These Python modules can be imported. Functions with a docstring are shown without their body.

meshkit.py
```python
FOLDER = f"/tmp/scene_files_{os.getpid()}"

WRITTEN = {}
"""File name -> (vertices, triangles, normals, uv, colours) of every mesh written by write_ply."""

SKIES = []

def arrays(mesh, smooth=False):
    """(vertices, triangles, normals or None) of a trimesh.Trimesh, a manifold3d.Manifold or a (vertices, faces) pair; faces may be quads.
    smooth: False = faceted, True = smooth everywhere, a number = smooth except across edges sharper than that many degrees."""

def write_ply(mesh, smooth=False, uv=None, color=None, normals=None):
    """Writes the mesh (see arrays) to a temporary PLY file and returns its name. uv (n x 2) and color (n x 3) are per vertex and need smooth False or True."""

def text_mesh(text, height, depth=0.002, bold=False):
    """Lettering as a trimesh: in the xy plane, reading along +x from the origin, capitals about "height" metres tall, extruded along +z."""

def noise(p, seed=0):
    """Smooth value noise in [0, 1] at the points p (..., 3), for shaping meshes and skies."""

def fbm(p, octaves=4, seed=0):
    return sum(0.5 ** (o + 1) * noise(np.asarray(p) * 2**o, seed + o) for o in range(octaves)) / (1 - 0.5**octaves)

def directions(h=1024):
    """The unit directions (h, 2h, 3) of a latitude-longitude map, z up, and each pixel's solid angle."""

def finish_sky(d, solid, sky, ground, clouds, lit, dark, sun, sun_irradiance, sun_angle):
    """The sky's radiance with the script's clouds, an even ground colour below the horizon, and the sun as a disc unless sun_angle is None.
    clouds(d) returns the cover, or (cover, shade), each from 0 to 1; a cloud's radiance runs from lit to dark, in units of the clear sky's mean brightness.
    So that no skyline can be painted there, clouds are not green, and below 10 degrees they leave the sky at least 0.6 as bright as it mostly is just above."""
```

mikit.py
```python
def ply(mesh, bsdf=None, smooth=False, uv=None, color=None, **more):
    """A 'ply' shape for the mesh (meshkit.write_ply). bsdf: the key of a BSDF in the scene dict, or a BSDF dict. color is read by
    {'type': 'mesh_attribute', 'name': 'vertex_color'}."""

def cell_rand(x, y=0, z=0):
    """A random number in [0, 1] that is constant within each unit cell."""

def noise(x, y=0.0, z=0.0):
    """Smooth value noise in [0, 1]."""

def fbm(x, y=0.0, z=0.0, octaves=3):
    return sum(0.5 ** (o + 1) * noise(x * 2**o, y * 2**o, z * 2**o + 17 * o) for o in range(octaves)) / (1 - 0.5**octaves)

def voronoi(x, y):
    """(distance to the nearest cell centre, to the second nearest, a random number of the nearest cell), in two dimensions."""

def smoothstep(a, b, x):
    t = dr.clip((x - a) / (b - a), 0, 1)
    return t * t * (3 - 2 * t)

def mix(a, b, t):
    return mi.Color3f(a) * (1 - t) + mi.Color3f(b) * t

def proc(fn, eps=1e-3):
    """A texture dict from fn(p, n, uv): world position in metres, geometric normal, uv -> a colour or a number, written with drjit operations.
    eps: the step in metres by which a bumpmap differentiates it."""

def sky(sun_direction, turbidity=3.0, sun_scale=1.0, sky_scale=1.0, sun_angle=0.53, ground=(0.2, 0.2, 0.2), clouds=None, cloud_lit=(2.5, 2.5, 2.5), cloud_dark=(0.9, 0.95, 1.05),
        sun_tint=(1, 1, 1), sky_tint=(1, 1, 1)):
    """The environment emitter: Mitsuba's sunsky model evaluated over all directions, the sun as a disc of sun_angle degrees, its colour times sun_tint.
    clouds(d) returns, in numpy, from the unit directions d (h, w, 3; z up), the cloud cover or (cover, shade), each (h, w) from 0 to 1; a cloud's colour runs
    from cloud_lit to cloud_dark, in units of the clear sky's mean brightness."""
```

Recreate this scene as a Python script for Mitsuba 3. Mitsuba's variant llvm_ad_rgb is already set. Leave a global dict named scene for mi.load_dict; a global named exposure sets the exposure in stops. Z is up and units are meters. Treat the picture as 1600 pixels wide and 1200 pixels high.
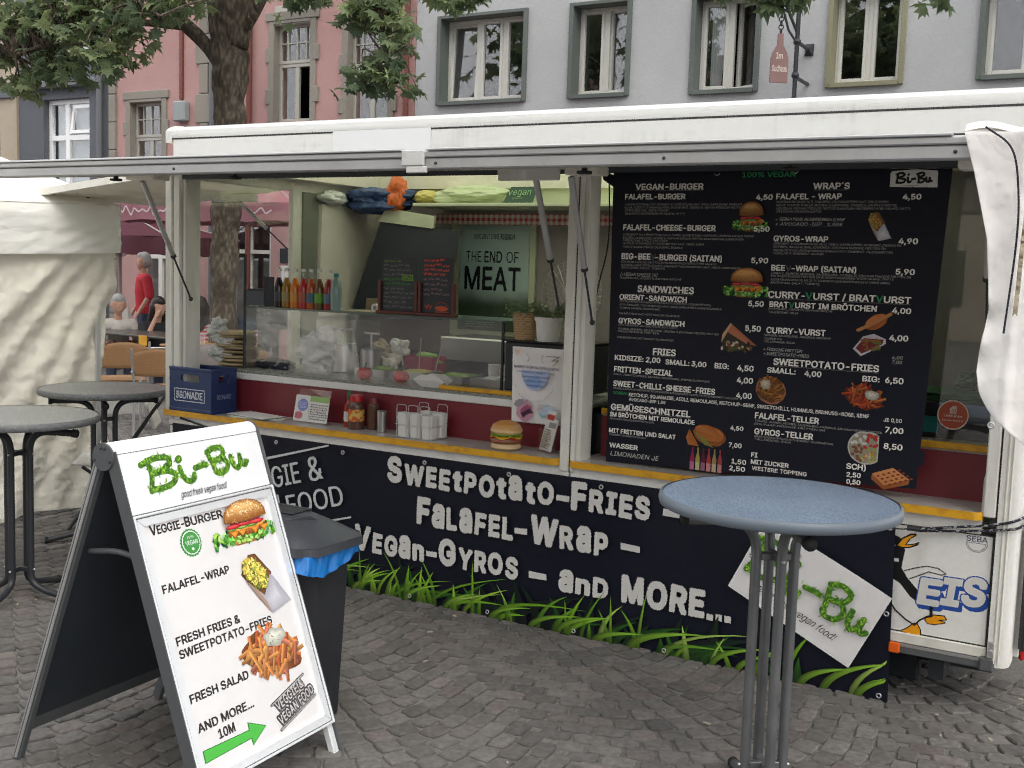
import math, random
import numpy as np, trimesh, manifold3d as m3
import shapely, shapely.geometry as sg, shapely.affinity as sa
import drjit as dr, mitsuba as mi, mikit, meshkit
from mikit import ply, proc, fbm, noise, mix, smoothstep, cell_rand

# ------------------------------------------------------------------ camera, sky, exposure
T4 = mi.ScalarTransform4f
CAM = np.array([0, 0, 1.74])
RX, RF, RD = np.array([.864607, .501387, .032648]), np.array([-.496077, .862154, -.102945]), np.array([.079763, -.072811, -.994151])   # right, forward, down
scene = {'type': 'scene'}
scene['camera'] = {'type': 'perspective', 'fov': 49.13, 'fov_axis': 'x', 'near_clip': 0.05, 'far_clip': 400.0,
                   'to_world': T4().look_at(origin=CAM.tolist(), target=(CAM + RF).tolist(), up=(-RD).tolist())}
scene['sky'] = mikit.sky((.50, -.42, .76), turbidity=4, sun_scale=0.13, sun_angle=40, sun_tint=(.84, .96, 1.12), clouds=lambda d: (np.ones(d.shape[:2]), 0.35 + 0.5 * meshkit.fbm(d * 2.2, 4)),
                         cloud_lit=(2.2, 2.2, 2.2), cloud_dark=(1.15, 1.2, 1.3), ground=(.14, .135, .13))
exposure = 3.38

# ------------------------------------------------------------------ helpers
labels, used = {}, {}
rng = np.random.default_rng(7)
PI = math.pi


def key(name, parent=None):
    k = (parent + '__' if parent else '') + name
    n = used.get(k, 0)
    used[k] = n + 1
    return k if n == 0 else f'{k}_{n:03d}'


def thing(name, label, cat_, group=None):
    k = key(name)
    labels[k] = {'label': label, 'category': cat_}
    if group:
        labels[k]['group'] = group
    return k


def part(parent, name, mesh, m, smooth=False, label=None, kind=None, **kw):
    if isinstance(mesh, list):
        return [part(parent, name, q, m, smooth, label, kind, **kw) for q in mesh][0]
    k = key(name, parent)
    scene[k] = ply(mesh, m, smooth, **kw)
    if label or kind:
        labels[k] = {a: b for a, b in (('label', label), ('kind', kind)) if b}
    return k


def solo(name, label, cat_, mesh, m, smooth=False, group=None, kind=None, **kw):
    k = thing(name, label, cat_, group)
    if kind:
        labels[k]['kind'] = kind
    scene[k] = ply(mesh, m, smooth, **kw)
    return k


def struct(name, mesh, m, smooth=False, **kw):
    k = key(name)
    labels[k] = {'kind': 'structure'}
    scene[k] = ply(mesh, m, smooth, **kw)
    return k


def lin(c):
    c = np.asarray(c, float) / 255.0
    return np.where(c < .04045, c / 12.92, ((c + .055) / 1.055) ** 2.4)


def mat(name, color, rough=.5, metallic=0., spec=.5, bump=None, bscale=.001, **kw):
    col = color if isinstance(color, dict) else {'type': 'rgb', 'value': [float(v) for v in color]}
    b = {'type': 'principled', 'base_color': col, 'roughness': float(rough), 'metallic': float(metallic), 'specular': float(spec), **kw}
    if bump is not None:
        b = {'type': 'bumpmap', 'tex': proc(bump), 'scale': float(bscale), 'bsdf': b}
    scene[name] = {'type': 'twosided', 'bsdf': b}
    return name


def cat(ms):
    return trimesh.util.concatenate([m for m in ms if m is not None])


def hull(pts):
    return trimesh.convex.convex_hull(np.asarray(pts, float))


def box(x0, x1, y0, y1, z0, z1, b=0.0):
    x0, x1, y0, y1, z0, z1 = min(x0, x1), max(x0, x1), min(y0, y1), max(y0, y1), min(z0, z1), max(z0, z1)
    if b <= 0:
        m = trimesh.creation.box((x1 - x0, y1 - y0, z1 - z0))
        m.apply_translation(((x0 + x1) / 2, (y0 + y1) / 2, (z0 + z1) / 2))
        return m
    b = min(b, (x1 - x0) * .45, (y1 - y0) * .45, (z1 - z0) * .45)
    P = []
    for x, sx in ((x0, 1), (x1, -1)):
        for y, sy in ((y0, 1), (y1, -1)):
            for z, sz in ((z0, 1), (z1, -1)):
                P += [(x, y + sy * b, z + sz * b), (x + sx * b, y, z + sz * b), (x + sx * b, y + sy * b, z)]
    return hull(P)


def tube(pts, r, n=10, caps=True):
    P = np.asarray(pts, float)
    k = len(P)
    R = np.broadcast_to(np.asarray(r, float), (k,))
    t = np.gradient(P, axis=0)
    t /= np.linalg.norm(t, axis=1, keepdims=True) + 1e-12
    u = np.cross(t[0], [0, 0, 1.] if abs(t[0][2]) < .9 else [1., 0, 0])
    u /= np.linalg.norm(u)
    ang = np.arange(n) * 2 * PI / n
    V = []
    for i in range(k):
        u = u - t[i] * (u @ t[i])
        u /= np.linalg.norm(u) + 1e-12
        w = np.cross(t[i], u)
        V.append(P[i] + R[i] * (np.cos(ang)[:, None] * u + np.sin(ang)[:, None] * w))
    V = np.vstack(V)
    i, j = np.meshgrid(np.arange(k - 1), np.arange(n), indexing='ij')
    a, b, c, d = i * n + j, i * n + (j + 1) % n, (i + 1) * n + (j + 1) % n, (i + 1) * n + j
    F = np.vstack([np.stack([a, b, c], -1).reshape(-1, 3), np.stack([a, c, d], -1).reshape(-1, 3)])
    if caps:
        V = np.vstack([V, P[0], P[-1]])
        jj = np.arange(n)
        F = np.vstack([F, np.stack([(jj + 1) % n, jj, jj * 0 + k * n], 1), np.stack([(k - 1) * n + jj, (k - 1) * n + (jj + 1) % n, jj * 0 + k * n + 1], 1)])
    return trimesh.Trimesh(V, F, process=False)


def smooth_path(pts, n=6):
    """Catmull-Rom through the points."""
    P = np.asarray(pts, float)
    Q = np.vstack([2 * P[0] - P[1], P, 2 * P[-1] - P[-2]])
    out = []
    for i in range(1, len(Q) - 2):
        for t in np.linspace(0, 1, n, endpoint=False):
            a, b, c, d = Q[i - 1], Q[i], Q[i + 1], Q[i + 2]
            out.append(.5 * (2 * b + (c - a) * t + (2 * a - 5 * b + 4 * c - d) * t * t + (3 * b - a - 3 * c + d) * t ** 3))
    return np.array(out + [P[-1]])


def lathe(prof, n=24, at=(0, 0, 0)):
    m = trimesh.creation.revolve(np.asarray(prof, float), sections=n)
    m.apply_translation(at)
    return m


def cyl(p0, p1, r, n=14):
    return tube([p0, p1], r, n)


def extrude(poly, h, frame):
    """Shapely polygon in the (u, v) plane of frame (o, u, v, n), extruded by h along n."""
    o, u, v, n = (np.asarray(a, float) for a in frame)
    ms = []
    for g in getattr(poly, 'geoms', [poly]):
        if g.is_empty or g.geom_type != 'Polygon':
            continue
        m = trimesh.creation.extrude_polygon(g, h, engine='earcut')
        x = m.vertices
        ms.append(trimesh.Trimesh(o + x[:, :1] * u + x[:, 1:2] * v + x[:, 2:] * n, m.faces, process=False))
    return cat(ms)


def grid_sheet(fn, nu, nv):
    """fn(U, V) -> points (nv+1, nu+1, 3)"""
    U, V = np.meshgrid(np.linspace(0, 1, nu + 1), np.linspace(0, 1, nv + 1))
    P = fn(U, V).reshape(-1, 3)
    i, j = np.meshgrid(np.arange(nv), np.arange(nu), indexing='ij')
    a = i * (nu + 1) + j
    F = np.vstack([np.stack([a, a + 1, a + nu + 2], -1).reshape(-1, 3), np.stack([a, a + nu + 2, a + nu + 1], -1).reshape(-1, 3)])
    return trimesh.Trimesh(P, F, process=False)


def thick(sheet, t=.003):
    """Closes a grid sheet into a thin solid."""
    n = sheet.vertex_normals
    k = len(sheet.vertices)
    e = sheet.edges_sorted
    u, cnt = np.unique(e, axis=0, return_counts=True)
    border = {tuple(x) for x in u[cnt == 1]}
    side = []
    for a, b in sheet.edges:
        if (min(a, b), max(a, b)) in border:
            side += [[b, a, a + k], [b, a + k, b + k]]
    return trimesh.Trimesh(np.vstack([sheet.vertices, sheet.vertices - n * t]), np.vstack([sheet.faces, sheet.faces[:, ::-1] + k, side]), process=False)


def bend(pts, r, n=5):
    """Polyline with rounded corners of radius r."""
    P = [np.asarray(p, float) for p in pts]
    out = [P[0]]
    for a, b, c in zip(P, P[1:], P[2:]):
        u, w = a - b, c - b
        lu, lw = np.linalg.norm(u), np.linalg.norm(w)
        q = min(r, lu * .49, lw * .49)
        p0, p1 = b + u / lu * q, b + w / lw * q
        for t in np.linspace(0, 1, n + 1):
            out.append((1 - t) ** 2 * p0 + 2 * t * (1 - t) * b + t * t * p1)
    return np.array(out + [P[-1]])


# ------------------------------------------------------------------ flat print: coloured shapes laid on a sheet
_txt = {}


def glyphs(s, bold):
    if (s, bold) not in _txt:
        m = meshkit.text_mesh(s, 1.0, .1, bold)
        top = m.faces[m.face_normals[:, 2] > .9]
        ids, inv = np.unique(top, return_inverse=True)
        v = m.vertices[ids][:, :2].copy()
        x0 = v[:, 0].min()
        v[:, 0] -= x0
        _txt[s, bold] = (v, inv.reshape(-1, 3), float(v[:, 0].max()))
    return _txt[s, bold]


def glyph_poly(c, bold=True, fat=0.0):
    v, f, w = glyphs(c, bold)
    g = shapely.union_all([sg.Polygon(v[t]).buffer(.008) for t in f]).buffer(-.006)
    return g.buffer(fat, join_style='mitre') if fat else g


class Ink:
    STEP = .0009

    def __init__(s):
        s.v, s.f, s.c, s.n, s.z = [], [], [], 0, s.STEP

    def up(s):
        s.z += s.STEP

    def tri(s, v, f, col):
        v = np.asarray(v, float)
        s.v.append(np.column_stack([v, np.full(len(v), s.z)]))
        s.f.append(np.asarray(f) + s.n)
        col = np.asarray(col, float)
        s.c.append(lin(np.broadcast_to(col, (len(v), 3))))
        s.n += len(v)

    def poly(s, g, col, jitter=0):
        for q in getattr(g, 'geoms', [g]):
            if q.is_empty or q.geom_type != 'Polygon' or q.area < 1e-9:
                continue
            v, f = trimesh.creation.triangulate_polygon(q, engine='earcut')
            c = np.asarray(col, float)
            if jitter:
                c = c + rng.normal(0, jitter, (len(v), 1))
            s.tri(v, f, np.clip(c, 0, 255))

    def pts(s, P, col, jitter=0):
        s.poly(sg.Polygon(P).buffer(0), col, jitter)

    def ell(s, x, y, rx, ry, col, rot=0, n=20, rough=0, jitter=0):
        a = np.arange(n) * 2 * PI / n
        k = 1 + rough * rng.uniform(-1, 1, n)
        P = np.column_stack([rx * np.cos(a) * k, ry * np.sin(a) * k])
        c, q = math.cos(rot), math.sin(rot)
        s.pts(P @ np.array([[c, q], [-q, c]]) + [x, y], col, jitter)

    def line(s, P, w, col, round_=True):
        s.poly(sg.LineString(P).buffer(w / 2, cap_style='round' if round_ else 'flat', quad_segs=3), col)

    def text(s, t, x, y, w, cap, col, bold=True, shear=0., rot=0., heavy=False):
        if heavy:
            for d in (-.028, .028):
                s.text(t, x + d * cap, y + d * cap * .6, w, cap, col, bold, shear, rot)
        v, f, tw = glyphs(t, bold)
        sx = (w / tw) if w else cap
        q = np.column_stack([v[:, 0] * sx + shear * v[:, 1] * cap, v[:, 1] * cap])
        c, k = math.cos(rot), math.sin(rot)
        s.tri(q @ np.array([[c, k], [-k, c]]) + [x, y], f, col)
        return tw * sx

    def mesh(s, frame):
        o, u, v, n = (np.asarray(a, float) for a in frame)
        x = np.vstack(s.v)
        return (o + x[:, :1] * u + x[:, 1:2] * v + x[:, 2:] * n, np.vstack(s.f)), np.vstack(s.c)


def put(parent, name, ink, frame, label=None, m='ink'):
    mesh, c = ink.mesh(frame)
    k = key(name, parent)
    scene[k] = ply(mesh, m, color=c)
    if label:
        labels[k] = {'label': label}
    return k


FAC = lambda y, x=0., z=0.: ((x, y, z), (1, 0, 0), (0, 0, 1), (0, -1, 0))     # a sheet parallel to the stall front

# ------------------------------------------------------------------ materials
mat('ink', {'type': 'mesh_attribute', 'name': 'vertex_color'}, .55, spec=.3)
mat('vc', {'type': 'mesh_attribute', 'name': 'vertex_color'}, .6, spec=.3)
mat('vc_gloss', {'type': 'mesh_attribute', 'name': 'vertex_color'}, .22, spec=.5)


def f_cobble(p, n, uv):
    g = fbm(p.x * 55, p.y * 55, p.z * 55, 4)
    b = fbm(p.x * 1.1, p.y * 1.1, 3., 3)
    c = mix((.115, .109, .104), (.172, .162, .154), uv.x)
    c = c + mi.Color3f(.020, .008, .006) * smoothstep(.6, 1., uv.y)
    return c * (.62 + .62 * g) * (.75 + .45 * b)


mat('cobble', proc(f_cobble), .8, spec=.2, bump=lambda p, n, uv: fbm(p.x * 90, p.y * 90, p.z * 90, 4), bscale=.004)


def f_joint(p, n, uv):
    g = fbm(p.x * 120, p.y * 120, 0., 3)
    return mix((.10, .095, .088), (.24, .23, .21), g)


mat('joint_sand', proc(f_joint), .9, spec=.1)


def f_panel(p, n, uv):
    s = fbm(p.x * 9, p.y * 9, p.z * 1.2, 4)
    d = fbm(p.x * 60, p.y * 60, p.z * 60, 3)
    c = mix((.74, .73, .69), (.62, .60, .55), smoothstep(.45, .8, s))
    return c * (.95 + .1 * d)


mat('white_panel', proc(f_panel), .32, spec=.5)
mat('roof_white', proc(lambda p, n, uv: mix((.60, .60, .58), (.46, .455, .43), smoothstep(.5, .85, .6 * fbm(p.x * 3, p.y * 3, p.z * 14, 4) + .4 * fbm(p.x * 40, p.y * 40, p.z * 2.2, 3)))), .3)
mat('cream_post', proc(lambda p, n, uv: mix((.70, .685, .62), (.60, .58, .51), smoothstep(.4, .8, fbm(p.x * 14, p.y * 14, p.z * 2.5, 4)))), .35)
mat('seam', (.03, .03, .03), .7)
mat('alu', (.62, .62, .62), .34, .85)
mat('alu_matte', proc(lambda p, n, uv: mix((.55, .55, .55), (.40, .40, .39), fbm(p.x * 8, p.y * 8, p.z * 8, 4))), .45, .55)
mat('flap_under', proc(lambda p, n, uv: mix((.70, .66, .56), (.56, .52, .43), smoothstep(.35, .8, fbm(p.x * 4, p.y * 4, p.z * 4, 4)))), .5)
mat('galv', proc(lambda p, n, uv: mix((.12, .125, .13), (.21, .215, .22), fbm(p.x * 30, p.y * 30, p.z * 12, 4))), .42, .6)
mat('tube_dark', (.028, .030, .036), .4)
mat('black_plastic', (.018, .019, .021), .45, bump=lambda p, n, uv: noise(p.x * 400, p.y * 400, p.z * 400), bscale=.0006)
mat('bin_lid', proc(lambda p, n, uv: mix((.030, .033, .040), (.052, .056, .066), fbm(p.x * 7, p.y * 7, p.z * 7, 3))), .4)
mat('bin_body', proc(lambda p, n, uv: mix((.012, .013, .017), (.026, .027, .032), fbm(p.x * 5, p.y * 5, p.z * 9, 4))), .5)
mat('navy_film', proc(lambda p, n, uv: mix((.0072, .0088, .0165), (.0108, .0128, .0225), fbm(p.x * 4, p.y * 4, p.z * 4, 4))), .38, spec=.22,
    bump=lambda p, n, uv: fbm(p.x * 2.2, p.y * 2., p.z * 1.1, 3), bscale=.02)
mat('yellow_edge', proc(lambda p, n, uv: mix((.66, .34, .015), (.50, .24, .02), smoothstep(.45, .8, fbm(p.x * 20, p.y * 20, p.z * 20, 3)))), .35)
mat('counter_top', proc(lambda p, n, uv: mix((.40, .385, .36), (.30, .29, .275), fbm(p.x * 6, p.y * 20, 0., 4))), .3)
mat('maroon', proc(lambda p, n, uv: mix((.20, .022, .032), (.15, .019, .027), fbm(p.x * 3, p.y * 3, p.z * 3, 3))), .38)
mat('crate_blue', (.014, .034, .115), .4)


def f_granite(p, n, uv):
    d = noise(p.x * 260, p.y * 260, p.z * 260)
    return mix((.10, .115, .10), (.34, .35, .31), smoothstep(.35, .7, d))


mat('granite', proc(f_granite), .25)


def speck(lo, hi, blue):
    def f(p, n, uv):
        d = noise(p.x * 420, p.y * 420, p.z * 420)
        e = noise(p.x * 230 + 9, p.y * 230, p.z * 230)
        return mix(lo, hi, smoothstep(.3, .75, .6 * d + .4 * e)) * (.9 + .2 * fbm(p.x * 6, p.y * 6, 0., 3))
    return proc(f)


mat('table_blue', speck((.105, .14, .195), (.20, .245, .315), 1), .42, spec=.3)
mat('table_grey', speck((.13, .135, .128), (.28, .28, .262), 0), .38, spec=.5)
mat('table_edge', speck((.07, .075, .08), (.22, .225, .225), 0), .5)
mat('table_edge_blue', (.12, .145, .175), .38)


def f_cloth(p, n, uv):
    g = fbm(p.x * 3, p.y * 3, p.z * 3, 4)
    w = fbm(p.x * 300, p.y * 300, p.z * 300, 2)
    return mix((.82, .79, .70), (.75, .72, .63), smoothstep(.35, .75, g)) * (.94 + .12 * w)


mat('tent_cloth', proc(f_cloth), .75, spec=.2, bump=lambda p, n, uv: fbm(p.x * 26, p.y * 26, p.z * 26, 3) * .5 - dr.abs(fbm(p.x * 5, p.y * 5 + p.z * 3, p.z * 5 - p.y * 3, 3) - .5) * 1.5 - dr.abs(fbm(p.x * 11 + 3, p.y * 11, p.z * 11, 2) - .5) * 1.2, bscale=.014)
mat('tent_white', proc(lambda p, n, uv: mix((.86, .85, .80), (.80, .78, .71), smoothstep(.4, .8, fbm(p.x * 3, p.y * 3, p.z * 5, 4)))), .7, bump=lambda p, n, uv: fbm(p.x * 14, p.y * 14, p.z * 20, 4), bscale=.012)
mat('tarp', proc(lambda p, n, uv: mix((.84, .81, .78), (.76, .73, .70), smoothstep(.4, .8, fbm(p.x * 6, p.y * 6, p.z * 4, 4)))), .6, bump=lambda p, n, uv: fbm(p.x * 22, p.y * 22, p.z * 16, 4), bscale=.01)
mat('sign_white', (.86, .86, .87), .3)
mat('poster_paper', proc(lambda p, n, uv: mix((.84, .815, .805), (.79, .765, .755), fbm(p.x * 5, p.y * 5, p.z * 5, 3))), .3)
mat('slate_panel', proc(lambda p, n, uv: mix((.020, .026, .034), (.035, .042, .052), fbm(p.x * 3, p.y * 3, p.z * 3, 4))), .5)
mat('sign_grey', (.10, .105, .11), .5, .2)
mat('paper', (.66, .65, .62), .6)
mat('white_plastic', (.72, .71, .68), .35)
mat('green_wall', proc(lambda p, n, uv: mix((.60, .63, .46), (.52, .55, .40), fbm(p.x * 3, p.y * 3, p.z * 3, 3))), .5)
mat('dim_wall', (.30, .265, .26), .6)
mat('cream_panel', proc(lambda p, n, uv: mix((.78, .74, .65), (.70, .66, .57), fbm(p.x * 5, p.y * 5, p.z * 4, 4))), .4)
mat('dark_steel', (.035, .04, .045), .35, .3)
mat('steel', (.45, .45, .44), .3, .9)
mat('dark_void', (.012, .012, .013), .8)
mat('rubber', (.016, .016, .017), .7)
mat('rope_dark', (.02, .02, .03), .8)
mat('red_lamp', (.42, .012, .015), .18)
mat('orange_lamp', (.75, .12, .01), .2)
mat('blue_bag', (.012, .17, .52), .3, bump=lambda p, n, uv: fbm(p.x * 25, p.y * 25, p.z * 12, 3), bscale=.02)
mat('net_yellow', (.55, .46, .14), .5)
mat('bag_orange', (.62, .13, .03), .35)
mat('bag_blue', (.03, .06, .16), .35, bump=lambda p, n, uv: fbm(p.x * 25, p.y * 25, p.z * 25, 3), bscale=.03)
mat('bag_clear', (.62, .64, .62), .25, bump=lambda p, n, uv: fbm(p.x * 20, p.y * 20, p.z * 20, 4), bscale=.04)
mat('bag_paper', (.40, .34, .24), .6, bump=lambda p, n, uv: fbm(p.x * 20, p.y * 20, p.z * 40, 4), bscale=.04)
scene['pane'] = {'type': 'thindielectric', 'int_ior': 1.5}
scene['bottle_glass'] = {'type': 'thindielectric', 'int_ior': 1.45}
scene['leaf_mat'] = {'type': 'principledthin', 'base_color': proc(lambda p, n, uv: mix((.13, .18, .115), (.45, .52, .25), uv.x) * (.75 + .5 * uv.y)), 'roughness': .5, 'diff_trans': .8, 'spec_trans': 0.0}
mat('bark', proc(lambda p, n, uv: mix((.075, .062, .05), (.17, .142, .11), smoothstep(.38, .74, fbm(p.x * 40, p.y * 40, p.z * 12, 4))) * (.7 + .6 * fbm(p.x * 5, p.y * 5, p.z * 3, 3))), .85, spec=.1,
    bump=lambda p, n, uv: fbm(p.x * 26, p.y * 26, p.z * 7, 4), bscale=.05)
scene['skylight'] = {'type': 'principledthin', 'base_color': {'type': 'rgb', 'value': [.90, .93, .80]}, 'roughness': .6, 'diff_trans': 1.9, 'spec_trans': 0.0}

# ------------------------------------------------------------------ ground: cobbles laid in segmental arcs
W_BAND, PITCH, SP = 1.25, .104, .116
TD, SD = np.array([.82, -.57]), np.array([.57, .82])
stones = []
g_rng = np.random.default_rng(3)
for b in range(-16, 18):
    for k in range(-150, 150):
        ns = 12
        for i in range(ns):
            s0, s1 = (i / ns - .5) * W_BAND, ((i + 1) / ns - .5) * W_BAND
            sm = (s0 + s1) / 2
            amp = .34
            t = k * PITCH + amp * math.cos(PI * sm / W_BAND)
            c = TD * t + SD * (b * W_BAND + sm)
            if not (-11.5 < c[0] < 3.2 and 1.1 < c[1] < 11.5):
                continue
            if c[0] > -4.6 and c[1] > 5.3 and c[1] < 7.2:
                continue
            dist = math.hypot(*c)
            x = c[0] * RX[0] + c[1] * RX[1]
            z = c[0] * RF[0] + c[1] * RF[1]
            if z < .8 or abs(x) > z * .78 + .8 or dist > 13:
                continue
            slope = -amp * PI / W_BAND * math.sin(PI * sm / W_BAND)
            stones.append((c, slope, s1 - s0, dist))


def cobble_mesh(c, slope, ds):
    u = SD + TD * slope
    L = np.linalg.norm(u) * ds
    u = u / np.linalg.norm(u)
    w = np.array([-u[1], u[0]])
    hp = PITCH / max(.6, math.sqrt(1 + slope * slope)) ** .8
    gap = g_rng.uniform(.008, .017)
    q = []
    for su, sw in ((-1, -1), (1, -1), (1, 1), (-1, 1)):
        q.append(np.array(c) + u * (su * (L - gap) / 2 + g_rng.uniform(-.006, .006)) + w * (sw * (hp - gap) / 2 + g_rng.uniform(-.006, .006)))
    q = np.array(q)
    if np.cross(q[1] - q[0], q[2] - q[1]) < 0:
        q = q[::-1]
    mid = [(q[i] + q[(i + 1) % 4]) / 2 + (q[i] + q[(i + 1) % 4] - 2 * q.mean(0)) * g_rng.uniform(.0, .05) for i in range(4)]
    ring = np.array([p for i in range(4) for p in (q[i] + (q.mean(0) - q[i]) * .06, mid[i])])
    cen = ring.mean(0)
    z0, tx, ty = g_rng.uniform(-.002, .0025), *g_rng.uniform(-.022, .022, 2)
    def lay(sh, zz):
        r = cen + (ring - cen) * sh
        return np.column_stack([r, zz + (r - cen) @ [tx, ty] + g_rng.uniform(-.0012, .0012, 8)])
    V = np.vstack([np.column_stack([ring, np.full(8, -.03)]), lay(.985, z0 - .006), lay(.89, z0), [[*cen, z0 + .0015]]])
    F = []
    for a in (0, 8):
        for i in range(8):
            j = (i + 1) % 8
            F += [[a + i, a + j, a + 8 + j], [a + i, a + 8 + j, a + 8 + i]]
    F += [[16 + i, 16 + (i + 1) % 8, 24] for i in range(8)]
    return V, np.array(F)


def base_fn(U, V):
    return np.stack([U * 120 - 70, V * 120 - 50, -.0105 + 0 * U], -1)


struct('ground', grid_sheet(base_fn, 4, 4), 'joint_sand')
order = sorted(range(len(stones)), key=lambda i: stones[i][3] if stones[i][3] > 3.3 else 99)
rest_v, rest_f, rest_uv, nv = [], [], [], 0
for rank, i in enumerate(order):
    c, slope, ds, dist = stones[i]
    V, F = cobble_mesh(c, slope, ds)
    uv = np.tile([g_rng.uniform() ** 1.2, g_rng.uniform()], (len(V), 1))
    if rank < 300:
        part('ground', 'cobblestone', (V, F), 'cobble', 30 if False else False, uv=uv)
    else:
        rest_v.append(V); rest_f.append(F + nv); rest_uv.append(uv); nv += len(V)
part('ground', 'cobblestones_beyond', (np.vstack(rest_v), np.vstack(rest_f)), 'cobble', uv=np.vstack(rest_uv), kind='stuff')


def f_far(p, n, uv):
    x, y = p.x * 9, p.y * 9
    e = dr.minimum(dr.abs(x - dr.floor(x) - .5), dr.abs(y - dr.floor(y) - .5))
    return mix((.06, .055, .05), (.11, .10, .095), cell_rand(dr.floor(x), dr.floor(y))) * (.7 + .6 * fbm(p.x, p.y, 0., 3))


mat('far_paving', proc(f_far), .75)
far = sg.box(-60, -40, 50, 60).difference(sg.box(-11.4, 1.2, 3.1, 11.4))
struct('pavement', extrude(far, .012, ((0, 0, -.0095), (1, 0, 0), (0, 1, 0), (0, 0, 1))), 'far_paving')

lt = np.random.default_rng(77)
bits = []
for i in range(120):                                            # crumbs, filter ends and leaf scraps in the joints
    x, y, a = lt.uniform(-6, .8), lt.uniform(1.8, 7), lt.uniform(0, PI)
    l, w_ = lt.uniform(.004, .016), lt.uniform(.003, .007)
    bits.append(box(-l, l, -w_, w_, 0, .004).apply_transform(trimesh.transformations.rotation_matrix(a, (0, 0, 1))).apply_translation((x, y, .0005)))
mat('litter', (.34, .30, .24), .8)
part('ground', 'litter', cat(bits), 'litter', kind='stuff')

# ------------------------------------------------------------------ houses across the square (fronts at Y = 15)
YB = 15.0


def f_plaster(a, b):
    return proc(lambda p, n, uv: mix(a, b, smoothstep(.3, .75, fbm(p.x * .8, p.y * .8, p.z * .5, 4))) * (.93 + .14 * fbm(p.x * 40, p.y * 40, p.z * 40, 3)))


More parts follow.
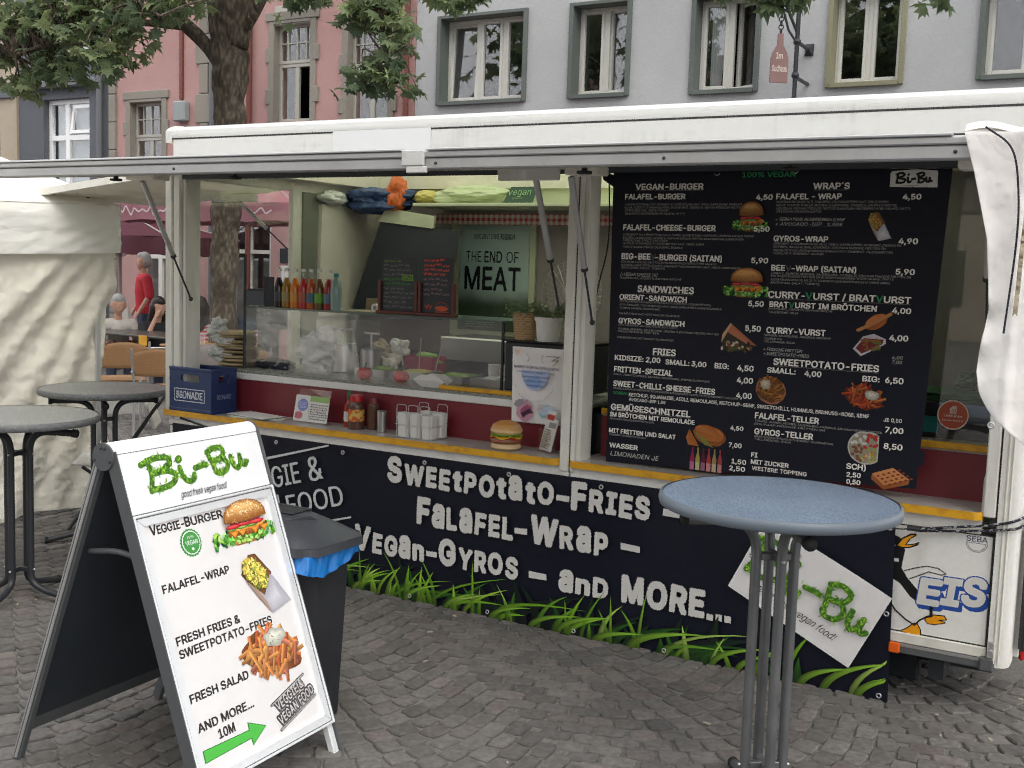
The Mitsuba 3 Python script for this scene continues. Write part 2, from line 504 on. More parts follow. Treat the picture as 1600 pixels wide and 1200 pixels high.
pl_bump = lambda p, n, uv: fbm(p.x * 50, p.y * 50, p.z * 50, 3)
mat('plaster_grey', f_plaster((.49, .495, .505), (.43, .435, .45)), .85, spec=.15, bump=pl_bump, bscale=.004)
mat('plaster_pink', f_plaster((.48, .295, .28), (.41, .245, .235)), .85, spec=.15, bump=pl_bump, bscale=.004)
mat('plaster_dark', f_plaster((.14, .147, .165), (.11, .116, .133)), .8, spec=.2)
mat('plaster_beige', f_plaster((.44, .37, .29), (.37, .31, .24)), .85, spec=.15)
mat('sandstone', f_plaster((.30, .275, .24), (.22, .205, .18)), .85, spec=.15, bump=pl_bump, bscale=.006)
mat('green_reveal', f_plaster((.13, .148, .138), (.10, .115, .108)), .5)
mat('brass_reveal', f_plaster((.26, .25, .16), (.20, .19, .125)), .5)
mat('window_white', (.58, .57, .53), .4)
mat('window_paint', (.40, .39, .35), .45)
mat('pipe_grey', (.13, .135, .15), .5)
mat('pipe_red', (.16, .045, .035), .5)
mat('curtain', (.30, .33, .34), .8)
mat('roof_tile', (.12, .07, .055), .8)


def house(name, label, x0, x1, z1, m, holes, depth=8.0, y=YB):
    h = thing(name, label, 'house')
    wall = sg.box(x0, -.02, x1, z1)
    for r in holes:
        wall = wall.difference(sg.box(*r))
    part(h, 'wall', extrude(wall, .35, ((0, y + .35, 0), (1, 0, 0), (0, 0, 1), (0, -1, 0))), m)
    part(h, 'interior', [box(x0 + .05, x1 - .05, y + 1.6, y + 1.75, 0, z1), box(x0 + .02, x1 - .02, y + .36, y + 1.5, 2.95, 3.1)], 'dark_void')
    part(h, 'side_wall', [box(x0, x0 + .2, y + .36, y + depth, 0, z1), box(x1 - .2, x1, y + .36, y + depth, 0, z1)], m)
    part(h, 'roof', hull([(x0, y - .3, z1), (x1, y - .3, z1), (x0, y + depth, z1), (x1, y + depth, z1), (x0, y + depth / 2, z1 + 3), (x1, y + depth / 2, z1 + 3)]), 'roof_tile')
    return h


def frame_mesh(x0, x1, z0, z1, w, y0, y1, bars=(), hbars=()):
    ms = [box(x0, x0 + w, y0, y1, z0, z1, .006), box(x1 - w, x1, y0, y1, z0, z1, .006), box(x0 + w, x1 - w, y0, y1, z0, z0 + w, .006), box(x0 + w, x1 - w, y0, y1, z1 - w, z1, .006)]
    for (b, bw) in bars:
        ms.append(box(b - bw / 2, b + bw / 2, y0 + .004, y1 - .004, z0 + w, z1 - w, .005))
    for (b, bw, a, c) in hbars:
        ms.append(box(a, c, y0 + .006, y1 - .006, b - bw / 2, b + bw / 2, .004))
    return cat(ms)


def pane_mesh(x0, x1, z0, z1, y, tilt=0., yaw=0.):
    m = box(x0, x1, y - .003, y + .003, z0, z1)
    return m


# pale grey house ------------------------------------------------
WG = [(-10.15, 4.27, -8.57, 5.60), (-7.82, 4.27, -6.87, 5.60), (-5.92, 4.24, -4.97, 5.55), (-4.03, 4.24, -3.08, 5.55), (-2.18, 4.24, -1.1, 5.5), (-.2, 4.24, .8, 5.5)]
WG2 = [(a, 7.2, c, 8.6) for a, b, c, d in WG]
DG = [(-8.6, .02, -7.4, 2.4), (-6.6, .9, -4.4, 2.5), (-3.4, .9, -1.2, 2.5)]
hg = house('pale_grey_house', 'pale grey plastered house with deep dark framed windows, behind the stall roof', -10.59, 4.0, 11.0, 'plaster_grey', WG + WG2 + DG)
for i, (a, b, c, d) in enumerate(WG):
    rv = 'brass_reveal' if i == 3 else 'green_reveal'
    w = part(hg, 'window', cat([box(a - .02, a + .045, YB - .05, YB + .33, b - .02, d + .02, .004), box(c - .045, c + .02, YB - .05, YB + .33, b - .02, d + .02, .004),
                                box(a + .045, c - .045, YB - .048, YB + .33, d - .03, d + .02, .004), box(a + .045, c - .045, YB - .07, YB + .33, b - .03, b + .03, .004)]), rv,
             label='window with a brass coloured frame' if i == 3 else None)
    xa, xc, za, zd = a + .045, c - .045, b + .03, d - .03
    yb = YB + .2
    if i == 0:
        cuts = [xa, xa + .58, xa + 1.03, xc]
    else:
        cuts = [xa, (xa + xc) / 2, xc]
    bars = [(q, .11) for q in cuts[1:-1]]
    used_key = part(w, 'frame', frame_mesh(xa, xc, za, zd, .06, yb, yb + .07, bars), 'window_white')
    for j, (p, q) in enumerate(zip(cuts, cuts[1:])):
        # opened sashes: first window's left sash is tilted inwards at its top
        m = pane_mesh(p + .07, q - .07, za + .06, zd - .06, yb + .03)
        fr = frame_mesh(p + .03, q - .03, za + .035, zd - .035, .05, yb - .012, yb + .055)
        if i == 0 and j == 0 or i == 4 and j == 0:
            R = trimesh.transformations.rotation_matrix(-.07, (1, 0, 0), (p, yb + .03, za + .05))
            m.apply_transform(R); fr.apply_transform(R)
        if i in (1, 2) and j == 1:
            R = trimesh.transformations.rotation_matrix(-.45 if i == 2 else -.18, (0, 0, 1), (q - .03, yb + .03, za))
            m.apply_transform(R); fr.apply_transform(R)
        part(w, 'sash', fr, 'window_white')
        part(w, 'pane', m, 'pane')
    if i in (2,):
        def cfn(U, V):
            return np.stack([xa + .12 + U * (.16 + .1 * V), yb + .12 + .015 * np.sin(U * 30), za + .05 + V * (zd - za - .1)], -1)
        part(w, 'curtain', thick(grid_sheet(cfn, 24, 4), .002), 'curtain', True)
for (a, b, c, d) in WG2 + DG:
    w = part(hg, 'window', frame_mesh(a, c, b, d, .07, YB + .16, YB + .24, [((a + c) / 2, .09)]), 'window_white')
    part(w, 'pane', box(a + .07, c - .07, YB + .195, YB + .2, b + .07, d - .07), 'pane')

# pink house ------------------------------------------------------
HP = [(-17.12, 3.0, -16.28, 4.60), (-13.56, 4.12, -12.75, 5.76), (-11.95, 3.9, -11.12, 5.66), (-17.12, 7.2, -16.28, 8.8), (-13.56, 7.2, -12.75, 8.8), (-11.95, 7.2, -11.12, 8.8),
      (-14.75, .4, -13.6, 2.45), (-12.9, .4, -11.2, 2.45), (-16.9, .02, -15.9, 2.4)]
hp = house('pink_house', 'pink plastered house with sandstone window surrounds, behind the plane tree trunk', -17.68, -10.6, 11.0, 'plaster_pink', HP)
for i, (a, b, c, d) in enumerate(HP[:6]):
    w = part(hp, 'window', cat([box(a - .12, a + .002, YB - .035, YB + .2, b - .15, d + .05, .008), box(c - .002, c + .12, YB - .035, YB + .2, b - .15, d + .05, .008), box(a - .18, c + .18, YB - .05, YB + .2, d + .05, d + .2, .01),
                                box(a + .002, c - .002, YB - .04, YB + .2, d - .0, d + .05, .004)]
                               + [box(x - .06, x + .06, YB - .042, YB + .1, z, z + .26, .008) for x in (a - .12, c + .12) for z in (b + .3, b + 1.0)]), 'sandstone')
    zt = b + (d - b) * .62
    part(w, 'frame', frame_mesh(a, c, b, zt - .03, .06, YB + .12, YB + .18, [((a + c) / 2, .09)]), 'window_paint')
    n = 4
    part(w, 'top_light', frame_mesh(a, c, zt - .03, d, .055, YB + .11, YB + .17, [(a + (c - a) * j / n, .022) for j in range(1, n)], [((zt + d) / 2, .022, a + .05, c - .05)]), 'window_paint')
    part(w, 'pane', box(a + .05, c - .05, YB + .14, YB + .145, zt, d - .05), 'pane')
    if i != 1:
        part(w, 'pane', [box(a + .06, (a + c) / 2 - .045, YB + .15, YB + .155, b + .06, zt - .09), box((a + c) / 2 + .045, c - .06, YB + .15, YB + .155, b + .06, zt - .09)], 'pane')
    else:
        part(w, 'pane', box(a + .06, (a + c) / 2 - .045, YB + .15, YB + .155, b + .06, zt - .09), 'pane')
        part(w, 'roller_blind_box', box(a - .0, c + .0, YB - .02, YB + .12, d - .02, d + .3, .01), 'window_paint')
for (a, b, c, d) in HP[6:]:
    w = part(hp, 'window', frame_mesh(a, c, b, d, .08, YB + .05, YB + .14, [((a + c) / 2, .1)], [(b + (d - b) * .72, .07, a + .08, c - .08)]), 'window_white')
    part(w, 'pane', box(a + .08, c - .08, YB + .1, YB + .105, b + .08, d - .08), 'pane')
for a, c in ((-15.3, -15.08), (-14.78, -14.6)):
    zs = np.arange(2.6, 10.6, .52)
    for j, z in enumerate(zs):
        part(hp, 'quoin_stone', box(a - (.09 if j % 2 else 0), c + (.09 if j % 2 else 0), YB - .06, YB + .05, z, z + .51, .012), 'sandstone')
for j, z in enumerate(np.arange(.1, 10.6, .52)):
    part(hp, 'quoin_stone', box(-17.68, -17.5, YB - .06, YB + .05, z, z + .51, .012), 'sandstone')
part(hp, 'drainpipe', tube([(-14.08, YB - .07, .2), (-14.08, YB - .07, 10.8)], .05, 10), 'pipe_red', True)
part(hp, 'drainpipe', tube([(-10.72, YB - .08, .2), (-10.72, YB - .08, 10.8)], .05, 10), 'pipe_red', True)
part(hp, 'drainpipe', tube([(-14.93, YB - .1, .2), (-14.93, YB - .1, 10.8)], .055, 10), 'pipe_grey', True, label='grey drainpipe between the pilasters')
part(hp, 'cable_duct', box(-15.81, -15.73, YB - .05, YB, 4.6, 10.6, .008), 'pipe_red')
part(hp, 'meter_box', box(-15.88, -15.58, YB - .14, YB, 4.2, 4.56, .02), 'curtain', label='small pale grey box on the wall')
gi = Ink()                                                     # graffiti on the ground floor
for t, x, z, c in (('PWS', -15.85, 1.9, (40, 35, 45)), ('E', -15.75, 1.3, (150, 60, 130)), ('3', -15.8, 1.55, (90, 60, 90))):
    gi.text(t, x, z, .3 if len(t) > 1 else .12, .2, c, False, .2)
put(hp, 'graffiti', gi, FAC(YB - .003))
part(hp, 'notice', box(-13.35, -13.05, YB - .03, YB, 1.25, 1.65, .005), 'paper')
part(hp, 'notice', box(-13.37, -13.05, YB - .03, YB, 1.7, 1.95, .005), 'dark_steel')

# dark grey narrow house -----------------------------------------
HD = [(-19.70, 3.0, -18.34, 4.78), (-19.70, 5.45, -18.34, 7.2), (-19.4, .1, -18.4, 2.3)]
hd = house('dark_grey_house', 'narrow dark grey house with white windows, left of the pink house', -20.45, -17.72, 11.0, 'plaster_dark', HD, y=YB + .05)
for (a, b, c, d) in HD:
    w = part(hd, 'window', frame_mesh(a, c, b, d, .09, YB + .18, YB + .27, [(a + .55, .12)], [(b + (d - b) * .58, .1, a + .08, c - .08)]), 'sign_white')
    part(w, 'blind', box(a + .1, c - .1, YB + .34, YB + .36, b + .1, d - .1), 'curtain')
    part(w, 'pane', box(a + .08, c - .08, YB + .225, YB + .23, b + .08, d - .08), 'pane')
    fr = frame_mesh(a + .64, c - .1, b + (d - b) * .62, d - .1, .07, YB + .16, YB + .22)
    fr.apply_transform(trimesh.transformations.rotation_matrix(-.14, (1, 0, 0), (a, YB + .2, b + (d - b) * .62)))
    part(w, 'tilted_sash', fr, 'sign_white')
part(hd, 'cornice', box(-20.3, -17.95, YB - .12, YB + .05, 4.98, 5.12, .02), 'pipe_grey')
part(hd, 'drainpipe', tube([(-17.93, YB - .05, .2), (-17.93, YB - .05, 10.8)], .06, 10), 'pipe_grey', True)

hb = house('beige_house', 'beige house at the left edge, beyond the narrow dark grey house', -27.0, -20.47, 11.0, 'plaster_beige', [(-22.4, 2.9, -21.0, 4.35), (-22.4, 6, -21.0, 7.6), (-22.4, .1, -21, 2.4)])
for (a, b, c, d) in [(-22.4, 2.9, -21.0, 4.35), (-22.4, 6, -21.0, 7.6), (-22.4, .1, -21, 2.4)]:
    w = part(hb, 'window', frame_mesh(a, c, b, d, .1, YB + .05, YB + .15, [((a + c) / 2, .08)]), 'dark_steel')
    part(w, 'pane', box(a + .1, c - .1, YB + .1, YB + .105, b + .1, d - .1), 'pane')
part(hb, 'string_course', box(-27, -20.5, YB - .06, YB, 4.85, 5.0, .01), 'plaster_dark')

# houses across the square behind the viewer, seen only as reflections
ho = thing('opposite_house', 'cream house front across the square, seen only in window reflections', 'house')
part(ho, 'wall', box(-34, 12, -26.5, -26, 0, 10.5), 'plaster_beige')
part(ho, 'roof', hull([(-34, -26, 10.5), (12, -26, 10.5), (-34, -31, 14), (12, -31, 14), (-34, -31, 10.5), (12, -31, 10.5)]), 'roof_tile')
for i in range(12):
    for z in (1, 4.2, 7.4):
        part(ho, 'window', box(-32.5 + i * 3.7, -31.1 + i * 3.7, -26.02, -25.97, z, z + 1.7), 'dark_steel')

# hanging bottle shaped tavern sign on the grey house ----------------
ts = thing('hanging_sign', 'dusky red bottle shaped tavern sign hanging from a black wrought iron bracket', 'sign')
prof = [(-.115, -.28), (.115, -.28), (.115, .02), (.09, .10), (.04, .19), (.033, .33), (-.033, .33), (-.04, .19), (-.09, .10), (-.115, .02)]
mat('sign_red', f_plaster((.27, .155, .145), (.22, .125, .115)), .6)
SU, SN = np.array([.80, .60, 0]), np.array([.60, -.80, 0])
so = np.array([-4.46, 14.3, 4.48])
part(ts, 'board', extrude(sg.Polygon(prof), .03, (so + SN * -.015, SU, (0, 0, 1), SN)), 'sign_red')
si = Ink()
si.text('Im', -.05, .02, .09, .07, (205, 190, 180), True)
si.text('Sudhaus', -.098, -.14, .196, .075, (205, 190, 180), True)
put(ts, 'lettering', si, (so + SN * .0156, SU, (0, 0, 1), SN))
part(ts, 'chain_link', [trimesh.creation.torus(.03, .008, major_sections=12, minor_sections=6).apply_transform(trimesh.transformations.rotation_matrix(PI / 2, (1, 0, 0) if k % 2 else (0, 1, 0))).apply_translation(so + [0, 0, .36 + .05 * k]) for k in range(6)], 'tube_dark', True)
part(ts, 'bracket', cat([tube([(-4.28, 14.42, 4.02), (-4.28, 14.42, 5.9)], .03, 8), tube([(-4.28, 14.42, 4.72), (-4.28, 15.0, 4.72)], .025, 8), tube([(-4.28, 14.42, 4.28), (-4.28, 15.0, 4.28)], .025, 8),
                         tube([(-4.28, 14.42, 4.82), so + [.04, 0, .7]], .02, 8), tube([(-4.28, 14.42, 4.7), (-4.38, 14.36, 4.86), so + [.0, 0, .68]], .016, 8), hull([(-4.34, 14.98, 4.64), (-4.22, 14.98, 4.64), (-4.34, 15, 4.8), (-4.22, 15, 4.8), (-4.28, 14.9, 4.72)]),
                         trimesh.creation.icosphere(1, .05).apply_translation((-4.28, 14.42, 4.3)), trimesh.creation.icosphere(1, .05).apply_translation((-4.28, 14.42, 4.72))]), 'tube_dark')

# ------------------------------------------------------------------ plane trees
def leaf_outline():
    P = [(0, -.30), (.10, -.24), (.40, -.34), (.34, -.10), (.58, .06), (.30, .14), (.26, .36), (.12, .28), (0, .62), (-.12, .28), (-.26, .36), (-.30, .14), (-.58, .06), (-.34, -.10), (-.40, -.34), (-.10, -.24)]
    z = [-.02, .02, -.10, .02, -.12, .03, -.06, .04, -.13, .04, -.06, .03, -.12, .02, -.10, .02]
    V = np.array([(x, y, k) for (x, y), k in zip(P, z)] + [(0, 0, .03)])
    F = np.array([(i, (i + 1) % 16, 16) for i in range(16)])
    return V, F


LV, LF = leaf_outline()


def leaf_batch(cen, size, r, tone, droop=.5):
    k = len(cen)
    ax = r.normal(0, 1, (k, 3)); ax[:, 2] = np.abs(ax[:, 2]) + droop
    n = ax / np.linalg.norm(ax, axis=1, keepdims=True)
    t = r.normal(0, 1, (k, 3)); t[:, 2] -= .9
    t -= n * (t * n).sum(1, keepdims=True)
    t /= np.linalg.norm(t, axis=1, keepdims=True)
    u = np.cross(t, n)
    V = cen[:, None] + size[:, None, None] * (LV[None, :, :1] * u[:, None] + LV[None, :, 1:2] * t[:, None] + LV[None, :, 2:] * n[:, None])
    uv = np.repeat(np.column_stack([tone, r.uniform(0, 1, k)])[:, None], len(LV), 1)
    return V, uv


def join_leaves(V, uv):
    k = len(V)
    return (V.reshape(-1, 3), (LF[None] + (np.arange(k) * len(LV))[:, None, None]).reshape(-1, 3)), uv.reshape(-1, 2)


def leaf_cloud(blobs, n, r, size=(.13, .24)):
    B = np.array(blobs, float)
    w = np.prod(B[:, 3:6], 1) ** (2 / 3)
    idx = r.choice(len(B), n, p=w / w.sum())
    d = r.normal(0, 1, (n, 3))
    d /= np.linalg.norm(d, axis=1, keepdims=True)
    rad = r.uniform(0, 1, n) ** .45
    c = B[idx, :3] + d * rad[:, None] * B[idx, 3:6]
    keep = meshkit.fbm(c * 2.3, 3, 5) > .43
    c, rad, d = c[keep], rad[keep], d[keep]
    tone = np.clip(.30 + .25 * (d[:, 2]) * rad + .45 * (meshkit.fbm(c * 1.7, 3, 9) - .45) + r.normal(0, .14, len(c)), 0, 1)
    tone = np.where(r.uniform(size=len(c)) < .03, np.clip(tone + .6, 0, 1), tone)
    return c, r.uniform(*size, len(c)), tone


def limb(pts, r0, r1, n=12, rough=.0):
    P = smooth_path(pts, 6)
    m = tube(P, np.linspace(r0, r1, len(P)), n)
    if rough:
        m.vertices += (meshkit.fbm(m.vertices * 5, 3, 2)[:, None] - .5) * rough * 2 * m.vertex_normals
    return m


def twigs(target, roots, r, k, rad=.012):
    ms = []
    for i in r.choice(len(target), k, replace=False):
        p = target[i]
        q = roots[np.argmin(np.linalg.norm(roots - p, axis=1))]
        mid = (p + q) / 2 + r.normal(0, .08, 3) + [0, 0, .1]
        ms.append(tube(smooth_path([q, mid, p], 4), np.linspace(rad * 1.6, rad * .35, 9), 5))
    return cat(ms)


tr = np.random.default_rng(11)
tree = thing('plane_tree', 'plane tree with brown trunk behind the stall, branches before the dark grey house', 'tree')
trunk_pts = [(-9.34, 9.5, -.05), (-9.33, 9.5, 1.2), (-9.29, 9.5, 2.4), (-9.24, 9.5, 3.3), (-9.26, 9.5, 4.0), (-9.28, 9.5, 4.55)]
P = smooth_path(trunk_pts, 10)
rad = np.interp(P[:, 2], [0, .4, 1.2, 2.6, 3.4, 4.05, 4.6], [.22, .17, .155, .165, .175, .205, .24])
tm = tube(P, rad, 28)
tm = tm.subdivide()
tm.vertices += ((meshkit.fbm(tm.vertices * 4, 4, 2) - .5) * .12)[:, None] * tm.vertex_normals
part(tree, 'trunk', tm, 'bark', True)
limbs = [[(-9.26, 9.5, 3.75), (-9.55, 9.4, 4.15), (-10.0, 9.1, 4.6), (-10.9, 8.6, 5.4)], [(-9.2, 9.5, 4.1), (-9.05, 9.55, 4.8), (-8.8, 9.6, 5.6), (-8.2, 9.7, 7.5)], [(-9.25, 9.5, 3.8), (-9.35, 9.7, 4.8), (-9.6, 10.2, 7)],
         [(-9.0, 9.5, 4.3), (-8.2, 9.3, 4.9), (-7.2, 9.1, 4.9), (-6.8, 9.0, 4.2), (-6.75, 9.0, 3.7)], [(-9.7, 9.2, 4.3), (-9.9, 8.7, 4.25), (-10.3, 8.3, 4.1), (-11.2, 8.2, 3.9)], [(-9.8, 9.1, 4.5), (-9.4, 8.4, 4.5), (-9.0, 8.0, 4.25), (-8.6, 7.9, 4.05)]]
for pts, a, b in zip(limbs, (.075, .17, .13, .06, .045, .04), (.08, .1, .09, .012, .012, .01)):
    part(tree, 'limb', limb(pts, a, b, 14, .012), 'bark', True)
blobs = [(-11.5, 8.4, 4.15, .75, .6, .55), (-10.9, 8.4, 4.05, .6, .6, .5), (-10.35, 8.4, 4.15, .65, .6, .52), (-9.75, 8.3, 4.15, .6, .5, .52), (-9.55, 8.1, 3.75, .28, .3, .22), (-9.1, 8.1, 4.3, .55, .4, .36),
         (-8.65, 8.2, 4.3, .4, .35, .26), (-11.3, 8.4, 3.6, .28, .3, .18), (-10.6, 8.4, 3.72, .45, .3, .2), (-12.3, 8.4, 4.2, .5, .5, .62), (-8.1, 8.5, 4.36, .25, .25, .14), (-10.5, 8.3, 4.75, 1.5, .6, .5), (-9.0, 8.5, 4.9, 1.0, .6, .4)]
c, sz, tone = leaf_cloud(blobs, 1750, tr, (.14, .22))
blobs2 = [(-6.85, 9, 4.2, .42, .3, .36), (-6.7, 9, 3.85, .36, .3, .30), (-6.9, 9, 3.55, .34, .3, .17), (-6.55, 9, 3.5, .25, .2, .18), (-6.38, 9, 3.36, .12, .1, .08), (-7.15, 9, 4.15, .22, .2, .13), (-7.25, 9, 3.44, .12, .1, .05), (-8.0, 8.9, 4.1, .12, .1, .1), (-7.75, 9, 4.4, .3, .3, .12)]
c2, sz2, tone2 = leaf_cloud(blobs2, 460, tr, (.12, .19))
big = [(-10.5, 9.5, 6.6, 3.2, 2.6, 1.3), (-8.2, 9.8, 7.0, 2.8, 2.6, 1.6), (-9.3, 9.5, 8.8, 3, 3, 1.6)]
c3, sz3, tone3 = leaf_cloud(big, 1500, tr, (.22, .34))
cc, ss, tt = np.vstack([c, c2, c3]), np.hstack([sz, sz2, sz3]), np.hstack([tone, np.clip(tone2 - .05, 0, 1), tone3])
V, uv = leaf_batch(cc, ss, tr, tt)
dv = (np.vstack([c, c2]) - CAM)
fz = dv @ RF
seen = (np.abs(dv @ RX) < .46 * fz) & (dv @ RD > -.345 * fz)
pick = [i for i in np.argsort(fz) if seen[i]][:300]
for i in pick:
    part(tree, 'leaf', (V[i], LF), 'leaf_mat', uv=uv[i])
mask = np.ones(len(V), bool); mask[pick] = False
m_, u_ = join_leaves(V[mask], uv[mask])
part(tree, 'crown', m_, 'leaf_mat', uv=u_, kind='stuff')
roots = np.vstack([smooth_path(p, 6) for p in limbs])
part(tree, 'twigs', cat([twigs(c, roots, tr, 170), twigs(c2, roots, tr, 60, .008)]), 'bark')


def other_tree(x, y, h, label, extra=(), n=2000, seed=5, lean=(0, 0)):
    r = np.random.default_rng(seed)
    t = thing('plane_tree', label, 'tree')
    part(t, 'trunk', limb([(x, y, -.05), (x + .05, y, 2.2), (x + lean[0], y + lean[1], 4.6), (x + lean[0] * 1.5, y + lean[1] * 1.5, h - 2)], .27, .09, 16, .02), 'bark', True)
    B = [(x + lean[0] + 1.9 * math.cos(a), y + lean[1] + 1.9 * math.sin(a), h - 2.2 + .6 * math.sin(3 * a), 1.7, 1.7, 1.3) for a in np.arange(6) * 1.05] + [(x + lean[0], y + lean[1], h - .6, 2.2, 2.2, 1.2)]
    for q in B[:6]:
        part(t, 'limb', limb([(x + lean[0] * .8, y + lean[1] * .8, 4.2), (.5 * (x + q[0]), .5 * (y + q[1]), 5.2), q[:3]], .1, .03, 8), 'bark', True)
    c, s, tone = leaf_cloud(B, n, r, (.28, .46))
    if len(extra):
        e, es, et = leaf_cloud(extra, 560, r, (.11, .17))
        root = np.array([B[0][:3], B[1][:3], B[5][:3], B[3][:3], [x + lean[0], y + lean[1], h - 2]])
        part(t, 'twigs', twigs(e, np.array([[q[0] + .1, q[1] + .1, q[2] + .8] for q in extra]), r, 30, .008), 'bark')
        for q in extra:
            part(t, 'limb', limb([B[3][:3], (.5 * (B[3][0] + q[0]), .5 * (B[3][1] + q[1]), q[2] + 1.3), (q[0] + .1, q[1] + .1, q[2] + .8), (q[0], q[1], q[2])], .05, .008, 6), 'bark', True)
        c, s, tone = np.vstack([c, e]), np.hstack([s, es]), np.hstack([tone, et])
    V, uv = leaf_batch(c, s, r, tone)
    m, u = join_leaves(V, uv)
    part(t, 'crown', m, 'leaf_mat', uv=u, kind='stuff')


other_tree(3.2, 8.6, 9.0, 'plane tree at the right, its leaf tips hanging over the stall roof', [(-4.95, 7, 3.95, .3, .2, .14), (-4.62, 7, 3.72, .28, .2, .14), (-4.42, 7, 3.7, .12, .1, .08), (-2.2, 7, 3.52, .22, .2, .13), (-1.25, 7, 3.42, .2, .2, .13), (-1.75, 7, 3.62, .2, .2, .1), (-2.65, 7, 3.6, .2, .2, .1)], seed=21, lean=(-1.4, -.4))
other_tree(-15.5, -1.5, 11, 'plane tree left of the viewer, seen in the house windows', n=3600, seed=31)
other_tree(-7.5, -5.5, 10.5, 'plane tree behind the viewer, seen in the house windows', n=3600, seed=41)
other_tree(3.5, -6.5, 10.5, 'plane tree behind and right of the viewer, seen in the house windows', seed=51)

# ------------------------------------------------------------------ cream market tent at the left
tt_ = thing('market_tent', 'cream canvas market tent with a closed side wall, left of the food stall', 'tent')


def wall_fn(U, V):
    y = 5.29 - U * 3.3
    z = .03 + V * 1.80
    # folds fan out from the upper rear corner
    dy, dz = (5.95 - y), (2.65 - z)
    a = np.arctan2(dy, dz)
    r_ = np.hypot(dy, dz)
    amp = np.clip((1.83 - z) / .25, 0, 1)
    f = .026 * np.sin(a * 24 + 1.5 * np.sin(a * 5) + .3 * r_) + .014 * np.sin(a * 57 + 1.1 * r_ + 1.) + .02 * np.sin(a * 11 - r_ * .6) - .012 * np.abs(np.sin(a * 24 + 1.5 * np.sin(a * 5) + .3 * r_ + 1.2))
    wr = (meshkit.fbm(np.stack([y * 4, z * 4, 0 * y], -1), 4, 3) - .5) * .05
    wr2 = (np.abs(meshkit.fbm(np.stack([y * 9 + z * 5, z * 9 - y * 5, 0 * y], -1), 3, 8) - .5)) * -.045
    x = -6.22 + f * amp + wr + wr2 - .05 * (1 - V)
    yy = y + np.where(U < .002, .03 * np.sin(z * 5) + .008 * np.sin(z * 22), 0) - .05 * (1 - V) * (U < .3) * (1 - U / .3)
    return np.stack([x, yy, z + .015 * np.sin(y * 7) * (V < .02)], -1)


part(tt_, 'side_wall', thick(grid_sheet(wall_fn, 190, 110), .002), 'tent_cloth', True)


def val_fn(U, V):
    y = 5.30 - U * 3.3
    z = 1.755 + V * .33
    w = .007 * np.sin(z * 70 + 5 * U * z * 9) * np.exp(-U * 9) + (meshkit.fbm(np.stack([y * 1.6, z * 9, 0 * y], -1), 3, 4) - .5) * .022
    sag = -.03 * np.sin(np.clip(U * 3.3 / 3.1, 0, 1) * PI) - .03 * U
    return np.stack([-6.155 + w - .03 * V ** 3, y, z + sag * (1 - .3 * V)], -1)


part(tt_, 'valance', thick(grid_sheet(val_fn, 120, 26), .003), 'tent_white', True)


def roof_fn(U, V):
    y = 5.30 - U * 3.3
    z = 2.075 - .03 * U - .03 * np.sin(U * PI) * (1 - V)
    return np.stack([-6.175 - V * 1.6, y + (3.65 - y) * V * .98, z + .80 * V ** .92 + .012 * np.sin(y * 9) * V], -1)


part(tt_, 'roof', thick(grid_sheet(roof_fn, 60, 20), .003), 'tent_white', True)
part(tt_, 'roof', thick(grid_sheet(lambda U, V: np.stack([-6.175 - U * 3.2, 5.30 + (3.65 - 5.30) * V + 0 * U, 2.075 + .80 * V ** .92 + 0 * U], -1)[..., :] * [1, 1, 1] + np.stack([V * (-7.775 + 6.175 + U * 3.2), 0 * U, 0 * U], -1), 20, 12), .003), 'tent_white', True)
part(tt_, 'valance', thick(grid_sheet(lambda U, V: np.stack([-6.16 - U * 3.2, 5.31 + .01 * np.sin(U * 60), 1.76 + V * .32 + 0 * U], -1), 60, 6), .003), 'tent_white', True)
for y in (5.2, 2.1):
    for x in (-6.28, -9.3):
        part(tt_, 'leg', box(x - .02, x + .02, y - .02, y + .02, 0, 2.1, .003), 'alu')

# ------------------------------------------------------------------ pavement cafe behind the stall
mat('cloth_mauve', (.44, .19, .23), .75)
mat('cloth_wine', (.080, .011, .024), .75)
mat('wicker', proc(lambda p, n, uv: mix((.36, .20, .095), (.24, .13, .06), smoothstep(.3, .7, .5 + .25 * dr.sin(p.z * 420) + .25 * dr.sin((p.x + p.y) * 420)))), .6)
mat('pole_pale', (.42, .38, .36), .5)
mat('wood_table', proc(lambda p, n, uv: mix((.34, .18, .08), (.24, .12, .05), fbm(p.x * 3, p.y * 40, 0., 3))), .4)
mat('dark_top', (.06, .055, .05), .3)
mat('skin', (.50, .28, .20), .55)
mat('hair_dark', (.02, .013, .010), .5)
mat('hair_grey', (.35, .34, .33), .6)
mat('shirt_red', (.50, .03, .045), .8)
mat('top_black', (.018, .018, .02), .8)
mat('top_pale', (.5, .46, .42), .8)
mat('jeans', (.04, .05, .08), .8)
mat('stripe_top', proc(lambda p, n, uv: mix((.55, .05, .07), (.65, .58, .56), smoothstep(.35, .65, .5 + .5 * dr.sin(p.z * 130)))), .8)


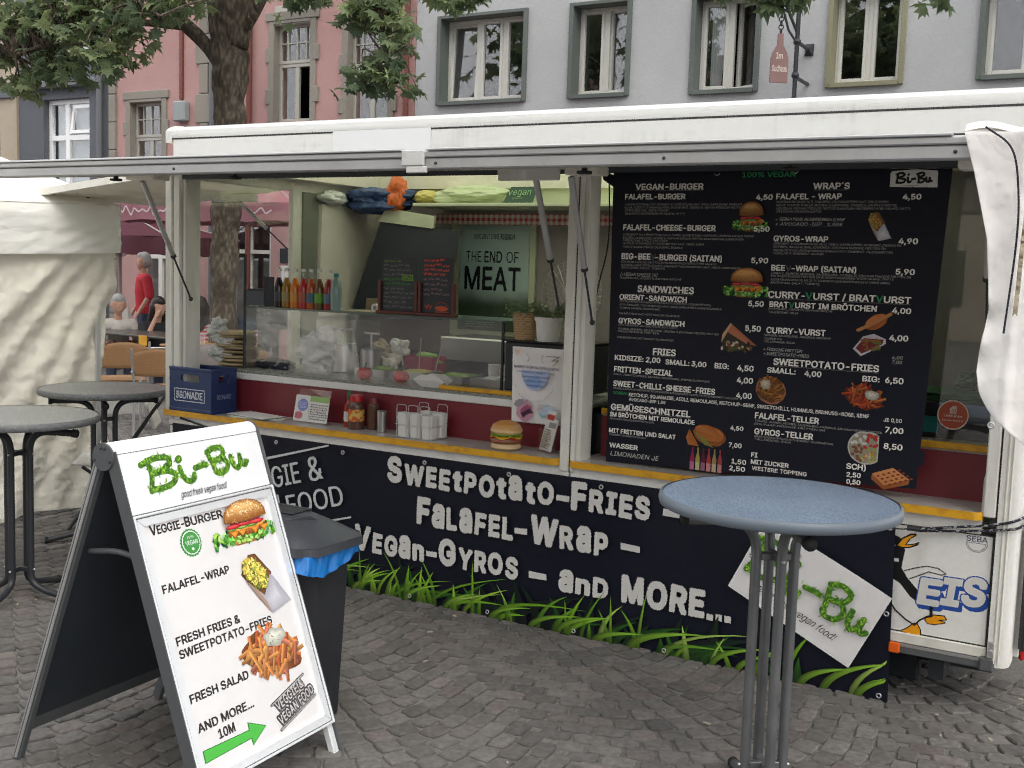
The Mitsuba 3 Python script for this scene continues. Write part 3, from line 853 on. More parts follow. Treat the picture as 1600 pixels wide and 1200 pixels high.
def umbrella(name, label, x0, x1, y, z, val, m, depth, rise, text=None):
    t = thing(name, label, 'umbrella', None)
    y1 = y + depth
    top = ((x0 + x1) / 2, (y + y1) / 2, z + rise)
    C = [(x0, y), (x1, y), (x1, y1), (x0, y1)]
    sh = []
    for a, b in zip(C, C[1:] + C[:1]):
        def fn(U, V, a=a, b=b):
            ex, ey = a[0] + (b[0] - a[0]) * U, a[1] + (b[1] - a[1]) * U
            k = V
            sag = -.10 * np.sin(PI * k) * (1 - .6 * np.abs(2 * U - 1))
            return np.stack([ex + (top[0] - ex) * k, ey + (top[1] - ey) * k, z + rise * k + sag], -1)
        sh.append(thick(grid_sheet(fn, 10, 8), .003))
    part(t, 'canopy', cat(sh), m, 40)
    vs = []
    for a, b in zip(C, C[1:] + C[:1]):
        def vfn(U, V, a=a, b=b):
            ex, ey = a[0] + (b[0] - a[0]) * U, a[1] + (b[1] - a[1]) * U
            sc = .025 * np.abs(np.sin(U * 5 * PI))
            w = .02 * np.sin(U * 30)
            return np.stack([ex + w * (b[1] != a[1]), ey + w * (b[0] != a[0]), z - (1 - V) * (val - sc)], -1)
        vs.append(thick(grid_sheet(vfn, 60, 4), .003))
    part(t, 'valance', cat(vs), m, True)
    part(t, 'pole', cyl((top[0], top[1], 0), top, .028), 'pole_pale', True)
    part(t, 'ribs', cat([cyl((top[0], top[1], z + rise - .03), (p[0], p[1], z - .02), .012, 6) for p in C] + [cyl((top[0], top[1], z - .35), ((top[0] + p[0]) / 2, (top[1] + p[1]) / 2, z + rise / 2 - .03), .01, 6) for p in C]), 'pole_pale')
    part(t, 'base', box(top[0] - .3, top[0] + .3, top[1] - .3, top[1] + .3, 0.0, .1, .02), 'sign_grey')
    if text:
        ik = Ink()
        for k_, (x0_, x1_) in enumerate(text):                 # brush script, unreadable at this size
            r_ = np.random.default_rng(k_ + 5)
            n_ = int((x1_ - x0_) / .075)
            P_ = [(x0_ + (x1_ - x0_) * i / n_ + r_.uniform(-.02, .02), z - val * (.45 + (.2 if i % 2 else -.2) * r_.uniform(.1, 1.3))) for i in range(n_ + 1)]
            ik.line(smooth_path(P_, 4)[:, :2], .022, (226, 212, 216))
        put(t, 'lettering', ik, FAC(y - .035))
    return t


umbrella('cafe_umbrella', 'mauve cafe umbrella with white lettering on its front valance', -12.9, -9.15, 10.5, 2.44, .24, 'cloth_mauve', 1.9, .85, [(-12.5, -11.2), (-9.85, -9.5)])
umbrella('cafe_umbrella', 'dark wine red cafe umbrella, lower and farther back than the mauve one', -17.0, -13.1, 12.2, 2.05, .30, 'cloth_wine', 1.5, .5)


def cafe_chair(label, x, y, rz, back=.86, m='wicker'):
    t = thing('cafe_chair', label, 'chair', 'cafe chairs behind the stall')
    R = trimesh.transformations.rotation_matrix(rz, (0, 0, 1))
    R[:3, 3] = (x, y, 0)
    def P(n, mesh, mm, s=False):
        mesh.apply_transform(R)
        part(t, n, mesh, mm, s)
    P('seat', box(-.23, .23, -.22, .22, .44, .465, .01), m)
    P('backrest', thick(grid_sheet(lambda U, V: np.stack([-.22 + .44 * U, .25 + .05 * (1 - (2 * U - 1) ** 2) + .06 * V, .59 + V * (back - .59 - .05 * (2 * U - 1) ** 2)], -1), 12, 6), .018), m, True)
    P('frame', cat([tube(bend([(s * .25, -.22, 0), (s * .25, -.23, .64), (s * .26, .12, .65), (s * .25, .30, .62)], .1), .013, 8) for s in (-1, 1)] + [tube([(s * .24, .27, 0), (s * .24, .22, .45), (s * .25, .32, back)], .013, 8) for s in (-1, 1)]), 'alu', True)
    return t


cafe_chair('tan woven cafe chair nearest the tent edge, its back turned', -9.42, 8.12, -2.2)
cafe_chair('tan woven cafe chair left of the corner post with a pale armrest', -8.50, 7.84, -2.45)
cafe_chair('tan woven cafe chair seen through the end window, by the small wooden table', -8.35, 8.7, -2.0, .84)
cafe_chair('grey green round backed chair seen through the end window above the blue crate', -7.45, 7.4, -2.3, .99, 'sign_grey' if False else 'dim_wall')
cafe_chair('tan woven cafe chair behind the dark cafe table', -10.2, 9.3, -.6)


def cafe_table(label, x, y, w, d, z, m):
    t = thing('cafe_table', label, 'table')
    part(t, 'tabletop', box(x - w / 2, x + w / 2, y - d / 2, y + d / 2, z - .03, z, .008), m)
    for sx in (-1, 1):
        for sy in (-1, 1):
            part(t, 'leg', cyl((x + sx * (w / 2 - .06), y + sy * (d / 2 - .06), 0), (x + sx * (w / 2 - .06), y + sy * (d / 2 - .06), z - .03), .016, 8), 'tube_dark', True)


cafe_table('long dark cafe table where people sit, beside the corner post', -11.0, 9.9, 1.7, .75, .78, 'dark_top')
cafe_table('small wooden cafe table with glasses, seen through the end window', -9.15, 9.1, .8, .7, .78, 'wood_table')
solo('price_card', 'small yellow card hanging on the dark cafe table edge', 'card', box(-10.72, -10.58, 9.50, 9.51, .66, .78, .002), 'yellow_edge')
for i, (x, y) in enumerate(((-9.1, 8.95), (-9.0, 9.1))):
    solo('drinking_glass', ('left', 'right')[i] + ' one of two clear glasses on the small wooden cafe table', 'glass', lathe([(0, 0), (.03, 0), (.036, .12), (.032, .12), (.027, .01), (0, .01)], 14, (x, y, .78)), 'bottle_glass', True)
solo('handbag', 'pale handbag hanging behind the seated people at the cafe', 'bag', cat([hull([(-12.72, 10.9, .80), (-12.50, 10.9, .80), (-12.72, 10.98, .80), (-12.50, 10.98, .80), (-12.68, 10.92, .99), (-12.54, 10.92, .99), (-12.68, 10.96, .99), (-12.54, 10.96, .99)]), tube(bend([(-12.66, 10.94, .98), (-12.66, 10.94, 1.10), (-12.56, 10.94, 1.10), (-12.56, 10.94, .98)], .04), .009, 6)]), 'top_pale')


def skin_hull(bones, grow=0., seg=.03):
    ms = []
    for a, ra, b, rb in bones:
        s0 = m3.Manifold.sphere(ra + grow, 14).translate([float(v) for v in a])
        s1 = m3.Manifold.sphere(rb + grow, 14).translate([float(v) for v in b])
        ms.append(m3.Manifold.batch_hull([s0, s1]))
    M = m3.Manifold.batch_boolean(ms, m3.OpType.Add).refine_to_length(seg)
    k = M.to_mesh()
    m = trimesh.Trimesh(k.vert_properties[:, :3], k.tri_verts, process=True)
    trimesh.smoothing.filter_taubin(m, iterations=8)
    return m


def person(label, pos, face, sit, top, hair, bottom='jeans', arm='rest', hair_long=False, lean=0., zs=.50):
    t = thing('person', label, 'person')
    zs = zs if sit else .92                            # hip height
    f = lambda x, y, z: np.array([x, y + lean * (z - zs) if z > zs else y, z], float)
    sh, nk, hd = zs + .52, zs + .58, zs + .74
    leg = []
    for s in (-1, 1):
        if sit:
            leg += [(f(s * .09, 0, zs), .085, f(s * .11, .42, zs), .065), (f(s * .11, .42, zs), .06, f(s * .11, .42, .09), .042), (f(s * .11, .38, .05), .045, f(s * .12, .56, .04), .035)]
        else:
            leg += [(f(s * .09, 0, zs), .09, f(s * .10, .03, .49), .062), (f(s * .10, .03, .49), .058, f(s * .10, -.01, .09), .04), (f(s * .10, -.04, .05), .042, f(s * .11, .15, .04), .034)]
    tor = [(f(-.09, 0, zs), .10, f(.09, 0, zs), .10), (f(0, 0, zs), .12, f(0, 0, zs + .3), .125), (f(-.13, 0, sh - .05), .075, f(.13, 0, sh - .05), .075), (f(0, 0, zs + .28), .13, f(0, 0, sh - .08), .11)]
    arms, uarm, hands = [], [], []
    for s in (-1, 1):
        S = f(s * .18, 0, sh - .03)
        if arm == 'rest':
            E_, H_ = f(s * .25, .10, zs + .24), f(s * .12, .36, zs + .27)
        elif arm == 'chin' and s == 1:
            E_, H_ = f(s * .24, .22, zs + .28), f(s * .09, .14, zs + .60)
        else:
            E_, H_ = f(s * .23, -.02, zs + .22), f(s * .22, .12, zs + .0)
        uarm.append((S, .055, E_, .043))
        arms += [(S, .05, E_, .04), (E_, .038, H_, .026)]
        d = (H_ - E_) / np.linalg.norm(H_ - E_)
        q = np.cross(d, [0, 0, 1.]); q /= np.linalg.norm(q) + 1e-9
        palm = H_ + d * .08
        arms.append((H_, .026, palm, .03))
        for j, off in enumerate((-.03, -.01, .01, .03)):
            k = palm + q * off
            arms += [(k, .011, k + d * (.045, .05, .048, .04)[j] - np.array([0, 0, .008]), .009), (k + d * (.045, .05, .048, .04)[j] - np.array([0, 0, .008]), .009, k + d * .075 - np.array([0, 0, .028]), .008)]
        arms.append((H_ + d * .02 + q * .025 * s, .012, H_ + d * .06 + q * .055 * s, .010))
    head = [(f(0, 0, sh), .05, f(0, .01, nk + .04), .048), (f(0, 0, hd + .02), .092, f(0, .03, hd - .05), .07), (f(0, .05, hd - .10), .038, f(0, .0, hd + .0), .085), (f(0, .10, hd - .02), .012, f(0, .085, hd + .02), .010),
            (f(-.09, .0, hd - .01), .02, f(.09, .0, hd - .01), .02)]
    R = trimesh.transformations.rotation_matrix(face, (0, 0, 1))
    R[:3, 3] = pos
    def P(n, bones, m, grow=0., seg=.03):
        mesh = skin_hull(bones, grow, seg)
        mesh.apply_transform(R)
        part(t, n, mesh, m, True)
    P('body', tor + leg + arms + head, 'skin', 0, .025)
    P('shirt', tor[:] + uarm + [(f(-.15, 0, sh - .03), .05, f(.15, 0, sh - .03), .05)], top, .014)
    P('trousers', leg + [tor[0]], bottom, .012)
    hb_ = [(f(0, -.02, hd + .05), .085, f(0, -.03, hd - .01), .088), (f(0, .03, hd + .075), .05, f(0, -.02, hd + .06), .075)]
    if hair_long:
        hb_ += [(f(0, -.05, hd), .09, f(0, -.07, sh), .075), (f(-.06, .0, hd), .045, f(-.08, -.03, sh + .02), .03), (f(.06, .0, hd), .045, f(.08, -.03, sh + .02), .03)]
    P('hair', hb_, hair, .012)
    eyes = cat([trimesh.creation.icosphere(1, .011).apply_translation((s * .033, .098, hd - .005)) for s in (-1, 1)] + [box(-.028, .028, .096, .104, hd - .075, hd - .066)])
    eyes.apply_transform(R)
    part(t, 'face_features', eyes, 'hair_dark')
    return t


person('standing man in a red t-shirt, seen between tent and corner post', (-13.40, 12.0, 0), 2.6, False, 'shirt_red', 'hair_grey', arm='side', lean=.03)
person('seated woman in a black top with dark hair, at the dark cafe table', (-11.52, 10.45, 0), -1.9, True, 'top_black', 'hair_dark', arm='chin', hair_long=True, lean=.25, zs=.34)
person('seated grey haired person in pale clothes, leftmost at the dark cafe table', (-11.85, 10.15, 0), -2.2, True, 'top_pale', 'hair_grey', arm='rest', lean=.2, zs=.36)
person('seated person in a red striped top with dark hair, seen through the end window', (-10.05, 9.85, 0), .5, True, 'stripe_top', 'hair_dark', arm='rest', hair_long=True, zs=.40)


def jacket(U, V):
    return np.stack([-9.55 + .5 * U, 9.6 + .06 * np.sin(U * 7) + .12 * V, 1.02 - .35 * (1 - V) + .05 * np.sin(U * 5) + .1 * U], -1)


solo('jacket', 'dark navy jacket draped over a chair, seen through the end window', 'jacket', thick(grid_sheet(jacket, 16, 10), .03), 'jeans', True)
st = thing('cafe_till', 'black box shaped till on a stand against the pink house, seen through the end window', 'till')
part(st, 'cabinet', box(-11.55, -11.0, 12.2, 12.6, .8, 1.32, .03), 'dark_steel')
part(st, 'tray', box(-11.58, -10.97, 12.15, 12.62, .74, .80, .01), 'sign_grey')
part(st, 'stand', box(-11.4, -11.15, 12.3, 12.5, 0, .74, .01), 'sign_grey')

# folding chair behind the A-board
fc = thing('folding_chair', 'white folding chair with dark legs, tucked between stall end and sign board', 'chair')
part(fc, 'backrest', box(-.19, .19, -.012, .012, -.08, .10, .01).apply_transform(trimesh.transformations.rotation_matrix(-.35, (1, 0, 0))).apply_transform(trimesh.transformations.rotation_matrix(2.3, (0, 0, 1))).apply_translation((-5.72, 5.19, .695)), 'white_plastic')
part(fc, 'seat', box(-.19, .19, -.18, .18, -.012, .012, .01).apply_transform(trimesh.transformations.rotation_matrix(.1, (1, 0, 0))).apply_transform(trimesh.transformations.rotation_matrix(2.3, (0, 0, 1))).apply_translation((-5.88, 4.94, .40)), 'white_plastic')
for s in (-1, 1):
    o = np.array([math.cos(2.3), math.sin(2.3), 0]) * s * .2
    part(fc, 'leg', tube([np.array([-5.69, 5.24, .80]) + o, np.array([-6.0, 4.78, 0]) + o], .011, 8), 'tube_dark', True)
    part(fc, 'leg', tube([np.array([-5.96, 4.86, .40]) + o, np.array([-5.66, 5.28, 0]) + o], .011, 8), 'tube_dark', True)

# ------------------------------------------------------------------ the food trailer
XL, XR, YF, YBK = -5.07, -0.42, 4.73, 6.78
tl = thing('food_trailer', 'white food stall trailer with raised front flaps, an open serving hatch and yellow edged counters', 'trailer')


def rounded(x0, x1, y0, y1, r, n=6):
    return sg.box(x0 + r, y0 + r, x1 - r, y1 - r).buffer(r, quad_segs=n)


# roof: rounded moulding, panel and lower strip, each a step proud of the other
prof = [(YF - .012, 2.424), (YF - .018, 2.44), (YF - .012, 2.468), (YF + .012, 2.488), (YF + .05, 2.496), (YF + .9, 2.53), (YBK - .05, 2.50), (YBK + .01, 2.47), (YBK + .01, 2.424)]
poly = sg.Polygon(prof)
def roof_piece(y0, y1, x0, x1):
    return extrude(poly.intersection(sg.box(y0, 2, y1, 3)), x1 - x0, ((x0, 0, 0), (0, 1, 0), (0, 0, 1), (1, 0, 0)))
part(tl, 'roof', cat([roof_piece(0, 5.35, XL - .022, XR + .018), roof_piece(5.35, 6.55, XL - .022, -4.92), roof_piece(5.35, 6.55, -1.0, XR + .018), roof_piece(6.55, 9, XL - .022, XR + .018)]), 'roof_white', 35)
part(tl, 'roof_light', box(-4.93, -.99, 5.34, 6.56, 2.535, 2.545), 'skylight', label='pale translucent roof light over the kitchen')
for x in (XL - .026, XR - .01):
    part(tl, 'roof_corner', hull([(x + a, YF - .02 + b, z) for a, b, z in ((0, .02, 2.40), (0, .02, 2.47), (.01, 0, 2.40), (.055, 0, 2.40), (.01, 0, 2.465), (.055, 0, 2.465), (.02, .03, 2.49), (.055, .03, 2.497), (.055, .1, 2.505), (.02, .1, 2.497), (.0, .1, 2.40), (.0, .1, 2.48))]), 'roof_white')
part(tl, 'seam', box(XL + .03, XR - .02, YF - .0145, YF, 2.417, 2.424), 'seam')
part(tl, 'fascia', [box(XL + .036, XR - .02, YF - .012, YF + .03, 2.320, 2.417, .002), box(XL + .036, XR - .02, YF - .012, YF + .03, 2.262, 2.314, .003)], 'roof_white')
part(tl, 'seam', box(XL + .03, XR - .02, YF - .011, YF, 2.314, 2.320), 'seam')
part(tl, 'gap', box(XL + .03, XR - .02, YF - .004, YF + .03, 2.19, 2.262), 'dark_steel')
for z in (2.36,):
    part(tl, 'rivets', cat([trimesh.creation.icosphere(1, .0045).apply_translation((x, YF - .012, z2)) for x in np.arange(-4.9, -.5, .62) for z2 in (2.30,)]), 'alu')
part(tl, 'ceiling', [box(XL, XR, YF + .03, 5.35, 2.27, 2.42), box(XL, -4.92, 5.352, 6.55, 2.27, 2.42), box(-1.0, XR, 5.352, 6.55, 2.27, 2.42), box(XL, XR, 6.552, YBK, 2.27, 2.42)], 'cream_panel')


def post(x0, x1, gx, m='cream_post', z0=.78, z1=2.2, y0=YF - .02):
    k = part(tl, 'post', cat([box(x0, gx - .004, y0, YF + .12, z0, z1, .006), box(gx + .004, x1 - .025, y0, YF + .12, z0, z1, .006), box(x1 - .024, x1, y0 + .02, YF + .12, z0, z1, .004)]), m)
    part(k, 'groove', box(gx - .004, gx + .004, y0 + .012, YF + .11, z0, z1), 'seam')
    return k


post(-5.092, -4.945, -5.03, z1=2.262)
post(-2.437, -2.337, -2.385)
k = part(tl, 'post', cat([box(-.547, -.500, YF - .02, YF + .12, .822, 2.26, .005), extrude(sg.Polygon([(-.492, YF - .02), (-.45, YF - .02), (-.425, YF - .008), (-.412, YF + .02), (-.41, YF + .12), (-.492, YF + .12)]), 2.03, ((0, 0, .225), (1, 0, 0), (0, 1, 0), (0, 0, 1)))]), 'white_panel', 40)
part(k, 'groove', cat([box(-.500, -.492, YF - .008, YF + .1, .3, 2.25)]), 'seam')
part(k, 'rib', cat([box(-.470, -.463, YF - .026, YF - .018, .24, 2.2, .002), box(-.452, -.448, YF - .026, YF - .016, .24, 2.2, .001)]), 'cream_post')
part(k, 'hatch_stop', box(-.553, -.546, YF - .012, YF + .02, .825, .98, .002), 'alu_matte')
part(k, 'latch', cat([cyl((-.478, YF - .02, .285), (-.478, YF - .04, .285), .011), cyl((-.474, YF - .02, .318), (-.474, YF - .032, .318), .006), box(-.487, -.467, YF - .030, YF - .018, .27, .33, .004)]), 'alu')

# lower body
part(tl, 'body_panel', [box(XL, -.503, YF, YF + .04, .300, .742, .002), box(XL + .0, -2.39, YF - .008, YF + .05, .748, .818, .003), box(-2.38, -.55, YF - .008, YF + .05, .748, .818, .003)], 'white_panel')
part(tl, 'seam', box(XL, -.50, YF + .003, YF + .04, .742, .748), 'seam')
part(tl, 'seam', box(-.9, -.503, YF - .0015, YF + .03, .296, .300), 'seam')
part(tl, 'sill_rail', box(XL, -.497, YF - .010, YF + .05, .252, .296, .004), 'cream_post')
part(tl, 'bumper_rail', [box(XL, -.50, YF - .011, YF + .05, .208, .250, .004), box(-.52, -.462, YF - .03, YF + .05, .203, .262, .008)], 'sign_grey')
part(tl, 'bumper_rail', box(XL, -.52, YF - .0135, YF - .0105, .238, .2515, .001), 'alu', label='bright strip along the bumper rail')
part(tl, 'reflector', box(-.866, -.822, YF - .036, YF - .02, .212, .256, .005), 'orange_lamp', label='orange side reflector')
part(tl, 'end_wall', [box(XL, XL + .035, YF + .13, YBK, .25, .99, .003), box(XL, XL + .035, 5.78, YBK, .99, 2.3, .003), box(XL - .004, XL + .04, 5.76, 5.83, .99, 2.26, .004), box(XL, XL + .035, YF + .13, 5.78, 2.2, 2.28, .003)], 'cream_post', label='left end wall with an open window')
part(tl, 'end_wall', box(XR, XR + .03, YF + .12, YBK, .24, 2.42, .004), 'white_panel', label='right end wall')
part(tl, 'back_wall', box(XL, XR, YBK - .03, YBK, .25, 2.42), 'dim_wall')
part(tl, 'floor', box(XL, XR, YF + .05, YBK, .24, .28), 'dark_steel')
part(tl, 'chassis', cat([box(-2.2, -.5, 5.02, 5.09, .10, .2), box(-2.2, -.5, 6.2, 6.27, .10, .2), box(-1.3, -1.24, 4.85, 6.4, .13, .23), box(-.72, -.66, 4.8, 6.4, .10, .18), box(-1.05, -.78, 4.93, 4.99, .03, .15, .01), box(-4.8, -2.2, 5.02, 5.09, .12, .22)]), 'dark_steel')
for x in (-2.55, -3.3):
    for y in (4.98, 6.4):
        w = part(tl, 'wheel', cyl((x, y - .07, .18), (x, y + .07, .18), .09, 20), 'alu_matte', True)
        part(w, 'tyre', trimesh.creation.torus(.13, .055, major_sections=28, minor_sections=10).apply_transform(trimesh.transformations.rotation_matrix(PI / 2, (1, 0, 0))).apply_translation((x, y, .18)), 'rubber', True)
lampk = part(tl, 'tail_lamp', box(XR + .03, XR + .075, 4.86, 4.96, .30, .76, .015), 'red_lamp')
part(lampk, 'housing', box(XR + .03, XR + .06, 4.80, 4.86, .28, .80, .01), 'black_plastic')
part(lampk, 'housing', box(XR + .03, XR + .05, 4.87, 4.95, .22, .29, .01), 'red_lamp', label='small lower lamp')

# painted lettering on the right panel
ik = Ink()
B_, G_ = (38, 74, 150), (120, 120, 128)
x, zb = -.775, .425
for c, w, h in (('E', .088, .115), ('I', .06, .118), ('S', .092, .125)):
    g = glyph_poly(c, True, .055)
    b = g.bounds
    g = sa.scale(sa.translate(g, -b[0], -b[1]), w / (b[2] - b[0]), h / (b[3] - b[1]), origin=(0, 0))
    if c == 'I':
        g = g.union(sg.box(-.006, 0, w + .006, .03)).union(sg.box(-.006, h - .03, w + .006, h))
    g = sa.translate(sa.skew(g, 6, origin=(0, 0)), x, zb)
    ik.z = Ink.STEP
    ik.poly(sa.translate(g, .009, -.013).buffer(.005), B_)
    ik.up(); ik.poly(g.buffer(.0045), B_)
    ik.up(); ik.poly(g, (205, 203, 198))
    x += w + (.008 if c != 'I' else .010)
    zb += .012
ik.z = Ink.STEP
ik.text('SEBA', -.602, .716, .080, .022, (92, 92, 110), True)
for r0 in (.040, .034):
    a = np.linspace(PI * 1.0, PI * 2, 20)
    P = np.column_stack([-.562 + r0 * np.cos(a), .710 + r0 * .9 * np.sin(a)])
    ik.line(P, .0028, G_)
ik.line([(-.602, .710), (-.522, .710)], .0028, G_)
# running bird painted beside the lettering (only its right half shows beside the banner)
K, Yl, Wt = (18, 17, 20), (226, 150, 20), (212, 210, 204)
ik.z = Ink.STEP
ik.pts([(-.93, .66), (-.885, .70), (-.855, .69), (-.842, .66), (-.832, .64), (-.838, .60), (-.842, .56), (-.93, .54)], K)
ik.pts([(-.93, .56), (-.842, .565), (-.815, .525), (-.775, .485), (-.758, .462), (-.760, .425), (-.80, .45), (-.845, .50), (-.875, .515), (-.93, .52)], K)
ik.up(); ik.pts([(-.90, .67), (-.878, .676), (-.868, .655), (-.885, .645)], Wt); ik.up(); ik.ell(-.876, .661, .006, .008, K)
ik.pts([(-.92, .60), (-.855, .602), (-.853, .588), (-.92, .585)], Wt)
ik.pts([(-.872, .655), (-.848, .69), (-.815, .712), (-.795, .716), (-.79, .708), (-.812, .692), (-.828, .665), (-.80, .672), (-.778, .683), (-.783, .668), (-.815, .652), (-.845, .648)], K)
ik.up(); ik.pts([(-.862, .657), (-.842, .688), (-.812, .706), (-.798, .709), (-.818, .690), (-.834, .662), (-.805, .666), (-.79, .673), (-.815, .657), (-.843, .652)], Yl)
ik.line(smooth_path([(-.83, .555), (-.79, .57), (-.745, .59), (-.69, .585), (-.668, .565), (-.69, .56), (-.735, .565), (-.785, .53), (-.806, .522)][:9], 4)[:, :2] if False else [(-.83, .555), (-.79, .572), (-.745, .588), (-.70, .586), (-.668, .568), (-.685, .560), (-.735, .566), (-.77, .545), (-.806, .525)], .0036, K)
ik.line([(-.88, .42), (-.855, .385), (-.81, .352), (-.775, .335), (-.755, .36), (-.735, .375), (-.715, .382)], .006, K)
ik.line([(-.715, .42), (-.713, .385)], .012, K)
ik.up()
for P in ([(-.778, .34), (-.80, .318), (-.825, .300), (-.805, .298), (-.795, .290), (-.785, .299), (-.772, .288), (-.765, .297), (-.75, .292), (-.752, .318), (-.765, .34)], [(-.73, .378), (-.705, .388), (-.665, .392), (-.655, .38), (-.69, .372), (-.66, .366), (-.70, .352), (-.725, .352), (-.735, .365)]):
    ik.z = Ink.STEP; ik.poly(sg.Polygon(P).buffer(.004), K); ik.up(); ik.pts(P, Yl)
put(tl, 'lettering', ik, FAC(YF))

# serving counters: yellow edged shelves in the hatch
def shelf(x0, x1, label):
    top = rounded(x0, x1, YF - .035, YF + .30, .03).union(sg.box(x0, YF + .05, x1, YF + .23))
    k = part(tl, 'counter', extrude(top, .026, ((0, 0, .810), (1, 0, 0), (0, 1, 0), (0, 0, 1))), 'counter_top', 40, label=label)
    edge = top.buffer(.009).difference(top.buffer(.0005)).intersection(sg.box(x0 - 1, YF - .1, x1 + 1, YF + .02))
    part(k, 'edge', extrude(edge, .032, ((0, 0, .808), (1, 0, 0), (0, 1, 0), (0, 0, 1))), 'yellow_edge', 40)


shelf(-5.095, -2.447, 'left counter shelf with a yellow edge')
shelf(-2.372, -.555, 'right counter shelf with a yellow edge')
part(tl, 'counter_bracket', tube([(-5.02, YF - .01, .80), (-4.6, YF - .02, .74), (-4.55, YF - .02, .72)], .006, 8), 'tube_dark')
YI = 4.955
for x0, x1 in ((-5.03, -2.40), (-2.335, -.548)):
    part(tl, 'counter_front', box(x0, x1, YI, YI + .02, .80, 1.048), 'maroon')
part(tl, 'worktop', box(-5.03, -2.40, YI - .008, YI + .55, 1.062, 1.085, .003), 'granite')
part(tl, 'worktop_edge', box(-5.03, -2.40, YI - .014, YI - .0, 1.030, 1.068, .004), 'white_plastic')
part(tl, 'worktop_edge', box(-3.30, -2.40, YI - .005, YI + .02, 1.086, 1.108, .004), 'yellow_edge', label='yellow strip on the worktop')
part(tl, 'worktop', box(-2.335, -.548, YI - .004, YI + .6, 1.035, 1.06, .003), 'counter_top')
part(tl, 'worktop_edge', box(-2.335, -.548, YI - .016, YI - .003, 1.044, 1.074, .004), 'yellow_edge')
part(tl, 'under_counter', box(-4.9, -.6, YI + .05, YI + .5, .3, 1.03), 'dark_steel')

# glass: vitrine on the worktop and panes in the hatch
for a, b in ((-4.765, -2.96),):
    part(tl, 'vitrine_pane', box(a, b, 5.030, 5.036, 1.086, 1.452), 'pane')
    part(tl, 'vitrine_pane', box(a - .005, a + .001, 5.04, 5.42, 1.086, 1.452), 'pane')
    part(tl, 'glass_shelf', box(a - .01, b, 5.03, 5.40, 1.453, 1.463), 'shelf_glass' if 'shelf_glass' in scene else mat('shelf_glass', (.10, .14, .12), .08))
part(tl, 'pane_clip', [box(-4.772, -4.758, 5.026, 5.040, 1.086, 1.77, .002), box(-2.966, -2.952, 5.026, 5.040, 1.086, 1.46, .002)], 'dark_steel')
part(tl, 'side_pane', box(XL + .012, XL + .018, YF + .14, 5.76, 1.0, 2.2), 'pane')
part(tl, 'front_pane', box(-2.33, -.55, YI + .03, YI + .036, 1.075, 2.19), 'pane')
part(tl, 'right_backdrop', box(-1.5, -.5, 5.75, 5.8, .9, 2.27), mat('grey_cabinet', proc(lambda p, n, uv: mix((.34, .335, .31), (.28, .275, .255), fbm(p.x * 3, p.y * 3, p.z * 3, 3))), .35))

# flaps
def flap(x0, x1, label):
    def quad(y0, z0, y1, z1, t, inset=0.):
        return hull([(x, y, z) for x in (x0 + inset, x1 - inset) for y, z in ((y0, z0), (y0, z0 - t), (y1, z1), (y1, z1 - t))])
    k = part(tl, 'flap', quad(YF - .03, 2.262, 3.58, 2.158, .030), 'roof_white', label=label)
    part(k, 'lining', quad(YF - .03, 2.2315, 3.585, 2.1275, .012, .03), 'flap_under')
    part(k, 'front_profile', [box(x0, x1, 3.535, 3.585, 2.100, 2.142, .005), box(x0 + .0, x1, 3.528, 3.592, 2.1435, 2.166, .004)], 'alu_matte')
    part(k, 'gutter', cat([box(x0 + .02, x1 - .07, 3.522, 3.56, 2.1675, 2.176, .002)]), 'alu')
    part(k, 'end_profile', [hull([(x, y, z) for x in (a, a + .028) for y, z in ((YF - .03, 2.268), (YF - .03, 2.205), (3.59, 2.162), (3.59, 2.10))]) for a in (x0 - .004, x1 - .024)], 'cream_post')
    part(k, 'screws', cat([trimesh.creation.icosphere(1, .006).apply_translation((x, 3.534, 2.122)) for x in (x0 + .06, x1 - .06, (x0 + x1) / 2)]), 'dark_steel')
    for x in (x0 + .5, x0 + 1.3):
        part(k, 'lock_knob', cat([cyl((x, 3.9, 2.15), (x, 3.9, 2.115), .012), cyl((x, 3.9, 2.118), (x, 3.9, 2.108), .03)]), 'black_plastic', True)
    return k


fl1 = flap(-5.06, -2.475, 'left raised front flap')
fl2 = flap(-2.455, -.50, 'right raised front flap')
part(fl1, 'hinge_clip', cat([box(-2.54, -2.44, 3.516, 3.53, 2.112, 2.17, .003), box(-2.52, -2.43, 3.518, 3.535, 2.085, 2.11, .003)]), 'roof_white')


def strut(k, x, yt, zt, yb, zb, bx=(.1, .1)):
    a, b = np.array([x, yt, zt]), np.array([x, yb, zb])
    m = a + (b - a) * .62
    s = part(k, 'gas_strut', cyl(a, m, .0145), 'alu_matte', True)
    part(s, 'rod', cyl(m, b, .0055, 8), 'tube_dark', True)
    part(s, 'end_fitting', cat([trimesh.creation.icosphere(1, .013).apply_translation(b), cyl(m - (b - a) * .01, m + (b - a) * .012, .0165)]), 'tube_dark', True)
    part(s, 'bracket', cat([box(x - bx[0], x + bx[1], yt - .07, yt + .05, zt + .005, zt + .045, .006)]), 'cream_post')


strut(fl1, -4.885, 4.36, 2.145, 4.715, 1.50, (.06, .16))
strut(fl1, -2.462, 4.43, 2.145, 4.70, 1.56, (.16, .0))
strut(fl2, -2.285, 4.43, 2.145, 4.70, 1.50, (.0, .16))
strut(fl2, -.58, 4.43, 2.145, 4.70, 1.52, (.1, .0))
part(fl1, 'bracket_cover', box(-2.60, -2.30, 4.33, 4.36, 2.125, 2.185, .004), 'roof_white')
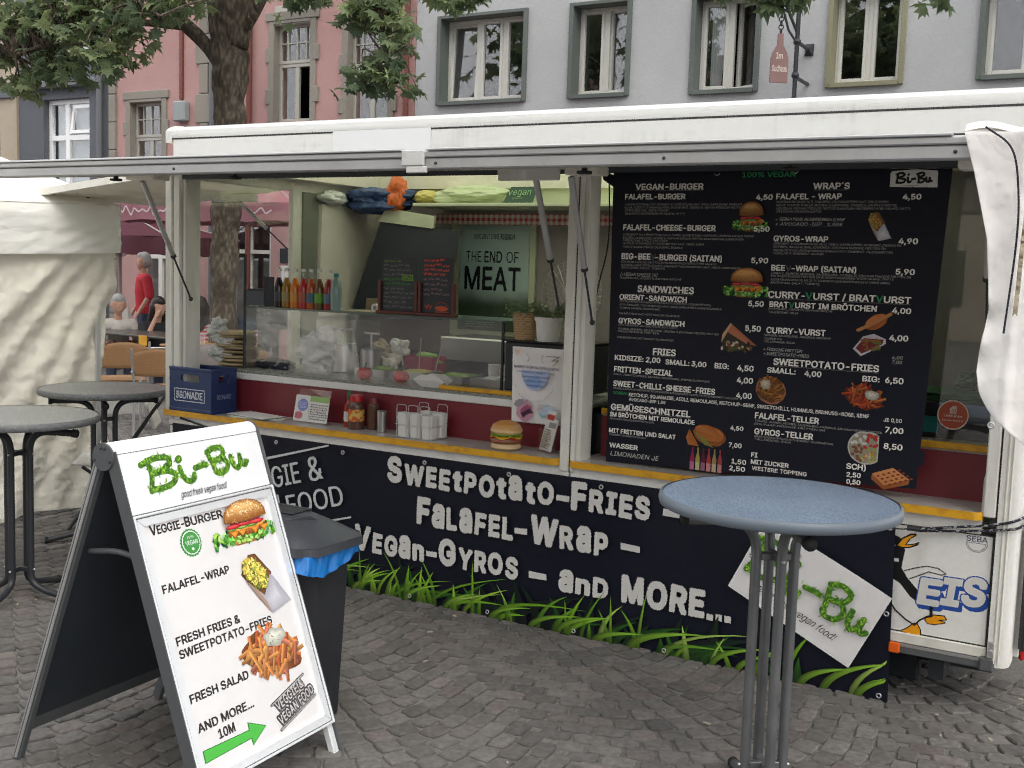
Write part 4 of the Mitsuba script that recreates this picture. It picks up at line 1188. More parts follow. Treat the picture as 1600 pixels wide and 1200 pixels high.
# flap of the left end window
ef = part(tl, 'flap', hull([(x, y, z) for y in (4.76, 5.92) for x, z in ((XL - .02, 2.262), (XL - .02, 2.235), (-6.30, 2.135), (-6.30, 2.11))]), 'flap_under', label='raised flap over the left end window')
part(ef, 'edge_profile', cat([hull([(x, y, z) for y in (4.745, 4.775) for x, z in ((XL - .02, 2.266), (XL - .02, 2.22), (-6.315, 2.14), (-6.315, 2.098))]), box(-6.32, -6.29, 4.745, 5.93, 2.10, 2.145, .005)]), 'cream_post')
part(ef, 'lock_knob', cat([cyl((-6.24, 5.1, 2.12), (-6.24, 5.1, 2.085), .012), cyl((-6.24, 5.1, 2.09), (-6.24, 5.1, 2.08), .03)]), 'black_plastic', True)
a, b = np.array([-5.62, 5.82, 2.17]), np.array([-5.09, 5.80, 1.80])
s = part(ef, 'gas_strut', cyl(a, a + (b - a) * .6, .013), 'alu_matte', True)
part(s, 'rod', cyl(a + (b - a) * .6, b, .005, 8), 'tube_dark', True)
part(ef, 'bracket', box(-5.80, -5.45, 5.78, 5.88, 2.135, 2.185, .006), 'cream_post')

solo('plastic_sheet', 'blank white plastic sheet taped on the roof fascia above the left flap', 'sheet', cat([box(-3.85, -3.235, YF - .0175, YF - .0155, 2.285, 2.425), box(-3.236, -3.228, YF - .020, YF - .0155, 2.275, 2.427)]), mat('film_white', (.635, .645, .65), .25))

# interior fittings, parts of the trailer
part(tl, 'upper_cabinet', cat([box(-4.45, -1.6, 6.30, 6.74, 2.135, 2.157, .003), box(-4.50, -1.6, 6.60, 6.74, 2.157, 2.27)]), 'green_wall', label='pale green top shelf')
part(tl, 'wall_panel', box(-4.40, -3.72, 6.725, 6.748, 1.25, 2.06), 'green_wall', label='pale green panel round the poster')
part(tl, 'gingham_strip', box(-4.46, -1.6, 6.58, 6.60, 2.03, 2.10), mat('gingham', proc(lambda p, n, uv: mix((.60, .55, .50), (.42, .05, .06), .5 * (dr.select(dr.sin(p.x * 150) > 0, 1., 0.) + dr.select(dr.sin(p.z * 150) > 0, 1., 0.)))), .7), label='red and white checked strip below the shelf')
hp_ = np.array([(-4.724, 2.03), (-4.054, 1.968), (-4.11, 1.807), (-4.188, 1.376), (-4.98, 1.338)])
part(tl, 'extractor_hood', hull([(x, 6.31, z) for x, z in hp_] + [(min(x, -4.5), 6.70, z) for x, z in hp_]), 'slate_panel')
part(tl, 'hood_edge', extrude(sg.Polygon([(-4.661, 2.122), (-4.262, 2.068), (-4.27, 1.985), (-4.729, 2.03)]), .02, FAC(6.31)), 'green_wall')
part(tl, 'end_panel', hull([(XL + a, y, z) for a in (.04, .07) for y, z in ((6.02, 2.13), (6.70, 2.13), (6.34, 1.37), (6.0, 1.37))]), 'cream_panel', label='cream panel on the inside of the end wall')
part(tl, 'end_panel', box(XL + .036, XL + .05, 5.85, 6.0, 1.0, 2.2), mat('olive_panel', (.19, .20, .165), .4))
part(tl, 'back_counter', cat([box(-4.9, -1.6, 6.25, 6.72, .3, 1.12, .005)]), 'dark_steel')
part(tl, 'fryer', cat([box(-4.1, -3.3, 6.15, 6.55, 1.12, 1.28, .01), box(-3.2, -2.8, 6.2, 6.6, 1.12, 1.2, .01)]), 'steel')

# ------------------------------------------------------------------ banner along the trailer
bn = thing('banner', 'long dark banner along the lower stall front, with white lettering and grass', 'banner')
def ban_fn(U, V):
    x = -5.03 + U * (5.03 - .856) - .018 * V * U
    z = -.008 + V * .768
    y = YF - .017 - .0075 * (1 - V) - .004 * np.sin(x * 5) * (1 - V) - .003 * np.sin(x * 13 + 2) * np.sin(V * 3) - .035 * np.exp(-((x + 4.1) ** 2) / .4) * (1 - V) * 0
    return np.stack([x, y, z], -1)
part(bn, 'sheet', thick(grid_sheet(ban_fn, 130, 16), .002), 'navy_film', True)
BF = FAC(YF - .036)
ik = Ink()
W_ = (205, 203, 198)


def handcut(txt, x, zb, cap, width, col=W_, fat=.06, seed=1):
    """Words in uneven, rough edged capitals; lower case letters in the string stand as small capitals."""
    r = np.random.default_rng(seed)
    gs, adv = [], 0
    for c in txt:
        if c == ' ':
            adv += .42; continue
        small = c.islower()
        g = {'-': lambda: sg.box(0, .28, .62, .52), '.': lambda: sg.box(0, -.02, .30, .24)}.get(c, lambda: None)()
        if g is None:
            lowform = c in 'tan'
            g = glyph_poly(c if lowform else c.upper(), True, fat * 1.0)
            b = g.bounds
            g = sa.translate(g, -b[0], -max(b[1], -.1))
            if small:
                k = 1.12 if c == 'a' else .80
                g = sa.scale(g, .80 if not lowform else .95, k, origin=(0, 0))
            g = sa.scale(g, .92, 1.0, origin=(0, 0))
        g = sa.rotate(g, r.uniform(-3, 3), origin=(0, 0))
        g = sa.translate(g, 0, r.uniform(-.03, .03))
        g = shapely.segmentize(g, .06)
        rough = lambda p, a=r.uniform(0, 9): p + .015 * np.sin(p[:, ::-1] * 71 + a) + .008 * np.sin(p * 163 + a)
        g = shapely.transform(g, rough).buffer(0)
        w = g.bounds[2] - min(g.bounds[0], 0)
        gs.append((g, adv)); adv += w + .075
    s = width / (adv - .075)
    for g, a in gs:
        g = sa.affine_transform(g, [s, 0, 0, cap, x + a * s, zb])
        ik.poly(g, col)


# text runs: start x, baseline z, capital height, width
def smallcaps(parts_, x, zb, cap, width):
    handcut(parts_, x, zb, cap, width, seed=len(parts_))


smallcaps('Sweetpotato-Fries', -3.434, .607, .118, 1.488)
ik.pts([(-1.888, .643), (-1.79, .641), (-1.788, .672), (-1.886, .676)], W_)
smallcaps('Falafel-Wrap', -3.244, .408, .122, 1.092)
ik.pts([(-2.088, .455), (-1.99, .452), (-1.992, .482), (-2.09, .486)], W_)
smallcaps('Vegan-Gyros', -3.645, .215, .118, 1.016)
ik.pts([(-2.57, .238), (-2.472, .240), (-2.474, .270), (-2.572, .272)], W_)
smallcaps('and', -2.408, .205, .105, .268)
smallcaps('MORE...', -2.075, .203, .112, .536)
# veggie & vegan food logo, rising to the right
LG = (196, 199, 200)
ang = .262
c_, s_ = math.cos(ang), math.sin(ang)
def lg(t, x, z, w, h):
    v, f, tw = glyphs(t, False)
    q = np.column_stack([v[:, 0] * w / tw, v[:, 1] * h + .06 * v[:, 0] / tw * h])
    ik.tri(q @ np.array([[c_, s_], [-s_, c_]]) + [x, z], f, LG)
for dx in (0, .0025, .005):
    lg('VEGGIE', -4.46 + dx, .405, .455, .115)
    lg('&', -3.955 + dx, .54, .095, .13)
    lg('VEGAN', -4.52 + dx, .235, .375, .105)
    lg('FOOD', -4.105 + dx, .335, .40, .108)
for (x0, z0, x1, z1) in ((-4.60, .535, -3.83, .756), (-4.42, .165, -3.668, .385)):
    ik.pts([(x0, z0), (x0, z0 + .018), (x1, z1 + .004), (x1, z1 - .006)], LG)
    for t in (.3, .5, .68, .83):
        pass
# grass blades
gr = np.random.default_rng(17)
def blade(x, z, h, lean, w, col, n=8, bend=.6, edge=None):
    t = np.linspace(0, 1, n)
    px_, pz_ = x + lean * h * t ** (1 + bend), z + h * (t - .28 * bend * t * t * min(1.6, abs(lean)))
    d = np.gradient(np.column_stack([px_, pz_]), axis=0)
    d /= np.linalg.norm(d, axis=1, keepdims=True)
    k = np.column_stack([-d[:, 1], d[:, 0]]) * (w * (1 - t ** 1.6) * .5)[:, None]
    a, b = np.column_stack([px_, pz_]) + k, np.column_stack([px_, pz_]) - k
    a, b = (np.clip(q, [-5.02, -.004], [-.866, .76]) for q in (a, b))
    m_ = np.clip(np.column_stack([px_, pz_]), [-5.02, -.004], [-.866, .76])
    V = np.vstack([a, m_, b])
    F = np.array([q for o in (0, n) for i in range(n - 1) for q in ([o + i, o + i + 1, o + n + i], [o + i + 1, o + n + i + 1, o + n + i])])
    sh = np.linspace(.45, 1.08, n)
    ed = np.asarray(col) * (sh * .62)[:, None] if edge is None else np.tile(np.asarray(edge, float), (n, 1))
    C = np.vstack([ed, np.asarray(col) * sh[:, None], ed if edge is not None else np.asarray(col) * (sh * .86)[:, None]])
    ik.tri(V, F, np.clip(C, 0, 255))
ik.up()
for layer, (n, h, w, cols) in enumerate([(64, (.10, .26), (.05, .09), [(12, 36, 18), (18, 52, 20), (14, 44, 24)]), (78, (.08, .22), (.034, .055), [(50, 104, 26), (66, 128, 32), (38, 88, 22)]), (104, (.08, .28), (.016, .036), [(150, 208, 50), (174, 222, 66), (132, 192, 42), (190, 228, 104), (112, 172, 44)])]):
    ik.up()
    for i in range(n):
        x = gr.uniform(-5.0, -.9)
        if gr.uniform() < .45 * (x > -2.6) + .25 * (x > -1.4):
            continue
        blade(x, -.006, gr.uniform(*h), gr.uniform(-.7, 2.2), gr.uniform(*w), cols[gr.integers(len(cols))], bend=gr.uniform(.3, 1.1), edge=((16, 20, 26) if layer == 0 else (20, 46, 22) if layer == 1 else None))
ik.up()
for x, h, ln, w in ((-3.42, .17, .45, .022), (-3.3, .14, 1.4, .026), (-3.05, .13, 1.3, .022), (-2.78, .12, 1.7, .024), (-2.55, .13, 1.9, .026), (-2.40, .16, 1.6, .026), (-2.2, .1, 2.2, .03), (-2.02, .17, 1.9, .036), (-1.98, .25, .12, .018), (-1.62, .16, 1.5, .026), (-1.5, .12, 1.2, .026), (-1.22, .14, 1.4, .03), (-1.12, .20, 1.25, .03), (-.98, .13, 1.2, .03)):
    blade(x, -.006, h * 1.15, ln, w * 1.15, (150, 204, 62), 12, .7)
put(bn, 'lettering', ik, BF)
part(bn, 'eyelet', [trimesh.creation.torus(.009, .0035, major_sections=14, minor_sections=6).apply_transform(trimesh.transformations.rotation_matrix(PI / 2, (1, 0, 0))).apply_translation((x, YF - .040, z)) for x, z in ((-3.273, .022), (-2.799, .024), (-2.315, .02), (-1.849, .018), (-4.2, .734), (-3.73, .728), (-3.2, .735), (-2.7, .735), (-2.2, .735), (-1.7, .735), (-.89, .02), (-.882, .372), (-.89, .733), (-1.3, .735), (-4.6, .735))], 'alu', True)

# elastic rope from banner corner round the stall end
rp = thing('elastic_cord', 'dark speckled elastic cord strung from the banner corner round the stall end', 'cord')
part(rp, 'cord', [tube(smooth_path(p, 6), .0052, 8) for p in ([(-.80, YF - .045, .742), (-.62, YF - .035, .775), (-.50, YF - .036, .80), (-.42, YF - .01, .825), (-.385, YF + .08, .85), (-.38, YF + .4, .90)], [(-.79, YF - .042, .735), (-.62, YF - .032, .757), (-.48, YF - .034, .782), (-.405, YF - .005, .80), (-.38, YF + .2, .83)])], mat('cord', proc(lambda p, n, uv: mix((.012, .012, .02), (.34, .34, .36), dr.select(noise(p.x * 160, p.y * 160, p.z * 160) > .62, 1., 0.))), .8), True)
part(rp, 'hook', [tube([(-.882, YF - .045, .733), (-.84, YF - .048, .736), (-.81, YF - .045, .742)], .003, 8), tube([(-.822, YF - .045, .742), (-.775, YF - .044, .745)], .010, 10)], 'tube_dark', True)

# white poster taped askew over the banner
po = thing('logo_poster', 'white poster with a grassy logo, taped askew over the right end of the banner', 'poster')
pl_, pr_, pb_ = np.array([-1.56, .375]), np.array([-.865, .447]), np.array([-1.019, .114])
ux = pb_ - pl_; Lx = np.linalg.norm(ux); ux = ux / Lx
vx = pr_ - pb_; Ly = np.linalg.norm(vx); vx = np.array([-ux[1], ux[0]])
PFR = ((pl_[0], YF - .046, pl_[1]), (ux[0], 0, ux[1]), (vx[0], 0, vx[1]), (0, -1, 0))
part(po, 'sheet', thick(grid_sheet(lambda U, V: np.stack([pl_[0] + ux[0] * Lx * U + vx[0] * Ly * V, YF - .048 - .006 * np.sin(U * 6) * V - .012 * U * V, pl_[1] + ux[1] * Lx * U + vx[1] * Ly * V], -1), 12, 10), .001), 'poster_paper', True)


def grass_logo(ik, x, y, w, h, seed=2, dark=False):
    """The logo written in blades of grass: B i - B u."""
    r = np.random.default_rng(seed)
    S = [[(.04, .02), (.075, .50), (.06, .94)], [(.0, .84), (.12, .97), (.24, .93), (.255, .76), (.18, .58), (.11, .52)], [(.11, .54), (.22, .53), (.285, .36), (.24, .13), (.12, .04), (.05, .08)],
         [(.335, .56), (.345, .30), (.375, .12), (.43, .10), (.455, .26)], [(.335, .80), (.35, .83)], [(.475, .45), (.56, .50), (.59, .49)],
         [(.63, .76), (.655, .45), (.67, .18)], [(.62, .86), (.70, .97), (.775, .91), (.775, .72), (.72, .58), (.66, .55)], [(.67, .55), (.76, .58), (.80, .40), (.77, .20), (.70, .14), (.66, .22)],
         [(.845, .60), (.85, .36), (.885, .20), (.925, .30), (.94, .58)], [(.94, .56), (.945, .34), (.97, .26), (1.0, .34)]]
    ik.z = Ink.STEP
    tot = []
    for s in S:
        P = smooth_path(s, 6)[:, :2] * [w, h] + [x, y]
        tot.append(P)
        ik.line(P, .048 * w * (.9 if len(s) > 2 else 1.1), (74, 122, 36))
    ik.up()
    for P in tot:
        L = np.linalg.norm(np.diff(P, axis=0), axis=1).sum()
        n = int(L / w * 150) + 6
        for i in range(n):
            p = P[r.integers(len(P))] + r.normal(0, .013 * w, 2)
            a = r.uniform(0, 2 * PI) if r.uniform() < .45 else PI / 2 + r.normal(0, .7)
            l, b = w * r.uniform(.016, .036), w * r.uniform(.004, .007)
            d = np.array([math.cos(a), math.sin(a)]); q = np.array([-d[1], d[0]])
            c = [(136, 188, 52), (164, 208, 70), (104, 160, 44), (64, 106, 32), (120, 176, 48), (44, 80, 26)][r.integers(6)]
            ik.tri([p - q * b, p + q * b, p + d * l], [[0, 1, 2]], c)
        ik.z += .00012


ik = Ink()
grass_logo(ik, .012, .118, .575, .185, 5)
ik.text('good fresh vegan food!', .105, .070, .385, .034, (25, 25, 28), False, .35)
ik.z = Ink.STEP
put(po, 'lettering', ik, ((pl_[0] , YF - .066, pl_[1]), PFR[1], PFR[2], PFR[3]))

# ------------------------------------------------------------------ menu board: words with x, baseline z, width, capital height, tint
MENU = [('100% VEGAN', -1.634, 2.168, 0.235, 0.0213, 'g'),
('VEGAN-BURGER', -2.139, 2.117, 0.328, 0.0259, 'u'),
('FALAFEL-BURGER', -2.19, 2.074, 0.296, 0.0233, 'w'),
('4,50', -1.566, 2.071, 0.074, 0.0212, 'w'),
('FALAFEL-CHEESE-BURGER', -2.193, 1.933, 0.449, 0.0247, 'w'),
('5,50', -1.568, 1.934, 0.069, 0.0213, 'w'),
('BIG-BEE', -2.195, 1.799, 0.144, 0.0263, 'w'),
('V', -2.048, 1.798, 0.023, 0.0259, 'k'),
('-BURGER (SAITAN)', -2.024, 1.798, 0.317, 0.0259, 'w'),
('5,90', -1.572, 1.797, 0.075, 0.0221, 'w'),
('(+VEGAN CHEESE 1€)', -2.198, 1.721, 0.185, 0.0152, 'i'),
('SANDWICHES', -2.107, 1.65, 0.276, 0.0289, 'u'),
('ORIENT-SANDWICH', -2.197, 1.611, 0.334, 0.0237, 'w'),
('5,50', -1.575, 1.608, 0.069, 0.0222, 'w'),
('GYROS-SANDWICH', -2.197, 1.5, 0.328, 0.0244, 'w'),
('WRAP´S', -1.319, 2.115, 0.153, 0.025, 'u'),
('FALAFEL - WRAP', -1.477, 2.073, 0.279, 0.0224, 'w'),
('4,50', -0.95, 2.071, 0.072, 0.0211, 'w'),
('+ GEBRATENE AUBERGINEN 0,50€', -1.475, 1.981, 0.295, 0.0128, 'i'),
('+ AVOCADO-DIP   1,00€', -1.474, 1.961, 0.287, 0.0128, 'iu'),
('GYROS-WRAP', -1.478, 1.893, 0.235, 0.0231, 'w'),
('4,90', -0.955, 1.891, 0.076, 0.0218, 'w'),
('BEE', -1.481, 1.767, 0.06, 0.0233, 'w'),
('V', -1.417, 1.766, 0.023, 0.0231, 'k'),
('-WRAP (SAITAN)', -1.391, 1.767, 0.273, 0.023, 'w'),
('5,90', -0.958, 1.766, 0.075, 0.0219, 'w'),
('CURRY-', -1.488, 1.649, 0.161, 0.0272, 'u'),
('V', -1.325, 1.65, 0.03, 0.0268, 'gu'),
('URST / BRAT', -1.291, 1.649, 0.259, 0.0267, 'u'),
('V', -1.03, 1.649, 0.029, 0.026, 'gu'),
('URST', -0.998, 1.648, 0.108, 0.0259, 'u'),
('BRAT', -1.48, 1.609, 0.083, 0.0234, 'w'),
('V', -1.394, 1.609, 0.024, 0.0232, 'g'),
('URST IM BRÖTCHEN', -1.367, 1.609, 0.343, 0.0231, 'w'),
('4,00', -0.962, 1.606, 0.075, 0.0221, 'w'),
('5,50', -1.583, 1.498, 0.07, 0.0237, 'w'),
('FRIES', -2.016, 1.364, 0.112, 0.0289, 'u'),
('KIDSIZE: 2,00', -2.208, 1.327, 0.23, 0.0226, 'w'),
('SMALL: 3,00', -1.952, 1.324, 0.197, 0.0219, 'w'),
('BIG:', -1.715, 1.323, 0.066, 0.0229, 'w'),
('4,50', -1.61, 1.321, 0.075, 0.0233, 'w'),
('FRITTEN-SPEZIAL', -2.209, 1.271, 0.293, 0.0253, 'w'),
('4,00', -1.609, 1.266, 0.074, 0.024, 'w'),
('SWEET-CHILLI-SHEESE-FRIES', -2.21, 1.203, 0.503, 0.0254, 'w'),
('4,00', -1.608, 1.198, 0.071, 0.024, 'w'),
('SOSSEN:', -2.209, 1.165, 0.073, 0.0128, 'g'),
('KETCHUP, SOJANAISE, AIOLI, REMOULADE, KETCHUP-SENF, SWEETCHILLI, HUMMUS, ERDNUSS-SOSSE, SENF', -2.128, 1.161, 1.101, 0.0155, 'w'),
('AVOCADO-DIP 1,00', -2.127, 1.139, 0.184, 0.014, 'w'),
('GEMÜSESCHNITZEL', -2.217, 1.09, 0.398, 0.027, 'u'),
('IM BRÖTCHEN MIT REMOULADE', -2.221, 1.058, 0.424, 0.0199, 'w'),
('4,50', -1.627, 1.052, 0.06, 0.0188, 'w'),
('MIT FRITTEN UND SALAT', -2.222, 0.981, 0.337, 0.02, 'w'),
('7,00', -1.63, 0.974, 0.059, 0.0202, 'w'),
('WASSER', -2.217, 0.91, 0.146, 0.0214, 'w'),
('LIMONADEN JE', -2.21, 0.871, 0.244, 0.0214, 'i'),
('1,50', -1.614, 0.902, 0.068, 0.0202, 'w'),
('2,50', -1.623, 0.87, 0.074, 0.0203, 'w'),
('CURRY-VURST', -1.487, 1.495, 0.258, 0.0248, 'w'),
('4,00', -0.966, 1.493, 0.075, 0.0222, 'w'),
('+ FRISCHE FRITTEN', -1.497, 1.417, 0.17, 0.0131, 'i'),
('6,00', -0.951, 1.417, 0.043, 0.0124, 'i'),
('+ SWEETPOTATO-FRIES', -1.496, 1.398, 0.201, 0.0131, 'iu'),
('7,00', -0.95, 1.398, 0.04, 0.0124, 'i'),
('SWEETPOTATO-FRIES', -1.448, 1.358, 0.449, 0.0274, 'u'),
('SMALL:', -1.474, 1.322, 0.126, 0.0222, 'w'),
('4,00', -1.309, 1.319, 0.072, 0.0226, 'w'),
('BIG:', -1.064, 1.316, 0.07, 0.0219, 'w'),
('6,50', -0.971, 1.316, 0.073, 0.023, 'w'),
('JE 0,50', -0.967, 1.154, 0.074, 0.015, 'w'),
('FALAFEL-TELLER', -1.517, 1.116, 0.282, 0.0252, 'w'),
('7,00', -0.958, 1.109, 0.073, 0.0226, 'w'),
('GYROS-TELLER', -1.516, 1.045, 0.26, 0.0252, 'w'),
('8,50', -0.959, 1.04, 0.075, 0.0233, 'w'),
('FI', -1.525, 0.941, 0.029, 0.02, 'w'),
('MIT ZUCKER', -1.524, 0.911, 0.169, 0.0187, 'w'),
('WEITERE TOPPING', -1.518, 0.883, 0.245, 0.0174, 'w'),
('SCH)', -1.107, 0.938, 0.081, 0.0231, 'w'),
('2,50', -1.104, 0.904, 0.059, 0.0193, 'w'),
('0,50', -1.103, 0.874, 0.058, 0.0193, 'w')]
TINY = [(-2.191, 2.046, 0.564), (-2.191, 2.032, 0.564), (-2.19, 2.019, 0.217), (-2.189, 2.004, 0.297), (-2.194, 1.908, 0.625), (-2.193, 1.893, 0.579), (-2.192, 1.881, 0.219), (-2.192, 1.868, 0.399), (-2.191, 1.851, 0.296), (-2.195, 1.782, 0.467), (-2.195, 1.767, 0.577), (-2.194, 1.755, 0.218), (-2.197, 1.708, 0.301), (-2.196, 1.599, 0.449), (-2.195, 1.583, 0.499), (-2.194, 1.568, 0.204), (-2.196, 1.542, 0.301), (-1.476, 2.057, 0.47), (-1.475, 2.043, 0.502), (-1.475, 2.029, 0.561), (-1.474, 2.016, 0.194), (-1.479, 1.879, 0.534), (-1.478, 1.865, 0.472), (-1.477, 1.85, 0.502), (-1.476, 1.837, 0.216), (-1.483, 1.751, 0.585), (-1.482, 1.739, 0.52), (-1.481, 1.724, 0.502), (-1.48, 1.71, 0.215), (-1.485, 1.597, 0.278), (-1.486, 1.582, 0.133), (-2.197, 1.488, 0.295), (-2.198, 1.47, 0.493), (-2.199, 1.458, 0.207), (-2.2, 1.43, 0.282), (-2.212, 1.255, 0.476), (-2.21, 1.189, 0.608), (-2.221, 1.043, 0.227), (-2.222, 0.967, 0.191), (-1.496, 1.481, 0.288), (-1.496, 1.466, 0.079), (-1.496, 1.453, 0.137), (-1.517, 1.1, 0.545), (-1.518, 1.086, 0.31), (-1.515, 1.031, 0.346), (-1.514, 1.019, 0.164)]
PICS = {'burger1': (-1.665, 1.933, 0.155, 0.13), 'burger2': (-1.699, 1.645, 0.208, 0.13), 'wrap': (-1.09, 1.903, 0.104, 0.117), 'brat': (-1.1, 1.523, 0.137, 0.085), 'gyros': (-1.698, 1.396, 0.171, 0.136), 'curry': (-1.116, 1.419, 0.137, 0.097), 'fries1': (-1.527, 1.179, 0.142, 0.143), 'fries2': (-1.148, 1.187, 0.186, 0.124), 'teller': (-1.104, 0.97, 0.123, 0.129), 'waffle': (-1.003, 0.863, 0.156, 0.099), 'schnitzel': (-1.837, 0.958, 0.192, 0.11), 'bottles': (-1.815, 0.85, 0.155, 0.11)}


def shaded(ik, pts, lo, hi, n=9, dx=-.12, dy=.22, jit=5):
    """A printed rounded thing: nested outlines running from its dark rim to its light upper left."""
    g = sg.Polygon(pts).buffer(0)
    b = g.bounds
    r_ = min(b[2] - b[0], b[3] - b[1]) / 2
    for i in range(n):
        t = i / (n - 1)
        q = g.buffer(-r_ * .80 * t)
        if q.is_empty:
            break
        q = sa.translate(q, dx * r_ * t, dy * r_ * t).intersection(g)
        ik.poly(q, np.asarray(lo) * (1 - t) + np.asarray(hi) * t, jit)
        ik.z += .00012


def speckle(ik, g, n, s, cols, r, amp=26):
    b = g.bounds
    for i in range(n):
        p = (r.uniform(b[0], b[2]), r.uniform(b[1], b[3]))
        if g.contains(sg.Point(p)):
            c = np.clip(np.asarray(cols[r.integers(len(cols))], float) + r.normal(0, amp), 0, 255)
            ik.ell(*p, s * r.uniform(.5, 1.5), s * r.uniform(.3, .9), c, r.uniform(0, 3), 6, .3)
    ik.z += .0001


def burger_pic(ik, x, y, w, h, seed=0, bright=1.0, seeds=False):
    r = np.random.default_rng(seed)
    B = lambda c: np.clip(np.array(c, float) * bright, 0, 255)
    P = lambda a: [(x + w * p, y + h * q) for p, q in a]
    def band(y0, y1, x0, x1, lo, hi, n=26, amp=.05):
        t = np.linspace(0, 1, n)
        c = .04 * (2 * t - 1) ** 2
        top, bot = y1 + c + r.uniform(-amp, amp, n) * .5, y0 + c + r.uniform(-amp, amp, n)
        xs = x0 + (x1 - x0) * t
        V = np.vstack([P(list(zip(xs, top))), P(list(zip(xs, (top + bot) / 2))), P(list(zip(xs, bot)))])
        F = np.array([q for o in (0, n) for i in range(n - 1) for q in ([o + i, o + i + 1, o + n + i], [o + i + 1, o + n + i + 1, o + n + i])])
        k = r.normal(1, .10, (n, 1))
        ik.tri(V, F, np.clip(np.vstack([B(hi) * k, (B(hi) + B(lo)) / 2 * k, B(lo) * k]), 0, 255))
        ik.up()
    ik.z = Ink.STEP
    shaded(ik, P([(.28, .05), (.36, .0), (.72, .0), (.82, .06), (.86, .2), (.24, .2)]), B((150, 98, 50)), B((214, 162, 100)), 6)
    ik.up()
    for i in range(150):                     # lettuce frills, darkest first
        a = r.uniform(.0, 1.)
        b = r.uniform(.06, .36) * (1 if a < .35 or a > .8 else .75)
        t = i / 150
        c = np.array([(30, 78, 26), (58, 124, 38), (92, 160, 54), (138, 196, 88), (178, 216, 130)][min(4, int(t * 5))]) + r.normal(0, 12, 3)
        ik.ell(x + w * a, y + h * b, w * r.uniform(.02, .05) * (1.15 - .6 * t), h * r.uniform(.03, .07) * (1.15 - .6 * t), B(np.clip(c, 0, 255)), r.uniform(0, 3), 9, .4)
        ik.z += .00002
    ik.up()
    band(.20, .34, .24, .84, (110, 56, 26), (186, 112, 54), amp=.03)
    for i in range(4):
        a = .26 + .16 * i + r.uniform(-.03, .03)
        shaded(ik, P([(a, .33), (a + .06, .20 + r.uniform(-.05, .02)), (a + .15, .33)]), B((206, 128, 40)), B((240, 178, 84)), 3)
    band(.31, .37, .24, .86, (196, 120, 40), (242, 184, 88), amp=.02)
    for i in range(3):
        shaded(ik, P([(.30 + .17 * i + .09 * math.cos(q), .385 + .035 * math.sin(q)) for q in np.linspace(0, 2 * PI, 14)]), B((58, 110, 40)), B((176, 206, 120)), 4)
    for i in range(3):
        shaded(ik, P([(.33 + .19 * i + .13 * math.cos(q), .44 + .055 * math.sin(q) + .02 * (i == 1)) for q in np.linspace(0, 2 * PI, 16)]), B((150, 22, 30)), B((232, 86, 82)), 6)
    band(.48, .53, .24, .82, (104, 34, 70), (150, 70, 110), amp=.02)
    band(.51, .535, .26, .80, (170, 110, 150), (222, 186, 210), amp=.02)
    a = np.linspace(0, PI, 30)
    dome = P([(.19, .53)] + [(.54 + .35 * math.cos(t), .55 + .45 * math.sin(t) ** .72) for t in a[::-1]] + [(.89, .54), (.54, .49)])
    shaded(ik, dome, B((132, 78, 32)), B((226, 172, 106)), 14, -.1, .42, 7)
    g = sg.Polygon(dome).buffer(0)
    speckle(ik, g, 220, w * .008, [B((180, 122, 62)), B((210, 156, 92)), B((160, 102, 50))], r, 12)
    if seeds:
        g = sa.translate(sa.scale(g, .86, .62), 0, h * .08)
        speckle(ik, g, 150, w * .010, [B((244, 220, 172)), B((226, 194, 138))], r, 8)


def wrap_pic(ik, x, y, w, h, fill=(214, 176, 72), seed=1):
    """A rolled flat bread in a white paper sleeve, filling at its upper left end."""
    r = np.random.default_rng(seed)
    P = lambda a: [(x + w * p, y + h * q) for p, q in a]
    ik.z = Ink.STEP
    shaded(ik, P([(.05, .72), (.30, 1.0), (.46, .99), (.72, .62), (.62, .4), (.40, .26)]), (112, 74, 44), (196, 152, 104), 7)
    ik.up()
    sl = P([(.10, .62), (.44, .30), (.66, .60), (.72, .56), (1.0, .08), (.52, -.02), (.30, .28)])
    shaded(ik, sl, (178, 176, 184), (232, 231, 234), 7, .1, .1, 3)
    ik.up(); ik.pts(P([(.10, .62), (.32, .42), (.44, .20), (.50, -.01), (.30, .28)]), (172, 146, 128), 6)
    for i in range(5):
        a = r.uniform(.45, .85)
        ik.line(P([(a, .55 - .3 * (a - .45)), (a + .10, .12)]), w * .006, (200, 199, 206))
    ik.up()
    e = [(.33 + .24 * math.cos(q) - .05 * math.sin(q), .68 + .26 * math.sin(q) - .06 * math.cos(q)) for q in np.linspace(0, 2 * PI, 24)]
    g = sg.Polygon(P(e)).buffer(0)
    ik.poly(g, np.array(fill) * .5); ik.up()
    for t in (.62, .8, 1., 1.14):
        speckle(ik, g, 120, w * .035 * (1.5 - .6 * t), [np.clip(np.array(fill) * t, 0, 255), np.clip(np.array(fill) * t + (10, 16, 30), 0, 255), np.clip(np.array((150, 160, 70)) * t, 0, 255)], r, 12)
        ik.up()


